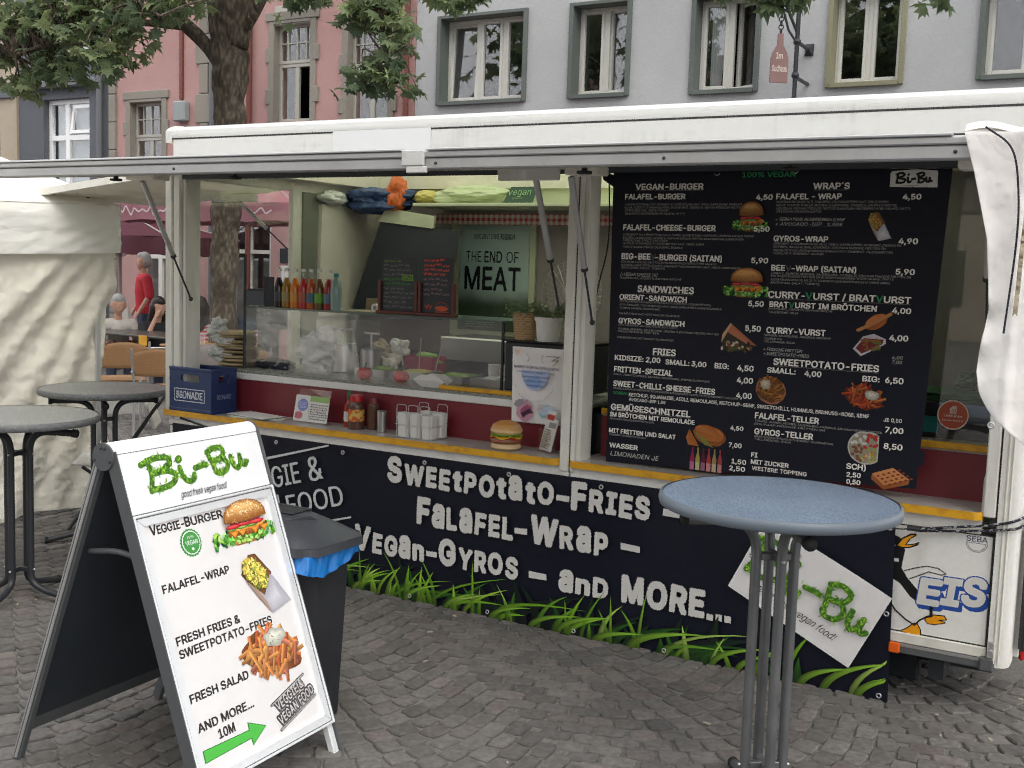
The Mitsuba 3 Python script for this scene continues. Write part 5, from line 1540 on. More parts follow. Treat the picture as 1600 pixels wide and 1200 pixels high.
def fries_pic(ik, x, y, w, h, cols, sauce=(236, 232, 222), tray=None, seed=3, n=46, sx=.62, sy=.66):
    r = np.random.default_rng(seed)
    ik.z = Ink.STEP
    if tray:
        ik.ell(x + w * .5, y + h * .45, w * .49, h * .42, tray, -.35, 24, .03)
        ik.up()
    ik.ell(x + w * .5, y + h * .48, w * .43, h * .38, np.array(cols[0]) * .55, -.3, 26, .12, 8)
    ik.up()
    for i in range(n):
        a, b = r.uniform(-1, 1), r.uniform(-1, 1)
        if a * a + b * b > 1:
            continue
        px_, pz_ = x + w * (.5 + .38 * a), y + h * (.48 + .34 * b - .1 * a)
        t = r.normal(.6, .8)
        l, q = w * r.uniform(.08, .16), w * r.uniform(.018, .030)
        d = np.array([math.cos(t), math.sin(t)]); k = np.array([-d[1], d[0]])
        c = np.array(cols[r.integers(len(cols))], float)
        p = np.array([px_, pz_])
        ik.tri([p - d * l - k * q, p + d * l - k * q, p + d * l + k * q, p - d * l + k * q], [[0, 1, 2], [0, 2, 3]], np.clip(np.array([c * .55, c * .72, c * 1.12, c]) * r.uniform(.8, 1.08), 0, 255))
        ik.z += .00004
    ik.up()
    shaded(ik, [(x + w * (sx + .17 * math.cos(q) * k), y + h * (sy + .16 * math.sin(q) * k)) for q, k in zip(np.linspace(0, 2 * PI, 20, endpoint=False), r.uniform(.86, 1.12, 20))], np.array(sauce) * .78, np.clip(np.array(sauce) * 1.06, 0, 255), 6)
    ik.up()
    for i in range(14):
        ik.ell(x + w * (sx + r.uniform(-.1, .1)), y + h * (sy + r.uniform(-.1, .1)), w * .008, h * .008, (90, 110, 60), 0, 6)


mb = thing('menu_board', 'large dark blue menu board with food pictures, standing on the right counter of the stall', 'menu board')
YM = 4.808
Q = [(-2.236, .838), (-.822, .884), (-.768, 2.194), (-2.258, 2.205)]
Qp = sg.Polygon(Q).union(sg.Polygon([(-2.235, 2.18), (-2.318, 2.205), (-2.31, 2.165), (-2.254, 2.13)]))
Qp = Qp.union(sg.box(-.825, .985, -.797, 1.045)).difference(sg.Polygon([(-2.27, .99), (-2.233, .98), (-2.233, .94), (-2.27, .92)]))
part(mb, 'panel', extrude(Qp, .008, FAC(YM + .008)), 'navy_film')
MC = {'w': (232, 229, 222), 'g': (48, 140, 86), 'k': (86, 92, 98), 'i': (186, 184, 178)}
ik = Ink()
for s_, x, z, w, cap, col in MENU:
    ul = 'u' in col
    c = MC['g'] if 'g' in col else MC['i'] if 'i' in col else MC['k'] if 'k' in col else MC['w']
    ik.text(s_.replace('SSEN', 'ßEN').replace('SOSSE', 'SOßE'), x, z, w, cap, c, 'i' not in col, .22 if 'i' in col else 0, heavy='i' not in col and cap > .018)
    if ul:
        ik.pts([(x, z - cap * .22), (x + w, z - cap * .22), (x + w, z - cap * .13), (x, z - cap * .13)], MC['k'] if 'i' in col else (110, 108, 104))
words = 'HAUSGEMACHTER FALAFEL PATTY, SONNENBROT-VOLLKORN BRÖTCHEN, SALAT, TOMATE, GURKEN, MÖHREN, SAUERGURKE, ZWIEBELN, EIN PAAR FRISCHE FRITTEN IM BURGER'.split()
wr = np.random.default_rng(4)
for i, (x, z, w) in enumerate(TINY):
    n = max(2, int(w / .055))
    k = (i * 5) % len(words)
    t = ' '.join((words * 3)[k:k + n]) if w > .17 else '*ALLERGENE: SOJA'
    ik.text(t, x, z, w, .0085, (170, 168, 163), False, .25)
put(mb, 'lettering', ik, FAC(YM - .0075))
ik = Ink()
burger_pic(ik, *PICS['burger1'], 1, .86)
burger_pic(ik, *PICS['burger2'], 2, .95)
wrap_pic(ik, *PICS['wrap'], (170, 110, 52), 3)
x, y, w, h = PICS['brat']
ik.z = Ink.STEP
ik.ell(x + w * .55, y + h * .5, w * .36, h * .34, (158, 84, 40), .55, 22, .04, 8); ik.up(); ik.ell(x + w * .52, y + h * .62, w * .30, h * .18, (190, 112, 62), .55, 20, .05, 6)
ik.up(); ik.line([(x + w * .03, y + h * .06), (x + w * .5, y + h * .45), (x + w * .97, y + h * .92)], h * .17, (176, 120, 70))
x, y, w, h = PICS['gyros']
ik.z = Ink.STEP
ik.pts([(x + w * .06, y + h * .1), (x + w * .04, y + h * .5), (x + w * .26, y + h * .98), (x + w * .98, y + h * .3), (x + w * .9, y + h * .2), (x + w * .3, y + h * .02)], (52, 44, 34), 8)
ik.up(); ik.pts([(x + w * .12, y + h * .72), (x + w * .26, y + h * .98), (x + w * .98, y + h * .28), (x + w * .70, y + h * .33)], (168, 100, 72), 10)
ik.up()
for i in range(40):
    ik.ell(x + w * wr.uniform(.06, .85), y + h * wr.uniform(.05, .36) + 0, w * .05, h * .04, [(70, 84, 40), (140, 130, 96), (40, 36, 28), (110, 60, 40), (188, 176, 150)][wr.integers(5)], wr.uniform(0, 3), 8, .3); ik.z += .00003
ik.pts([(x + w * .04, y + h * .3), (x + w * .05, y + h * .58), (x + w * .2, y + h * .86), (x + w * .26, y + h * .98), (x + w * .30, y + h * .92), (x + w * .16, y + h * .6)], (186, 150, 116), 8)
x, y, w, h = PICS['curry']
ik.z = Ink.STEP
ik.pts([(x + w * .02, y + h * .3), (x + w * .3, y + h * .86), (x + w * .62, y + h * 1.0), (x + w * .98, y + h * .8), (x + w * 1.0, y + h * .6), (x + w * .28, y + h * .0)], (190, 182, 186), 4)
ik.up(); ik.pts([(x + w * .1, y + h * .34), (x + w * .34, y + h * .78), (x + w * .92, y + h * .78), (x + w * .9, y + h * .58), (x + w * .3, y + h * .12)], (106, 36, 34), 8); ik.up()
for i in range(30):
    ik.ell(x + w * wr.uniform(.22, .84), y + h * wr.uniform(.3, .74), w * .06, h * .05, [(124, 92, 48), (96, 104, 50), (150, 60, 40)][wr.integers(3)], wr.uniform(0, 3), 8, .3); ik.z += .00003
fries_pic(ik, *PICS['fries1'], [(168, 104, 40), (188, 122, 54), (150, 84, 36)], (196, 184, 156), (150, 96, 70), 5, 60, .34, .62)
fries_pic(ik, *PICS['fries2'], [(176, 66, 28), (190, 84, 34), (150, 44, 26), (186, 110, 50)], (200, 194, 180), None, 6, 70, .68, .58)
x, y, w, h = PICS['teller']
ik.z = Ink.STEP
plate = sg.Point(0, 0).buffer(1, quad_segs=10)
plate = sa.scale(plate, w * .62, h * .56, origin=(0, 0)); plate = sa.translate(plate, x + w * .58, y + h * .5).intersection(sg.box(x - w, y - h, x + w * 1.0, y + h * 1.02))
ik.poly(plate, (186, 180, 172)); ik.up(); ik.poly(sa.scale(plate, .9, .9), (150, 140, 124)); ik.up()
for i in range(70):
    a, b = wr.uniform(.1, .98), wr.uniform(.06, .95)
    c = (120, 78, 52) if a < .45 and b < .6 else (196, 192, 184) if b > .55 and a < .6 else (168, 48, 36) if b > .5 else [(150, 160, 80), (178, 120, 60), (190, 176, 130)][wr.integers(3)]
    if plate.contains(sg.Point(x + w * a, y + h * b).buffer(w * .06)):
        ik.ell(x + w * a, y + h * b, w * .06, h * .05, c, wr.uniform(0, 3), 9, .3, 8); ik.z += .00003
x, y, w, h = PICS['waffle']
ik.z = Ink.STEP
ik.pts([(x + w * .01, y + h * .62), (x + w * .55, y + h * .98), (x + w * .99, y + h * .55), (x + w * .97, y + h * .36), (x + w * .33, y + h * .02), (x + w * .0, y + h * .42)], (150, 88, 46), 8)
ik.up(); ik.pts([(x + w * .01, y + h * .66), (x + w * .55, y + h * 1.0), (x + w * .99, y + h * .58), (x + w * .34, y + h * .2)], (190, 124, 74), 8); ik.up()
for i in range(4):
    for j in range(5):
        a, b = .14 + .17 * j + .0 * i, .0
        px_, pz_ = x + w * (.13 + .105 * i + .135 * j), y + h * (.62 - .105 * i + .085 * j - .03)
        ik.pts([(px_, pz_), (px_ + w * .06, pz_ + h * .045), (px_ + w * .11, pz_ - h * .0), (px_ + w * .05, pz_ - h * .055)], (120, 58, 34))
x, y, w, h = PICS['schnitzel']
ik.z = Ink.STEP
ik.ell(x + w * .58, y + h * .52, w * .42, h * .40, (142, 80, 34), -.2, 24, .05, 8); ik.up(); ik.ell(x + w * .58, y + h * .60, w * .37, h * .29, (172, 104, 50), -.2, 24, .06, 10)
ik.up(); ik.pts([(x + w * .0, y + h * .35), (x + w * .08, y + h * .72), (x + w * .34, y + h * .02), (x + w * .06, y + h * .05)], (166, 98, 46), 8)
ik.pts([(x + w * .16, y + h * .66), (x + w * .5, y + h * .34), (x + w * .7, y + h * .02), (x + w * .46, y + h * .12)], (130, 124, 60), 10)
x, y, w, h = PICS['bottles']
for i in range(6):
    c = [(150, 30, 80), (160, 150, 70), (96, 20, 50), (170, 60, 60), (150, 130, 80), (160, 60, 64)][i]
    cx = x + w * (.08 + .17 * i)
    ik.z = Ink.STEP
    ik.pts([(cx - w * .065, y), (cx + w * .065, y), (cx + w * .065, y + h * .5), (cx + w * .022, y + h * .75), (cx + w * .022, y + h * .95), (cx - w * .022, y + h * .95), (cx - w * .022, y + h * .75), (cx - w * .065, y + h * .5)], c)
    ik.up(); ik.pts([(cx - w * .065, y), (cx + w * .065, y), (cx + w * .065, y + h * .32), (cx - w * .065, y + h * .36)], np.clip(np.array(c) * .6 + 90, 0, 255))
put(mb, 'picture', ik, FAC(YM))
part(mb, 'logo_card', extrude(sg.Polygon([(-1.006, 2.122), (-.820, 2.119), (-.821, 2.176), (-.824, 2.186), (-.906, 2.192), (-.999, 2.186), (-1.006, 2.178)]), .002, FAC(YM)), 'paper')
ik = Ink()
K = (26, 25, 24)
for s in ([(.02, .1), (.05, .9)], [(0, .85), (.16, .98), (.24, .78), (.08, .52), (.26, .4), (.2, .12), (.03, .1)], [(.34, .55), (.35, .15), (.43, .2)], [(.35, .8), (.36, .82)], [(.46, .42), (.55, .44)], [(.64, .85), (.66, .12)], [(.6, .86), (.76, .98), (.8, .76), (.67, .53), (.82, .4), (.76, .14), (.64, .1)], [(.87, .55), (.88, .2), (.94, .2), (.97, .5)], [(.97, .5), (.98, .2), (1.03, .25)]):
    P = smooth_path(s, 5)[:, :2] * [.135, .045] + [-.982, 2.134]
    ik.line(P, .009, K)
ik.text('good fresh vegan food', -.955, 2.1245, .06, .005, (70, 70, 70), False, .2)
put(mb, 'logo', ik, FAC(YM - .0022))
part(mb, 'hook', [tube(bend([(x - .012, YM - .006, z + .004), (x, YM - .01, z - .006), (x + .012, YM - .006, z + .004)], .006), .002, 6) for x, z in ((-1.751, 2.181), (-1.40, 2.185))], 'alu')

# ------------------------------------------------------------------ sign board (A-frame)
ab = thing('sign_board', 'white A-frame sign board in a silver frame, showing burger, wrap and fries', 'sign board')
AO = np.array([-2.79704, 2.38111, 1.12714])
AU, AD = np.array([-.034739, .999396, 0]), np.array([.337881, .011745, -.941116])
AN = -np.cross(AU, AD) / np.linalg.norm(np.cross(AU, AD))          # faces the viewer
if AN[0] < 0:
    AN = -AN
AW = .66


def aframe(u0, u1, v0, v1, n0, n1, b=.002):
    m = box(u0, u1, v0, v1, n0, n1, b)
    x = m.vertices
    m = trimesh.Trimesh(AO + x[:, :1] * AU + x[:, 1:2] * AD + x[:, 2:] * AN, m.faces, process=False)
    m.fix_normals()
    return m


AT = lambda n: (AO + AN * n, AU, -AD, AN)
part(ab, 'header', aframe(.0, AW, .006, .208, -.018, -.001), 'sign_white')
# profile frame with mitred corners
f0, f1 = .212, 1.0914
fr = []
def mitre(p, q, r_, s_):
    P = []
    for (u, v), n in [(k, n) for k in (p, q, r_, s_) for n in (-.02, .006)]:
        P.append(AO + AU * u + AD * v + AN * n)
    return hull(P)
wf = .037
for p in (((0, f0), (AW, f0), (AW - wf, f0 + wf), (wf, f0 + wf)), ((AW, f0), (AW, f1), (AW - wf, f1 - wf), (AW - wf, f0 + wf)), ((AW, f1), (0, f1), (wf, f1 - wf), (AW - wf, f1 - wf)), ((0, f1), (0, f0), (wf, f0 + wf), (wf, f1 - wf))):
    c = np.mean(p, 0)
    part(ab, 'frame_rail', mitre(*[tuple(np.array(k) + (c - np.array(k)) * .004) for k in p]), 'alu_frame' if 'alu_frame' in scene else mat('alu_frame', (.82, .83, .84), .3, .25))
part(ab, 'frame_lip', [aframe(.0, .008, f0, f1, .006, .012), aframe(AW - .008, AW, f0, f1, .006, .012), aframe(.008, AW - .008, f0, f0 + .008, .006, .0118), aframe(.008, AW - .008, f1 - .008, f1, .006, .0118)], 'alu_frame')
part(ab, 'frame_groove', cat([aframe(.0085, .0115, f0 + .009, f1 - .009, .0058, .0066, 0), aframe(AW - .0115, AW - .0085, f0 + .009, f1 - .009, .0058, .0066, 0), aframe(.012, AW - .012, f0 + .0085, f0 + .0115, .0058, .0066, 0), aframe(.012, AW - .012, f1 - .0115, f1 - .0085, .0058, .0066, 0),
                              aframe(0, AW, .0085, .0110, -.001, -.0002, 0), aframe(0, AW, .2085, .2115, -.006, -.002, 0)]), 'sign_grey')
part(ab, 'poster', aframe(wf - .004, AW - wf + .004, f0 + wf - .004, f1 - wf + .004, -.02, -.004, 0), 'poster_paper')
part(ab, 'side_profile', [aframe(-.004, -.0002, .0, 1.197, -.040, .0115), aframe(AW + .0002, AW + .004, .0, 1.197, -.040, .0115)], 'sign_grey')
part(ab, 'leg', aframe(.002, .030, 1.0916, 1.197, -.03, -.004), 'alu_frame')
part(ab, 'leg', aframe(AW - .030, AW - .002, 1.0916, 1.197, -.03, -.004), 'alu_frame')
# ridge roll and end caps
RC = AO - AN * .044 + AD * .004
part(ab, 'ridge', tube([RC - AU * .006, RC + AU * (AW + .006)], .042, 28), 'sign_white', True)
for u in (-.0065, AW + .0065):
    part(ab, 'end_cap', tube([RC + AU * (u - .004), RC + AU * (u + .004)], .0445, 28), 'sign_grey', 40)
part(ab, 'screws', cat([trimesh.creation.icosphere(1, .005).apply_translation(RC - AU * .011 + np.array(o)) for o in ((-.006, 0, .028), (.010, 0, .027), (-.034, 0, -.012), (.034, 0, -.012))]), 'seam')
# rear leaf
BD = np.array([-math.sin(.375), 0, -math.cos(.375)]); BD = BD + .0; BN = np.array([-math.cos(.375), 0, math.sin(.375)])
def rleaf(u0, u1, v0, v1, n0, n1, b=.002):
    m = box(u0, u1, v0, v1, n0, n1, b)
    x = m.vertices
    O = RC + BN * .02
    m = trimesh.Trimesh(O + x[:, :1] * AU + x[:, 1:2] * BD + x[:, 2:] * BN, m.faces, process=False)
    m.fix_normals()
    return m
part(ab, 'rear_leaf', rleaf(.02, AW - .02, .0, 1.085, -.004, .008), 'slate_panel', label='dark rear leaf')
part(ab, 'rear_frame', [rleaf(-.002, .020, .0, 1.19, -.018, .020), rleaf(AW - .02, AW + .002, .0, 1.19, -.018, .020), rleaf(.02, AW - .02, 1.03, 1.085, -.0042, .012)], 'sign_grey')
part(ab, 'rear_frame', cat([rleaf(-.008, -.002, .0, 1.188, -.008, .004), rleaf(-.0045, -.002, .0, 1.188, .010, .016)]), 'alu_matte', label='bright edge strip of the rear leaf')
p0, p1 = RC + BD * .36 + AU * .05, AO + AD * .36 + AU * .05 - AN * .03
part(ab, 'stay', [tube(smooth_path([p0, .5 * (p0 + p1) + np.array([0, 0, .015]), p1], 6), .010, 8), tube(smooth_path([p0 + AU * .56, .5 * (p0 + p1) + AU * .56 + np.array([0, 0, .015]), p1 + AU * .56], 6), .010, 8)], 'sign_grey', True)

ik = Ink()
grass_logo(ik, .090, -.147, .480, .108, 9)
ik.z = Ink.STEP
ik.text('good fresh vegan food!', .225, -.187, .215, .022, (30, 30, 32), True, .3)
put(ab, 'lettering', ik, AT(-.001), label='grassy logo on the header')
ik = Ink()
K = (52, 46, 46)
for t, u, v, w, cap in (('Veggie-Burger', .064, .282, .328, .026), ('FALAFEL-WRAP', .054, .469, .302, .025), ('FRESH FRIES &', .056, .638, .29, .026), ('SWEETPOTATO-FRIES', .055, .680, .438, .026), ('FRESH SALAD', .052, .822, .268, .026), ('AND MORE...', .053, .916, .258, .026), ('10M', .130, .961, .074, .028)):
    ik.z = Ink.STEP
    if t.startswith('V'):
        ik.text('V', u, -v, .026, .031, K, heavy=True); ik.text('EGGIE-', u + .029, -v, .117, .026, K, heavy=True); ik.text('B', u + .151, -v, .023, .031, K, heavy=True); ik.text('URGER', u + .178, -v, .148, .026, K, heavy=True)
    else:
        ik.text(t, u, -v, w, cap, K, heavy=True)
put(ab, 'lettering', ik, AT(-.004))
ik = Ink()
burger_pic(ik, .318, -.390, .300, .152, 12, 1.08, True)
wrap_pic(ik, .392, -.645, .222, .215, (226, 196, 84), 14)
fries_pic(ik, .30, -.868, .32, .195, [(226, 128, 70), (236, 150, 84), (212, 108, 62), (240, 166, 92), (226, 136, 108)], (232, 230, 214), None, 15, 120, .56, .72)
put(ab, 'picture', ik, AT(-.004))
ik = Ink()
g0 = (84, 190, 76)
ik.poly(sg.Polygon([(.05, -.972), (.048, -1.012), (.262, -1.008), (.263, -1.032), (.342, -.991), (.262, -.953), (.260, -.978)]), (58, 120, 58))
ik.up(); ik.poly(sg.Polygon([(.0525, -.9745), (.051, -1.0095), (.2645, -1.0055), (.2655, -1.028), (.337, -.991), (.2645, -.957), (.2625, -.9805)]), g0)
ik.z = Ink.STEP
pts_ = [(.2195 + (.044 + (.004 if i % 2 else 0)) * math.cos(i * PI / 24), -.3365 + (.044 + (.004 if i % 2 else 0)) * math.sin(i * PI / 24)) for i in range(48)]
ik.pts(pts_, (70, 146, 70)); ik.up(); ik.ell(.2195, -.3365, .040, .040, (228, 232, 226), 0, 28); ik.up(); ik.ell(.2195, -.3365, .036, .036, (74, 152, 74), 0, 28)
ik.up(); ik.text('VEGAN', .192, -.343, .055, .014, (226, 234, 224)); ik.text('100%', .205, -.322, .03, .008, (226, 234, 224)); ik.ell(.2195, -.358, .006, .005, (226, 234, 224))
ca, sa_ = math.cos(.27), math.sin(.27)
def rot_text(t, u, v, w, cap, out):
    for g, col, st in ((out, (50, 44, 46), .006), (0, (216, 212, 210), 0)):
        adv = 0
        tot = sum(glyphs(c, True)[2] if c != ' ' else .3 for c in t) + .16 * (len(t) - 1)
        s = w / tot
        for c in t:
            if c == ' ':
                adv += .3 + .16; continue
            p = glyph_poly(c, True)
            b = p.bounds
            p = sa.translate(p, -b[0], 0)
            p = sa.affine_transform(p, [s, 0, 0, cap, adv * s, 0])
            if st:
                p = p.buffer(st)
            p = sa.affine_transform(p, [ca, -sa_, sa_, ca, u, v])
            ik.poly(p, col)
            adv += glyphs(c, True)[2] + .16
        ik.up()
ik.z = Ink.STEP
for (u0, v0, u1, v1) in ((.388, -.940, .576, -.888), (.404, -1.030, .612, -.973)):
    ik.line([(u0, v0), (u1, v1)], .010, (50, 44, 46)); ik.up(); ik.line([(u0, v0), (u1, v1)], .0035, (200, 198, 196)); ik.z = Ink.STEP
rot_text('VEGGIE &', .412, -.968, .158, .030, 1)
ik.z = Ink.STEP
rot_text('VEGAN FOOD', .410, -1.015, .205, .030, 1)
put(ab, 'emblem', ik, AT(-.004))

# ------------------------------------------------------------------ standing tables
def standing_table(label, x, y, R_, rz, top, edge, tube_m, thick_=.032, H=1.10):
    t = thing('standing_table', label, 'table')
    part(t, 'tabletop', lathe([(0, H - thick_), (R_ - .008, H - thick_), (R_ - .006, H - .002), (R_ - .010, H), (0, H)], 72, (x, y, 0)), top, 40)
    part(t, 'edge_band', lathe([(R_ - .005, H - thick_ - .002), (R_ + .004, H - thick_ + .002), (R_ + .007, H - thick_ * .5), (R_ + .004, H - .002), (R_ - .005, H + .0015)], 72, (x, y, 0)), edge, True)
    for k in range(4):
        a = rz + k * PI / 2
        d = np.array([math.cos(a), math.sin(a), 0])
        c = np.array([x, y, 0])
        pts = [c + d * (R_ * .80) + [0, 0, H - thick_ - .042], c + d * .062 + [0, 0, H - thick_ - .042], c + d * .062 + [0, 0, .10], c + d * .13 + [0, 0, .062], c + d * (R_ * .88) + [0, 0, .018]]
        lg_ = part(t, 'leg', tube(bend(pts, .11, 7), .0165, 14), tube_m, True)
        part(lg_, 'cap', cat([tube([c + d * (R_ * .78) + [0, 0, H - thick_ - .042], c + d * (R_ * .84) + [0, 0, H - thick_ - .042]], .021, 12), tube([c + d * (R_ * .86) + [0, 0, .02], c + d * (R_ * .91) + [0, 0, .018]], .020, 12)]), 'rubber', True)
    for z in (H - .19, .165):
        part(t, 'cross_plate', cat([box(x - .05, x + .05, y - .012, y + .012, z - .012, z + .012, .003), box(x - .012, x + .012, y - .05, y + .05, z - .0118, z + .0118, .003)]).apply_transform(trimesh.transformations.rotation_matrix(rz, (0, 0, 1), (x, y, 0))), tube_m)
    part(t, 'bolts', cat([trimesh.creation.icosphere(1, .006).apply_translation((x + .080 * math.cos(rz + k * PI / 2), y + .080 * math.sin(rz + k * PI / 2), z)) for k in range(4) for z in (H - .19, .165)]), 'alu')
    part(t, 'top_plate', cyl((x, y, H - thick_ - .026), (x, y, H - thick_ - .001), .10), 'rubber')
    return t


standing_table('round blue grey standing table on galvanised tube legs, in front of the banner', -1.000, 3.455, .371, .60, 'table_blue', 'table_edge_blue', 'galv', .033, 1.046)
standing_table('round grey standing table with dark legs, cut by the left picture edge', -4.843, 3.535, .378, .35, 'table_grey', 'table_edge', 'tube_dark', .034, .94)
standing_table('round grey standing table with dark legs, between tent wall and the stall corner', -5.490, 4.600, .372, .9, 'table_grey', 'table_edge', 'tube_dark', .034, .94)

# ------------------------------------------------------------------ waste bin
bi = thing('waste_bin', 'black plastic waste bin with a grey lid and a blue bag, behind the sign board', 'bin')
BX0, BX1, BY0, BY1 = -3.00, -2.60, 3.075, 3.385
def taper(x0, x1, y0, y1, z0, z1, t, b=.02):
    P = []
    for z, s in ((z0, t), (z1, 0)):
        for x, y in ((x0 + s + b, y0 + s), (x1 - s - b, y0 + s), (x1 - s, y0 + s + b), (x1 - s, y1 - s - b), (x1 - s - b, y1 - s), (x0 + s + b, y1 - s), (x0 + s, y1 - s - b), (x0 + s, y0 + s + b)):
            P.append((x, y, z))
    return hull(P)
part(bi, 'body', taper(BX0 + .02, BX1 - .004, BY0 + .02, BY1 - .012, .012, .68, .024, .05), 'bin_body', 30)
part(bi, 'ribs', cat([box(BX0 + .07, BX1 - .05, BY0 + .028 + .02 * (1 - z), BY0 + .05, z, z + .006, .002) for z in (.48, .36)]), 'bin_body')
part(bi, 'rim', taper(BX0 + .005, BX1, BY0, BY1, .655, .685, 0, .05), 'bin_body', 30)
def frustum(z0, z1, in0, in1, b0=.05, b1=.05):
    P = []
    for z, s, b in ((z0, in0, b0), (z1, in1, b1)):
        x0, x1, y0, y1 = BX0 + s, BX1 - s, BY0 + s, BY1 - s
        P += [(x0 + b, y0, z), (x1 - b, y0, z), (x1, y0 + b, z), (x1, y1 - b, z), (x1 - b, y1, z), (x0 + b, y1, z), (x0, y1 - b, z), (x0, y0 + b, z)]
    return hull(P)
lid = part(bi, 'lid', cat([frustum(.675, .705, -.035, -.032, .06, .06), frustum(.706, .775, -.030, .075, .06, .08), frustum(.7755, .79, .078, .10, .08, .08)]), 'bin_lid', 50)
part(lid, 'flap', cat([box(-2.90, -2.76, BY0 + .10, BY0 + .19, .7905, .797, .003), cyl((-2.91, BY0 + .195, .796), (-2.75, BY0 + .195, .796), .006)]), 'bin_body')
def bagfn(U, V):
    # ruffled bag edge hanging out under the lid on the near and right sides
    s = U * 1.0
    x = np.where(s < .55, -2.84 + s / .55 * (BX1 + .012 + 2.84), BX1 + .012)
    y = np.where(s < .55, BY0 - .012, BY0 - .012 + (s - .55) / .45 * .30)
    hang = .022 + .062 * np.exp(-((s - .70) / .26) ** 2) + .004 * np.sin(s * 31)
    z = .678 - V * hang
    w = .006 * np.sin(s * 47 + 3 * V) * V + .022 * V * np.exp(-((s - .52) / .2) ** 2)
    return np.stack([x + w * (s > .5), y - w * (s < .6), z], -1)
part(bi, 'bag', thick(grid_sheet(bagfn, 90, 10), .0015), 'blue_bag', True, label='blue bin bag hanging over the rim')

# ------------------------------------------------------------------ things on the left counter
ZC = .837
cr = thing('bottle_crate', 'dark blue plastic bottle crate on the left end of the counter', 'crate')
cx0, cx1, cy0, cy1, ch = -5.042, -4.705, 4.700, 4.905, .262
def wallx(a, b, z0, z1, holes, y0, th, flip=False):
    g = rounded(a, b, z0, z1, .012)
    for h in holes:
        g = g.difference(rounded(*h, .014))
    return extrude(g, th, FAC(y0 + th))
part(cr, 'side', [wallx(cx0, cx1, ZC, ZC + ch, [(cx0 + .095, cx1 - .095, ZC + .178, ZC + .222)], cy0, .010), wallx(cx0, cx1, ZC, ZC + ch, [(cx0 + .095, cx1 - .095, ZC + .178, ZC + .222)], cy1 - .010, .010)], 'crate_blue')
def wally(x, holes):
    g = rounded(cy0 + .011, cy1 - .011, ZC, ZC + ch - .001, .004)
    for h in holes:
        g = g.difference(rounded(*h, .014))
    return extrude(g, .010, ((x, 0, 0), (0, 1, 0), (0, 0, 1), (1, 0, 0)))
part(cr, 'side', [wally(cx0 + .0006, [(cy0 + .06, cy1 - .06, ZC + .178, ZC + .222)]), wally(cx1 - .0106, [(cy0 + .06, cy1 - .06, ZC + .178, ZC + .222)])], 'crate_blue')
part(cr, 'rim', cat([box(cx0 - .004, cx1 + .004, cy0 - .004, cy0 + .014, ZC + ch - .018, ZC + ch + .001, .003), box(cx0 - .004, cx1 + .004, cy1 - .014, cy1 + .004, ZC + ch - .018, ZC + ch + .001, .003), box(cx0 - .0035, cx0 + .012, cy0 + .0145, cy1 - .0145, ZC + ch - .018, ZC + ch, .003), box(cx1 - .012, cx1 + .0035, cy0 + .0145, cy1 - .0145, ZC + ch - .018, ZC + ch, .003),
                     box(cx0 - .003, cx1 + .003, cy0 - .003, cy1 + .003, ZC + .002, ZC + .022, .003)]), 'crate_blue')
part(cr, 'bottom', box(cx0 + .011, cx1 - .011, cy0 + .011, cy1 - .011, ZC + .004, ZC + .012), 'crate_blue')
ik = Ink()
ik.text('BIONADE', .058, .080, .208, .042, (205, 208, 212), False, heavy=True)
for q in (sg.box(.040, .062, .284, .138).difference(sg.box(.0445, .0665, .2795, .1335)),):
    ik.poly(q, (205, 208, 212))
put(cr, 'lettering', ik, FAC(cy0 - .0003, cx0 + .002, ZC))
ik = Ink()
ik.text('BIONADE', .045, .085, .115, .026, (120, 130, 160), True)
put(cr, 'lettering', ik, ((cx1 + .0003, cy0, ZC), (0, 1, 0), (0, 0, 1), (1, 0, 0)))
for i in range(4):
    solo('magazine', ['topmost', 'second', 'third', 'lowest'][i] + ' of the four pale leaflets in a flat pile beside the blue crate', 'leaflet',
         box(-.16, .16, -.085, .085, 0, .0028, .001).apply_transform(trimesh.transformations.rotation_matrix(.12 * (i - 1.3), (0, 0, 1))).apply_translation((-4.47 + .015 * i, 4.82, ZC + .0005 + .003 * (3 - i))), ['paper', 'olive_panel', 'paper', 'green_wall'][i])


def print_card(parent, name, frame, w, h, kind, seed):
    """Flyer print: soft discs, rows of small script."""
    r = np.random.default_rng(seed)
    ik = Ink()
    if kind == 'script':
        ik.pts([(0, h * .78), (w, h * .78), (w, h), (0, h)], (150, 178, 110))
        ik.up()
        for i in range(7):
            z = h * (.66 - .09 * i)
            x = w * .06
            while x < w * .9:
                l = r.uniform(.05, .16) * w
                P = [(x + l * k / 6, z + r.uniform(-.02, .03) * h) for k in range(7)]
                ik.line(P, h * .018, [(60, 60, 62), (120, 60, 80), (70, 90, 60)][r.integers(3)])
                x += l + w * .04
    elif kind == 'disc':
        ik.ell(w * .55, h * .62, w * .36, h * .24, (128, 134, 190), 0, 24)
        ik.ell(w * .35, h * .22, w * .28, h * .15, (196, 120, 134), 0, 24, .12)
        ik.up()
        for i in range(5):
            ik.line([(w * .28, h * (.52 + .05 * i)), (w * .8, h * (.53 + .05 * i))], h * .014, (206, 206, 226))
            ik.line([(w * .14, h * (.14 + .04 * i)), (w * .56, h * (.14 + .04 * i))], h * .012, (150, 80, 96))
    put(parent, name, ik, frame)


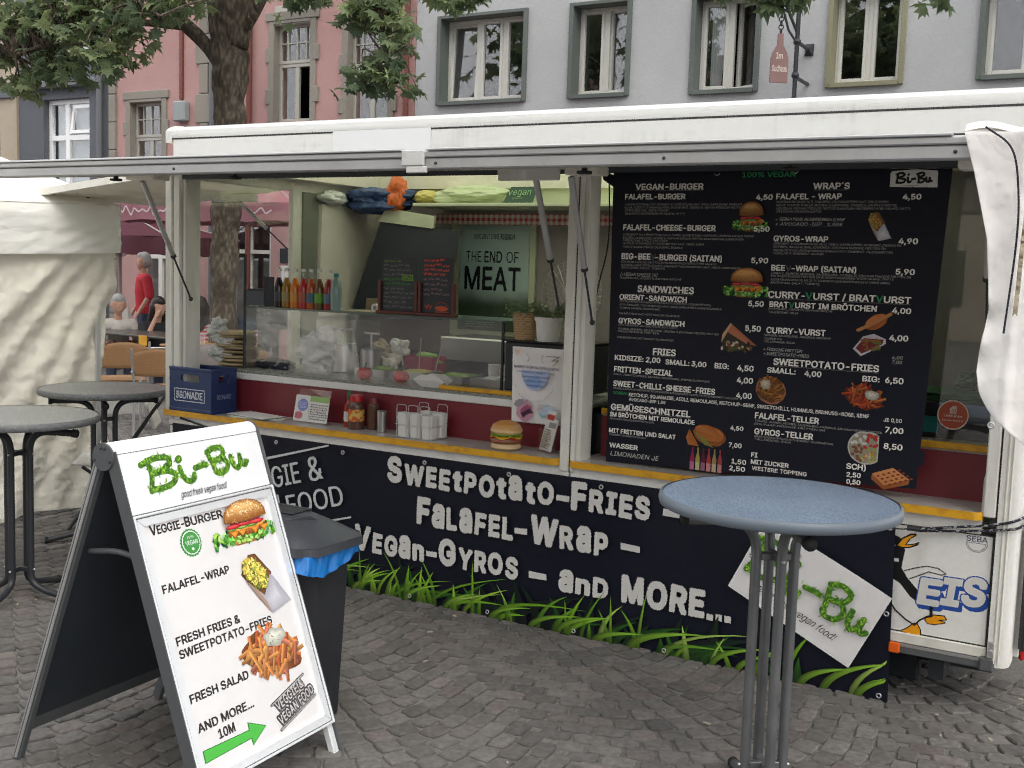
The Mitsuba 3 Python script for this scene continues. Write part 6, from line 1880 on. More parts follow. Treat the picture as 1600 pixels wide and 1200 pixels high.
cd = thing('flyer_holder', 'clear holder with two small flyers on the left counter, beside the sauce bottles', 'holder')
tl_ = .22
FU, FVv = np.array([1, .0, 0]), np.array([0, math.sin(tl_), math.cos(tl_)])
FN = np.array([0, -math.cos(tl_), math.sin(tl_)])
for i, (x, w, kd) in enumerate(((-4.205, .105, 'disc'), (-4.098, .135, 'script'))):
    o = np.array([x, 4.835, ZC + .006])
    part(cd, 'flyer', extrude(rounded(0, w, 0, .148, .002), .003, (o, FU, FVv, FN)), 'paper')
    print_card(cd, 'print', (o + FN * .0031, FU, FVv, FN), w, .148, kd, i + 3)
o = np.array([-4.195, 4.847, ZC + .004])
part(cd, 'back', extrude(sg.box(0, 0, .225, .185), .002, (o, FU, FVv, FN)), 'bottle_glass')
part(cd, 'foot', box(-4.2, -3.965, 4.82, 4.90, ZC + .0005, ZC + .004, .001), 'bottle_glass')

def sauce(label, x, y, prof, m, cap_m, cap, band=None, lab=None):
    t = thing('sauce_bottle', label, 'sauce bottle')
    part(t, 'bottle', lathe(prof, 24, (x, y, ZC)), m, 40)
    part(t, 'cap', lathe(cap, 20, (x, y, ZC)), cap_m, 40)
    if lab:
        part(t, 'paper_label', lathe(lab, 24, (x, y, ZC)), band, 40)


mat('chili_red', (.28, .02, .012), .2)
mat('label_orange', proc(lambda p, n, uv: mix((.55, .10, .02), (.60, .42, .10), smoothstep(.45, .6, noise(p.x * 60, p.y * 60, p.z * 60)))), .4)
mat('ketchup_red', (.42, .015, .02), .3)
mat('cap_green', (.015, .12, .035), .35)
mat('sauce_brown', (.10, .045, .03), .2)
sauce('slim red chilli sauce bottle with a green cap, leftmost of the three sauce bottles', -3.845, 4.89, [(0, 0), (.030, 0), (.032, .01), (.032, .11), (.016, .145), (.016, .155), (0, .155)], 'chili_red', 'cap_green', [(0, .156), (.017, .156), (.015, .188), (.008, .198), (0, .198)], 'paper', [(.0325, .03), (.0325, .085)])
sauce('wider sauce bottle with orange label and red cap, middle of the three', -3.765, 4.845, [(0, 0), (.043, 0), (.045, .01), (.045, .12), (.036, .14), (.033, .15), (0, .15)], 'sauce_brown', 'ketchup_red', [(0, .151), (.036, .151), (.036, .182), (.033, .186), (0, .186)], 'label_orange', [(.0455, .045), (.0455, .11)])
sauce('brown sauce bottle half hidden on the right of the three sauce bottles', -3.69, 4.90, [(0, 0), (.034, 0), (.035, .01), (.035, .13), (.03, .14), (0, .14)], 'sauce_brown', 'maroon', [(0, .141), (.03, .141), (.028, .17), (0, .172)])
sk = thing('shaker', 'small steel shaker standing right of the sauce bottles', 'shaker')
part(sk, 'body', lathe([(0, 0), (.026, 0), (.027, .004), (.027, .09), (0, .09)], 24, (-3.585, 4.84, ZC)), 'steel', 40)
part(sk, 'lid', lathe([(0, .0905), (.0275, .0905), (.0275, .112), (.022, .118), (0, .119)], 24, (-3.585, 4.84, ZC)), 'steel', 40)

cu = thing('cutlery_rack', 'wire rack of white paper cutlery bags on the left counter', 'rack')
for i, (x, y) in enumerate(((-3.395, 4.79), (-3.325, 4.80), (-3.25, 4.80), (-3.385, 4.86), (-3.31, 4.87), (-3.235, 4.87))):
    r = np.random.default_rng(i)
    g = taper(x - .036, x + .036, y - .032, y + .032, ZC + .004, ZC + .125 + r.uniform(-.008, .012), .004, .008)
    g = g.subdivide().subdivide()
    g.vertices += ((meshkit.noise(g.vertices * 40, i) - .5) * .007)[:, None]
    part(cu, 'bag', g, 'paper', 50)
wire = []
for x, y in ((-3.395, 4.752), (-3.325, 4.757), (-3.25, 4.757), (-3.36, 4.905), (-3.24, 4.905)):
    wire.append(tube(bend([(x - .03, y, ZC + .003), (x - .03, y, ZC + .175), (x + .03, y, ZC + .175), (x + .03, y, ZC + .003)], .014), .002, 6))
wire += [tube(bend([(-3.434, 4.75, z), (-3.205, 4.75, z), (-3.205, 4.91, z), (-3.434, 4.91, z), (-3.434, 4.75, z)], .01), .002, 6) for z in (ZC + .006, ZC + .07)]
part(cu, 'wires', cat(wire), 'alu', True)

tb = thing('toy_burger', 'shiny toy burger ornament near the right end of the left counter', 'ornament')
bx, by = -2.785, 4.80
mat('bun_toy', proc(lambda p, n, uv: mix((.50, .22, .05), (.62, .42, .20), smoothstep(.0, .6, .5 - .5 * n.z))), .25)
mat('bun_pale', (.62, .44, .24), .3)
mat('lettuce_toy', (.16, .30, .03), .3)
mat('cheese_toy', (.72, .42, .03), .3)
mat('patty_toy', (.20, .075, .035), .35)
mat('tomato_toy', (.55, .03, .025), .2)
part(tb, 'lower_bun', lathe([(0, .0), (.060, .0), (.076, .012), (.076, .022), (.066, .034), (0, .034)], 36, (bx, by, ZC)), 'bun_pale', 40)
part(tb, 'patty', lathe([(0, .034), (.072, .034), (.079, .046), (.074, .060), (0, .060)], 36, (bx, by, ZC)), 'patty_toy', 40)
th_ = np.linspace(0, 2 * PI, 73)[:-1]
def ripple(z, r0, drop, k, ph):
    V = [[bx, by, ZC + z]]
    for rr, f in ((r0 * .8, 0), (r0, 1.0)):
        V += [[bx + rr * math.cos(a), by + rr * math.sin(a), ZC + z - drop * f * (.5 + .5 * math.sin(k * a + ph))] for a in th_]
    n = 72
    F = [[0, 1 + i, 1 + (i + 1) % n] for i in range(n)] + [q for i in range(n) for q in ([1 + i, 1 + n + i, 1 + n + (i + 1) % n], [1 + i, 1 + n + (i + 1) % n, 1 + (i + 1) % n])]
    return thick(trimesh.Trimesh(np.array(V), np.array(F), process=False), .004)
part(tb, 'tomato', ripple(.066, .079, .022, 3, 1.2), 'tomato_toy', True)
part(tb, 'cheese', ripple(.072, .080, .012, 5, 2.0), 'cheese_toy', True)
part(tb, 'lettuce', ripple(.081, .080, .007, 14, 0), 'lettuce_toy', True)
part(tb, 'upper_bun', lathe([(0, .081), (.070, .081), (.080, .092), (.079, .104), (.066, .128), (.035, .143), (0, .148)], 36, (bx, by, ZC)), 'bun_toy', 40)
part(tb, 'sesame', cat([trimesh.creation.icosphere(1, .0035).apply_scale((1, .6, .6)).apply_translation((bx + .05 * math.cos(a) * q, by + .05 * math.sin(a) * q, ZC + .1455 - .022 * q * q)) for a, q in zip(np.arange(16) * 2.4, np.linspace(.1, 1, 16))]), 'bun_pale')

mf = thing('menu_flyer_holder', 'slanted clear holder of folded menu flyers at the right end of the left counter', 'holder')
tU, tV = np.array([.86, -.5, 0]), np.array([.13, .23, .965]); tV /= np.linalg.norm(tV)
tU = tU - tV * (tU @ tV); tU /= np.linalg.norm(tU); tN = np.cross(tU, tV)
for i, (du, w, h) in enumerate(((0, .072, .165), (.012, .072, .198), (.045, .072, .16))):
    o = np.array([-2.635, 4.86, ZC + .012]) + tU * du - tN * (.012 - .008 * i) * (-1 if i == 2 else 1)
    part(mf, 'flyer', extrude(rounded(0, w, 0, h, .002), .006, (o, tU, tV, tN)), 'paper')
    ik = Ink()
    ik.pts([(0.004, h - .045), (w - .004, h - .045), (w - .004, h - .018), (.004, h - .018)], [(120, 140, 110), (170, 60, 50), (140, 140, 140)][i]); ik.up()
    rr = np.random.default_rng(i)
    for k in range(9):
        ik.line([(w * .15, h * .08 + k * .011), (w * rr.uniform(.5, .85), h * .08 + k * .011)], .004, (120, 118, 112))
    put(mf, 'print', ik, (o + tN * .0063, tU, tV, tN))
part(mf, 'holder', cat([extrude(rounded(-.004, .125, -.004, .10, .003), .0015, (np.array([-2.635, 4.86, ZC + .010]) + tN * .016, tU, tV, tN)), extrude(rounded(-.004, .125, -.004, .17, .003), .0015, (np.array([-2.635, 4.86, ZC + .010]) - tN * .016, tU, tV, tN))]), 'bottle_glass')

# market poster on the black box
bb = thing('plant_box', 'black box on the right end of the worktop carrying the two plant pots', 'box')
part(bb, 'box', box(-2.925, -2.47, 5.0, 5.34, 1.109, 1.362, .006), 'dark_steel')
part(bb, 'lid', box(-2.93, -2.465, 4.995, 5.345, 1.3625, 1.372, .003), 'black_plastic')
mp = thing('market_poster', 'pale poster about a market for good living, hung below the plant pots', 'poster')
def mpfn(U, V):
    w0, w1 = .287, .283
    return np.stack([-2.838 + U * w0 + .006 * (1 - V), 4.932 - .004 * np.sin(U * 5 + 1) - .006 * (1 - V) * np.sin(U * 3) , .962 + .383 * V], -1)
part(mp, 'sheet', thick(grid_sheet(mpfn, 14, 14), .001), 'poster_paper', True)
ik = Ink()
w, h = .285, .383
a = np.linspace(0, PI, 30)
ik.pts([(w * .2, h * .70)] + [(w * (.48 - .27 * math.cos(t)), h * (.68 - .24 * math.sin(t))) for t in a] + [(w * .78, h * .70)], (172, 186, 220)); ik.up()
ik.ell(w * .46, h * .55, w * .16, h * .08, (140, 168, 214)); ik.up()
ik.text('MARKT FÜR GUTES LEBEN', w * .05, h * .725, w * .90, .0125, (70, 52, 84), True)
for i, t in enumerate(('Fair Goods | Vintage & Trend', 'Superfood | Workshops', 'Wellness | Musik', 'Kinderprogramm')):
    ww = w * (.74, .58, .44, .34)[i]
    ik.text(t, w * .49 - ww / 2, h * (.665 - .058 * i), ww, .0098, (58, 52, 90), False, .25)
for c, k in ((.34, 1), (.62, -1)):
    ik.line([(w * c - k * w * .02 * 0 + k * w * .05 * math.sin(t) - k * .01, h * (.86 + .05 * math.cos(t))) for t in np.linspace(.2, PI - .2, 10)], .0022, (40, 36, 44))
ik.line([(w * .48 + w * .06 * math.cos(t), h * .85 + h * .05 * math.sin(t)) for t in np.linspace(0, 2 * PI, 16)], .0014, (196, 186, 196))
ik.line([(w * .70, h * .90), (w * .96, h * .905), (w * .80, h * .84), (w * .95, h * .86), (w * .84, h * .78)], .004, (104, 104, 70))
ik.pts([(w * .05, h * .96), (w * .18, h * .96), (w * .12, h * .88)], (232, 200, 184))
for i in range(17):
    t = .35 + i * .15
    ik.ell(w * (.47 - .40 * math.cos(t)), h * (.58 - .29 * math.sin(t)), .004, .0018, (90, 90, 104), -t + PI / 2 + PI, 8)
ik.ell(w * .30, h * .16, w * .17, h * .14, (202, 150, 170), .3, 22, .08); ik.up()
ik.ell(w * .33, h * .17, w * .12, h * .07, (160, 92, 120), .5, 18, .2); ik.ell(w * .18, h * .26, w * .10, h * .05, (150, 148, 156), .2, 16, .35)
ik.up(); ik.pts([(w * .22, h * .12), (w * .40, h * .2), (w * .48, h * .14), (w * .36, h * .13), (w * .28, h * .06)], (66, 44, 66))
ik.pts([(w * .60, h * .14), (w * .76, h * .28), (w * .90, h * .2), (w * .70, h * .12)], (196, 212, 232)); ik.pts([(w * .58, h * .15), (w * .76, h * .16), (w * .66, h * .08)], (130, 190, 190))
for i in range(7):
    ik.line([(w * .56, h * (.26 - .016 * i)), (w * (.80 - .02 * (i % 3)), h * (.26 - .016 * i))], .0016, (120, 130, 150))
    ik.line([(w * .2, h * .012), (w * .7, h * .012)], .0016, (140, 140, 150))
put(mp, 'print', ik, ((-2.834, 4.917, .962), (1, 0, 0), (0, 0, 1), (0, -1, 0)))


def pot(label, x, y, prof, m, seed):
    t = thing('potted_plant', label, 'plant')
    part(t, 'pot', lathe(prof, 28, (x, y, 1.3725)), m, 40)
    part(t, 'soil', lathe([(0, .11), (.052, .11), (.052, .104), (0, .104)], 20, (x, y, 1.3725)), 'rubber')
    r = np.random.default_rng(seed)
    st_, lv, luv = [], [], []
    for i in range(26):
        a, l = r.uniform(0, 2 * PI), r.uniform(.05, .11)
        p0 = np.array([x + .03 * math.cos(a), y + .03 * math.sin(a), 1.3725 + .105])
        p1 = p0 + np.array([math.cos(a) * l * .8, math.sin(a) * l * .6, r.uniform(.03, .10)])
        st_.append(tube(smooth_path([p0, .5 * (p0 + p1) + [0, 0, .015], p1], 3), .0013, 4))
        c = p0 + (p1 - p0) * r.uniform(.3, 1.08, (11, 1)) + r.normal(0, .010, (11, 3))
        V, uv = leaf_batch(c, r.uniform(.012, .022, 11), r, np.clip(r.normal(.22, .18, 11), 0, 1))
        lv.append(V); luv.append(uv)
    part(t, 'stems', cat(st_), 'leaf_mat')
    m_, u_ = join_leaves(np.vstack(lv), np.vstack(luv))
    part(t, 'foliage', m_, 'leaf_mat', uv=u_, kind='stuff')


mat('basket', proc(lambda p, n, uv: mix((.30, .19, .09), (.46, .31, .16), smoothstep(.3, .7, .5 + .25 * dr.sin(p.z * 500) + .25 * dr.sin((p.x - p.y) * 380 + 3.1 * dr.floor(p.z * 80))))), .7)
pot('small bushy plant in a woven tan basket pot', -2.846, 5.06, [(0, 0), (.050, 0), (.053, .004), (.065, .135), (.067, .14), (.062, .14), (.058, .11), (0, .11)], 'basket', 3)
pot('small bushy plant in a cream pot beside the woven one', -2.702, 5.05, [(0, 0), (.053, 0), (.056, .004), (.068, .105), (.074, .106), (.074, .123), (.069, .124), (.062, .11), (0, .11)], 'white_plastic', 8)

# bottles on the glass shelf
mat('cap_metal', (.5, .5, .48), .3, .8)
BC = [('dark cola', (.015, .008, .008), (.05, .05, .06)), ('amber', (.30, .16, .02), (.30, .24, .10)), ('orange', (.62, .19, .01), (.60, .28, .05)), ('red', (.42, .03, .03), (.40, .10, .06)), ('orange red', (.45, .09, .015), (.06, .14, .20)), ('dark amber', (.13, .07, .015), (.13, .36, .03)), ('deep red', (.30, .02, .02), (.10, .16, .24))]
xs = (-4.575, -4.515, -4.45, -4.385, -4.325, -4.265, -4.195)
for i, ((nm, liq, lab), x) in enumerate(zip(BC, xs)):
    t = thing('drink_bottle', ['leftmost dark cola bottle', 'amber drink bottle, second from the left', 'bright orange drink bottle, third from the left', 'red drink bottle, fourth from the left', 'orange red drink bottle with a blue label', 'dark amber drink bottle with a green label', 'deep red drink bottle next to the plastic one'][i] + ' in the row on the glass shelf', 'bottle', 'drink bottles on the glass shelf')
    z0 = 1.4635
    y = 5.12
    mat(f'liquid_{i}', liq, .12)
    mat(f'bottle_label_{i}', lab, .4)
    part(t, 'bottle', lathe([(0, 0), (.027, 0), (.029, .004), (.029, .115), (.020, .150), (.0125, .172), (.0125, .176), (0, .176)], 22, (x, y, z0)), f'liquid_{i}', 40)
    part(t, 'neck', lathe([(.0123, .1762), (.0118, .205), (.0135, .208), (.0135, .214)], 18, (x, y, z0)), 'bottle_glass', True)
    part(t, 'cap', lathe([(0, .232), (.013, .232), (.0148, .226), (.0148, .2142), (0, .2142)], 18, (x, y, z0)), 'cap_metal', 40)
    part(t, 'paper_label', lathe([(.0293, .035), (.0293, .092)], 22, (x, y, z0)), f'bottle_label_{i}', True)
t = thing('drink_bottle', 'clear plastic water bottle with a teal cap at the right end of the bottle row', 'bottle', 'drink bottles on the glass shelf')
mat('water_plastic', (.22, .32, .30), .12)
mat('cap_teal', (.02, .20, .22), .35)
part(t, 'bottle', lathe([(0, 0), (.028, 0), (.032, .008), (.030, .05), (.033, .06), (.033, .12), (.028, .155), (.013, .185), (.013, .192), (0, .192)], 22, (-4.125, 5.10, 1.4635)), 'water_plastic', 40)
part(t, 'cap', lathe([(0, .192), (.0145, .192), (.0145, .212), (0, .213)], 18, (-4.125, 5.10, 1.4635)), 'cap_teal', 40)
solo('price_sign', 'small black chalk price sign left of the bottle row on the glass shelf', 'sign', box(-4.715, -4.635, 5.14, 5.146, 1.4635, 1.64, .002), 'slate_panel')
solo('cardboard_tray', 'torn flat brown cardboard tray right of the bottle row', 'tray', cat([box(-4.09, -3.86, 5.10, 5.34, 1.4635, 1.4665), hull([(-4.09, 5.335, 1.466), (-3.86, 5.335, 1.466), (-4.09, 5.34, 1.466), (-3.86, 5.34, 1.466), (-4.09, 5.34, 1.535), (-3.98, 5.34, 1.52), (-3.88, 5.34, 1.54), (-4.03, 5.34, 1.53)])]), 'bag_paper')

# chalk boards in red wood stands
mat('red_wood', proc(lambda p, n, uv: mix((.10, .025, .02), (.16, .045, .035), fbm(p.x * 20, p.y * 20, p.z * 160, 3))), .5)
def chalk(label, x0, x1, z1, cols, seed, burger=False):
    t = thing('chalk_board', label, 'chalk board')
    z0 = 1.464
    part(t, 'slate', box(x0, x1, 5.115, 5.122, z0 + .012, z1, .001), 'slate_panel')
    part(t, 'upright', box(x0 - .018, x0 - .001, 5.10, 5.13, z0 + .0, z0 + .185, .002), 'red_wood')
    part(t, 'upright', box(x1 + .001, x1 + .018, 5.10, 5.13, z0 + .0, z0 + .185, .002), 'red_wood')
    part(t, 'foot', box(x0 - .022, x1 + .022, 5.085, 5.145, z0 - .0003, z0 + .016, .002), 'red_wood')
    r = np.random.default_rng(seed)
    ik = Ink()
    w, h = x1 - x0, z1 - z0
    for i in range(11):
        z = h * (.95 - .082 * i)
        if burger and i > 7:
            break
        c = cols[0] if i < (4 if burger else 1) else cols[1] if i in (4, 5) and not burger else cols[2]
        x = w * .06
        while x < w * (.86 if i % 3 else .6):
            l = w * r.uniform(.08, .22)
            k = np.linspace(0, 1, 8)
            ik.line(list(zip(x + l * k, z + h * .016 * np.sin(k * r.uniform(9, 16) + r.uniform(0, 6)) + r.uniform(-.004, .004))), h * (.013 if not burger or i > 3 else .02), c)
            x += l + w * .05
    if burger:
        ik.ell(w * .66, h * .13, w * .22, h * .045, (214, 96, 62), 0, 20, .05); ik.line([(w * .46, h * .07), (w * .9, h * .075)], h * .012, (200, 90, 60))
        ik.line([(w * (.66 + .2 * math.cos(q)), h * (.15 + .09 * math.sin(q))) for q in np.linspace(.2, PI - .2, 14)], h * .010, (190, 84, 60))
        ik.line([(w * .12, h * .18), (w * .18, h * .12), (w * .22, h * .19), (w * .28, h * .12), (w * .34, h * .18)], h * .02, (206, 90, 74))
    else:
        ik.poly(sg.box(w * .60, h * .60, w * .92, h * .71).difference(sg.box(w * .635, h * .62, w * .885, h * .69)), (120, 160, 50))
        ik.line([(w * .66, h * .65), (w * .72, h * .67), (w * .80, h * .64), (w * .86, h * .66)], h * .018, (150, 180, 70))
    put(t, 'chalk_writing', ik, FAC(5.1145, x0, z0))
chalk('black chalk board with green and white chalk writing on the glass shelf', -3.808, -3.578, 1.775, [(120, 150, 60), (70, 150, 70), (120, 130, 120)], 2)
chalk('black chalk board with red chalk writing and a drawn burger on the glass shelf', -3.535, -3.335, 1.785, [(206, 90, 80), (210, 110, 60), (150, 120, 130)], 5, True)

# film poster on the rear wall: plain tinted stand-in with its title
fp = thing('wall_poster', 'pale teal poster with a dark title on the rear wall of the stall', 'poster')
mat('poster_teal', proc(lambda p, n, uv: mix((.06, .10, .06), mix((.36, .50, .49), (.48, .60, .56), fbm(p.x * 4, p.y, p.z * 4, 3)), smoothstep(1.48, 1.64, p.z + .05 * fbm(p.x * 9, 0., p.z * 9, 3)))), .4)
part(fp, 'sheet', box(-4.325, -3.765, 6.716, 6.724, 1.30, 2.03, .001), 'poster_teal')
ik = Ink()
D_ = (34, 44, 50)
ik.text('EINE WELT OHNE', .12, .635, .20, .034, D_, False); ik.text('FLEISCH', .335, .635, .11, .034, D_, True)
ik.text('THE', .055, .475, .125, .075, D_, False); ik.text('END', .205, .475, .145, .075, D_, True); ik.text('OF', .385, .475, .095, .075, D_, False)
ik.text('MEAT', .045, .285, .455, .155, (24, 32, 38), True)
for i in range(3):
    ik.line([(.06, .055 - .016 * i), (.30, .055 - .016 * i)], .005, (150, 160, 150))
put(fp, 'lettering', ik, FAC(6.7155, -4.325, 1.30))

# things in and behind the vitrine
def blob(c, r_, seed, amp=.25, sub=4, freq=None):
    m = trimesh.creation.icosphere(sub, 1.0)
    v = m.vertices
    n = meshkit.fbm(v * 1.6 + seed, 3, seed)
    k = meshkit.noise(v * 6 + seed, seed + 1)
    m.vertices = v * (1 + amp * (n - .5) * 2 + .06 * (k - .5))[:, None] * np.asarray(r_) + np.asarray(c)
    return m


def bag_thing(name, label, c, r_, m, seed, amp=.3, cat_='bag'):
    return solo(name, label, cat_, blob(c, r_, seed, amp), m, True)


fb = thing('bread_bag', 'clear plastic bag stacked with flat breads, beside the left end of the vitrine', 'bag')
r = np.random.default_rng(6)
mat('flat_bread', (.42, .33, .20), .7)
for i in range(9):
    part(fb, 'flat_bread', lathe([(0, 0), (.115, 0), (.128, .008), (.120, .017), (0, .020)], 26).apply_transform(trimesh.transformations.rotation_matrix(r.uniform(-.06, .06), (1, .4, 0))).apply_translation((-4.895 + r.uniform(-.02, .02) - .004 * i, 5.14 + r.uniform(-.01, .01), 1.09 + .0235 * i)), 'flat_bread', 40)
for z, s, dx in ((1.16, 1, 0), (1.24, 2, .03), (1.32, 3, -.02)):
    part(fb, 'plastic', blob((-4.99 + dx, 5.06, z), (.07, .05, .05), s, .9), 'bag_clear', True)
wb = bag_thing('bag', 'crumpled white plastic bag behind the vitrine glass', (-4.37, 5.26, 1.20), (.15, .10, .11), 'bag_clear', 12, .6)
part(wb, 'handle_loop', blob((-4.25, 5.2, 1.31), (.07, .05, .05), 14, .8), 'bag_clear', True)
bag_thing('bag', 'dark patterned bag lying at the foot of the vitrine', (-4.62, 5.15, 1.112), (.15, .07, .035), mat('bag_dark', proc(lambda p, n, uv: mix((.015, .015, .018), (.30, .31, .30), smoothstep(.60, .68, fbm(p.x * 45, p.y * 45, p.z * 45, 2)))), .4), 15, .2)
for i, (x, h, rr) in enumerate(((-4.22, .165, .075), (-4.02, .15, .06))):
    t = thing('steel_container', ('left', 'right')[i] + ' round steel food container behind the vitrine glass', 'container')
    part(t, 'body', lathe([(0, 0), (rr - .005, 0), (rr, .005), (rr, h), (rr + .006, h + .004), (rr - .004, h + .002), (rr - .006, .01), (0, .01)], 28, (x, 5.30, 1.0862)), 'steel', 40)
    part(t, 'ladle', cat([tube([(x + .01, 5.30, 1.12), (x + .02, 5.28, 1.10 + h + .075)], .005, 8), box(x - .03, x + .08, 5.27, 5.29, 1.10 + h + .075, 1.10 + h + .088, .004)]), 'white_plastic')
for i, (x, y) in enumerate(((-3.895, 5.085), (-3.64, 5.085))):
    t = thing('red_dispenser', ('left', 'right')[i] + ' of two red tomato shaped dispensers at the vitrine foot', 'dispenser')
    part(t, 'body', lathe([(0, 0), (.030, .002), (.044, .022), (.044, .042), (.030, .060), (.012, .064), (0, .062)], 26, (x, y, 1.0862)), 'tomato_toy', True)
    part(t, 'stalk', tube([(x, y, 1.148), (x + .012, y, 1.178)], .005, 8), 'cap_green')
bo = []
for s in (-1, 1):
    bo.append(hull([(-3.43, 5.0 + s * .025, 1.0862), (-3.31, 5.0 + s * .025, 1.0862), (-3.47, 5.0 + s * .045, 1.125), (-3.27, 5.0 + s * .045, 1.125), (-3.42, 5.0 + s * .046, 1.155), (-3.32, 5.0 + s * .046, 1.155), (-3.43, 5.0 + s * .022, 1.0862)]))
bo += [box(-3.43, -3.31, 4.977, 5.023, 1.0862, 1.089), hull([(-3.37, 5.0, 1.165), (-3.40, 4.99, 1.10), (-3.34, 4.99, 1.10), (-3.37, 5.02, 1.10)])]
solo('paper_boat', 'white folded paper food boat on the worktop edge', 'tray', cat(bo), 'paper')
for i in range(6):
    xx = -3.80 + .1 * i
    solo('tong', ['first', 'second', 'third', 'fourth', 'fifth', 'sixth'][i] + ' from the left of the kitchen tools standing behind the vitrine', 'kitchen tool', cat([tube([(xx, 5.34, 1.087), (xx + .05 * ((i % 3) - 1), 5.36, 1.30 + .02 * (i % 2))], .004, 8), trimesh.creation.icosphere(1, .012).apply_translation((xx, 5.34, 1.099))]), 'steel') if i < 3 else None
for i, (x, c) in enumerate(((-3.95, 'lettuce_toy'), (-3.7, 'net_yellow'), (-3.42, 'lettuce_toy'), (-3.15, 'bag_clear'))):
    t = thing('food_tray', ['tray of greens', 'tray of yellow filling', 'second tray of greens', 'tray of pale filling'][i] + ' sunk in the worktop behind the vitrine glass', 'tray')
    part(t, 'tray', cat([box(x - .11, x + .11, 5.20, 5.205, 1.0862, 1.13), box(x - .11, x + .11, 5.42, 5.425, 1.0862, 1.13), box(x - .11, x - .105, 5.206, 5.419, 1.0862, 1.129), box(x + .105, x + .11, 5.206, 5.419, 1.0862, 1.129)]), 'steel')
    part(t, 'filling', blob((x, 5.31, 1.105), (.10, .10, .035), 20 + i, .4), c, True)
rr_ = thing('black_roll', 'black roll with a hollow core on the glass shelf left of the chalk boards', 'roll')
part(rr_, 'roll', lathe([(.012, -.1), (.024, -.1), (.024, .1), (.012, .1), (.012, -.1)], 22).apply_transform(trimesh.transformations.rotation_matrix(PI / 2, (1, 0, 0))).apply_translation((-3.885, 5.25, 1.488)), 'white_plastic', 40)

bag_thing('bag', 'dark blue plastic bag on top of the pale cabinet end', (-4.78, 6.35, 2.17), (.30, .16, .085), 'bag_blue', 31, .45)
bag_thing('bag', 'clear plastic bag left of the dark blue one on the cabinet', (-4.98, 6.1, 2.18), (.06, .14, .05), 'bag_clear', 32, .4)
bag_thing('bag', 'orange bag leaning beside the dark blue bag', (-4.58, 6.3, 2.22), (.075, .07, .125), 'bag_orange', 33, .35)
bag_thing('bag', 'yellow net bag beside the orange bag on the shelf', (-4.42, 6.42, 2.205), (.10, .09, .05), 'net_yellow', 34, .3)
mat('bag_lime', (.52, .58, .36), .3, bump=lambda p, n, uv: fbm(p.x * 18, p.y * 18, p.z * 18, 4), bscale=.03)
bag_thing('bag', 'large pale green plastic bag filling the middle of the top shelf', (-4.08, 6.46, 2.215), (.33, .10, .065), 'bag_lime', 35, .4)
vs = thing('shelf_sign', 'dark green sign reading vegan on the top shelf', 'sign')
part(vs, 'board', hull([(-3.80, 6.40, 2.1575), (-3.58, 6.40, 2.1575), (-3.75, 6.42, 2.268), (-3.55, 6.42, 2.268), (-3.80, 6.41, 2.1575), (-3.58, 6.41, 2.1575)]), mat('sign_green', (.03, .075, .05), .4))
ik = Ink()
ik.text('vegan', .025, .055, .17, .042, (150, 190, 140), False, .2); ik.text('gesund', .06, .03, .08, .012, (130, 160, 120), False)
put(vs, 'lettering', ik, ((-3.79, 6.396, 2.16), (1, 0, 0), (0, .18, .98), (0, -.98, .18)))
fa = thing('fan', 'round wire caged fan behind the middle post inside the stall', 'fan')
fc_ = np.array([-3.19, 6.25, 1.585])
part(fa, 'cage', cat([trimesh.creation.torus(rr, .0035, major_sections=44, minor_sections=6).apply_transform(trimesh.transformations.rotation_matrix(PI / 2, (1, 0, 0))).apply_translation(fc_ + [0, (rr - .2) * .25, 0]) for rr in (.21, .16, .11, .06)] + [cyl(fc_ + [0, -.05, 0], fc_ + [.21 * math.cos(a), .0, .21 * math.sin(a)], .002, 5) for a in np.arange(30) * 2 * PI / 30]), 'steel')
part(fa, 'blade', [hull([fc_ + [.03 * math.cos(a), .03, .03 * math.sin(a)], fc_ + [.17 * math.cos(a - .35), .02, .17 * math.sin(a - .35)], fc_ + [.17 * math.cos(a + .35), .05, .17 * math.sin(a + .35)], fc_ + [.18 * math.cos(a), .032, .18 * math.sin(a)], fc_ + [.17 * math.cos(a), .045, .17 * math.sin(a)]]) for a in (0.3, 2.4, 4.5)], 'dim_wall')
part(fa, 'stand', cat([cyl(fc_ + [0, .08, 0], [-3.19, 6.33, 1.2], .012), cyl([-3.19, 6.33, 1.2], [-3.19, 6.33, 1.215], .12, 24)]), 'dark_steel')
t = thing('cable', 'thin black cable hanging inside the stall behind the middle post', 'cable')
part(t, 'cord', tube(smooth_path([(-2.56, 5.4, 2.25), (-2.55, 5.4, 1.9), (-2.60, 5.4, 1.65), (-2.63, 5.38, 1.40)], 8), .004, 6), 'rubber', True)
ct = thing('condiment_box', 'black box with an orange lid ball just right of the middle post inside the stall', 'box')
part(ct, 'box', box(-2.30, -2.15, 5.05, 5.3, 1.0605, 1.31, .004), 'dark_steel')
part(ct, 'ball', trimesh.creation.icosphere(3, .038).apply_translation((-2.235, 5.1, 1.348)), 'net_yellow', True)
part(ct, 'strip', box(-2.268, -2.258, 5.044, 5.05, 1.07, 1.30), 'alu')
sh = thing('salad_tray', 'dark tray with greens behind the right hatch pane', 'tray')
part(sh, 'tray', box(-1.1, -.56, 5.15, 5.5, 1.0605, 1.22, .005), 'dark_steel')
part(sh, 'greens', blob((-.82, 5.3, 1.235), (.26, .14, .035), 51, .4), mat('salad_green', (.02, .085, .03), .5), True)
part(sh, 'greens', blob((-.70, 5.4, 1.30), (.08, .06, .04), 52, .6), 'salad_green', True)
part(sh, 'label', box(-.86, -.80, 5.10, 5.104, 1.09, 1.16), 'cap_teal')
sc = thing('round_sticker', 'round orange red delivery sticker with a white house sign on the right hatch pane', 'sticker')
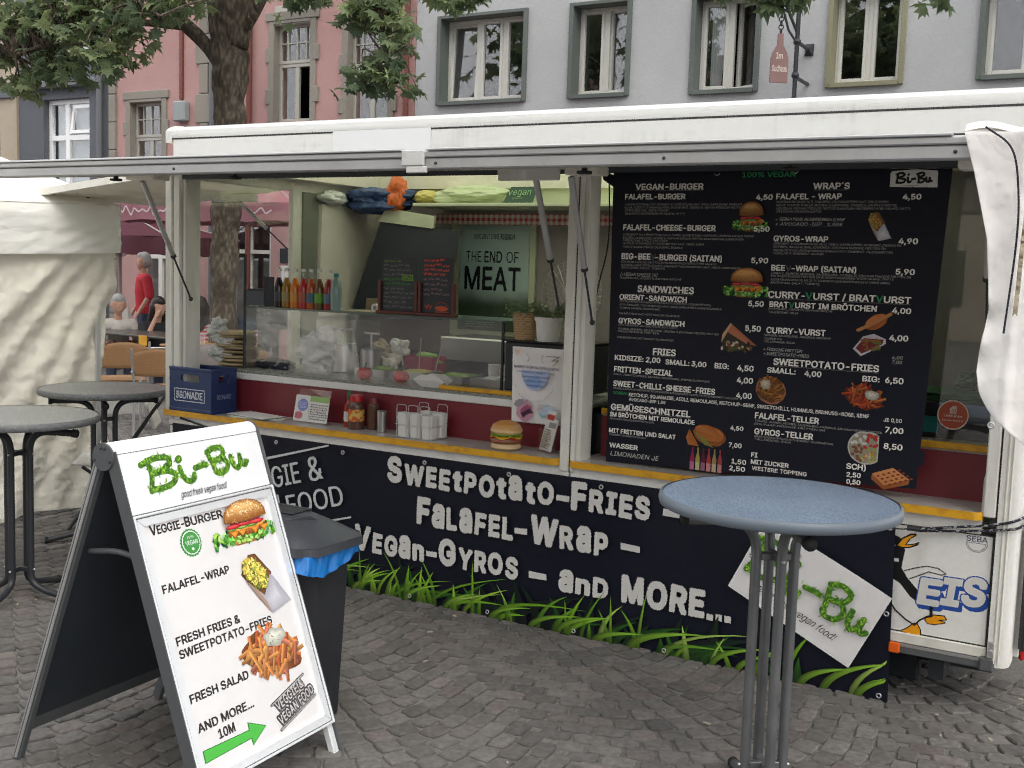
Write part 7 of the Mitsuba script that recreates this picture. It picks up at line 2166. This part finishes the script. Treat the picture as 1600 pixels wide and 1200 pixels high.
part(sc, 'disc', lathe([(0, 0), (.0625, 0), (.0625, .0012), (0, .0012)], 40).apply_transform(trimesh.transformations.rotation_matrix(PI / 2, (1, 0, 0))).apply_translation((-.723, YI + .0285, 1.186)), mat('sticker_red', (.42, .075, .035), .4))
ik = Ink()
WW = (214, 196, 184)
ik.poly(sg.Point(0, 0).buffer(.0625, quad_segs=12).difference(sg.Point(0, 0).buffer(.0575, quad_segs=12)), WW)
hs = sg.Polygon([(-.018, .022), (0, .040), (.018, .022), (.013, .022), (.013, .004), (-.013, .004), (-.013, .022)])
for x in (-.006, .001, .007):
    hs = hs.difference(sg.box(x, .004, x + .0028, .026))
hs = hs.union(sg.box(.008, .03, .012, .041))
ik.poly(hs, WW)
ik.text('Lieferando', -.036, -.008, .072, .009, WW, True); ik.text('Bestellen Sie online', -.040, -.026, .080, .006, WW, True)
put(sc, 'print', ik, FAC(YI + .0265, -.723, 1.186))

# white tarpaulin hanging from the right end of the flap
ta = thing('tarpaulin', 'white tarpaulin draped over the right end of the raised flap', 'tarpaulin')
def tarp_fn(U, V):
    # V runs from the flap edge down; U from the free left edge to beyond the picture
    z = 2.175 - V * (.80 + .42 * np.minimum(U, .45) - .03 * np.exp(-U * 30))
    edge = np.interp(V, [0, .15, .40, .66, .80, .90, .97, 1], [-.535, -.502, -.455, -.437, -.452, -.459, -.449, -.435])
    x = edge + U * (.55 - edge - .535 + .07)
    y = 3.515 + (.018 * np.sin(U * 9 + 1.2 * V) + .010 * np.sin(U * 23 + 2 * V)) * (.2 + V) + .05 * U + (meshkit.fbm(np.stack([x * 5, z * 3, 0 * z], -1), 3, 6) - .5) * .03
    y = y + .012 * np.sin(V * 38 + U * 30) * np.exp(-U * 16) * np.exp(-((V - .72) / .2) ** 2)
    y = y - .010 * np.exp(-((x + .372) / .012) ** 2)
    return np.stack([x, y, z], -1)
part(ta, 'sheet', thick(grid_sheet(tarp_fn, 80, 80), .003), 'tarp', True)
part(ta, 'sheet', thick(grid_sheet(lambda U, V: np.stack([-.535 + U * .62, 3.515 + .05 * U + .019 * np.sin(U * 13) + V * 1.1, 2.178 + .105 * V + .012 * np.sin(U * 17 + V * 5) + .02 * np.sin(np.clip(V * 12, 0, 1) * PI)], -1), 40, 30), .003), 'tarp', True)
part(ta, 'grommet', trimesh.creation.torus(.008, .003, major_sections=14, minor_sections=6).apply_transform(trimesh.transformations.rotation_matrix(PI / 2, (1, 0, 0))).apply_translation((-.402, 3.50, 1.33)), 'alu', True)
part(ta, 'cord', tube(smooth_path([(-.475, 3.485, 2.185), (-.40, 3.47, 2.12), (-.375, 3.475, 2.0), (-.37, 3.47, 1.85), (-.385, 3.475, 1.6)], 8), .003, 6), 'rope_dark', True)
part(ta, 'strap', thick(grid_sheet(lambda U, V: np.stack([-.352 + .012 * U - .012 * V, 3.462 + .006 * np.sin(V * 9), 2.02 - .36 * V - .02 * (V > .99) * np.abs(U - .5)], -1), 3, 14), .002), 'bag_paper', True)

# clutter on the back counter and worktop
fh = thing('food_heap', 'heap of beige crumpled food wrappers behind the vitrine, right of the steel containers', 'wrappers')
for k, (x, y, z) in enumerate(((-3.98, 5.40, 1.20), (-3.90, 5.43, 1.25), (-4.05, 5.44, 1.24), (-3.93, 5.38, 1.16))):
    part(fh, 'wrapper', blob((x, y, z), (.055, .05, .045), 60 + k, .8, 3), ['bag_paper', 'paper', 'bag_paper', 'cream_panel'][k])
rt = thing('red_tub', 'open magenta red plastic tub behind the vitrine glass', 'tub')
mat('tub_red', (.30, .02, .06), .3)
part(rt, 'tub', cat([box(-3.86, -3.66, 5.42, 5.426, 1.0862, 1.205), box(-3.86, -3.66, 5.56, 5.566, 1.0862, 1.205), box(-3.86, -3.854, 5.4265, 5.5595, 1.0862, 1.204), box(-3.666, -3.66, 5.4265, 5.5595, 1.0862, 1.204)]), 'tub_red')
part(rt, 'filling', blob((-3.76, 5.49, 1.17), (.09, .06, .05), 71, .6), 'lettuce_toy', True)
for i in range(4):
    solo('cup_stack', ['first', 'second', 'third', 'fourth'][i] + ' from the left of the pale cup stacks at the right end of the vitrine', 'cups', cat([lathe([(0, .0), (.028, .0), (.036, .075), (.038, .08), (.033, .08), (.026, .008), (0, .008)], 18, (-3.20 + .075 * i, 5.36, 1.087 + .017 * k)) for k in range(3)]), 'white_plastic', 40)
ws = thing('wall_switch', 'small white double socket on the rear wall panel below the poster edge', 'socket')
part(ws, 'plate', box(-3.70, -3.62, 6.738, 6.749, 1.40, 1.50, .003), 'white_plastic')
part(ws, 'insert', [box(-3.685, -3.635, 6.734, 6.7375, 1.41, 1.445, .001), box(-3.685, -3.635, 6.734, 6.7375, 1.455, 1.49, .001)], 'paper')
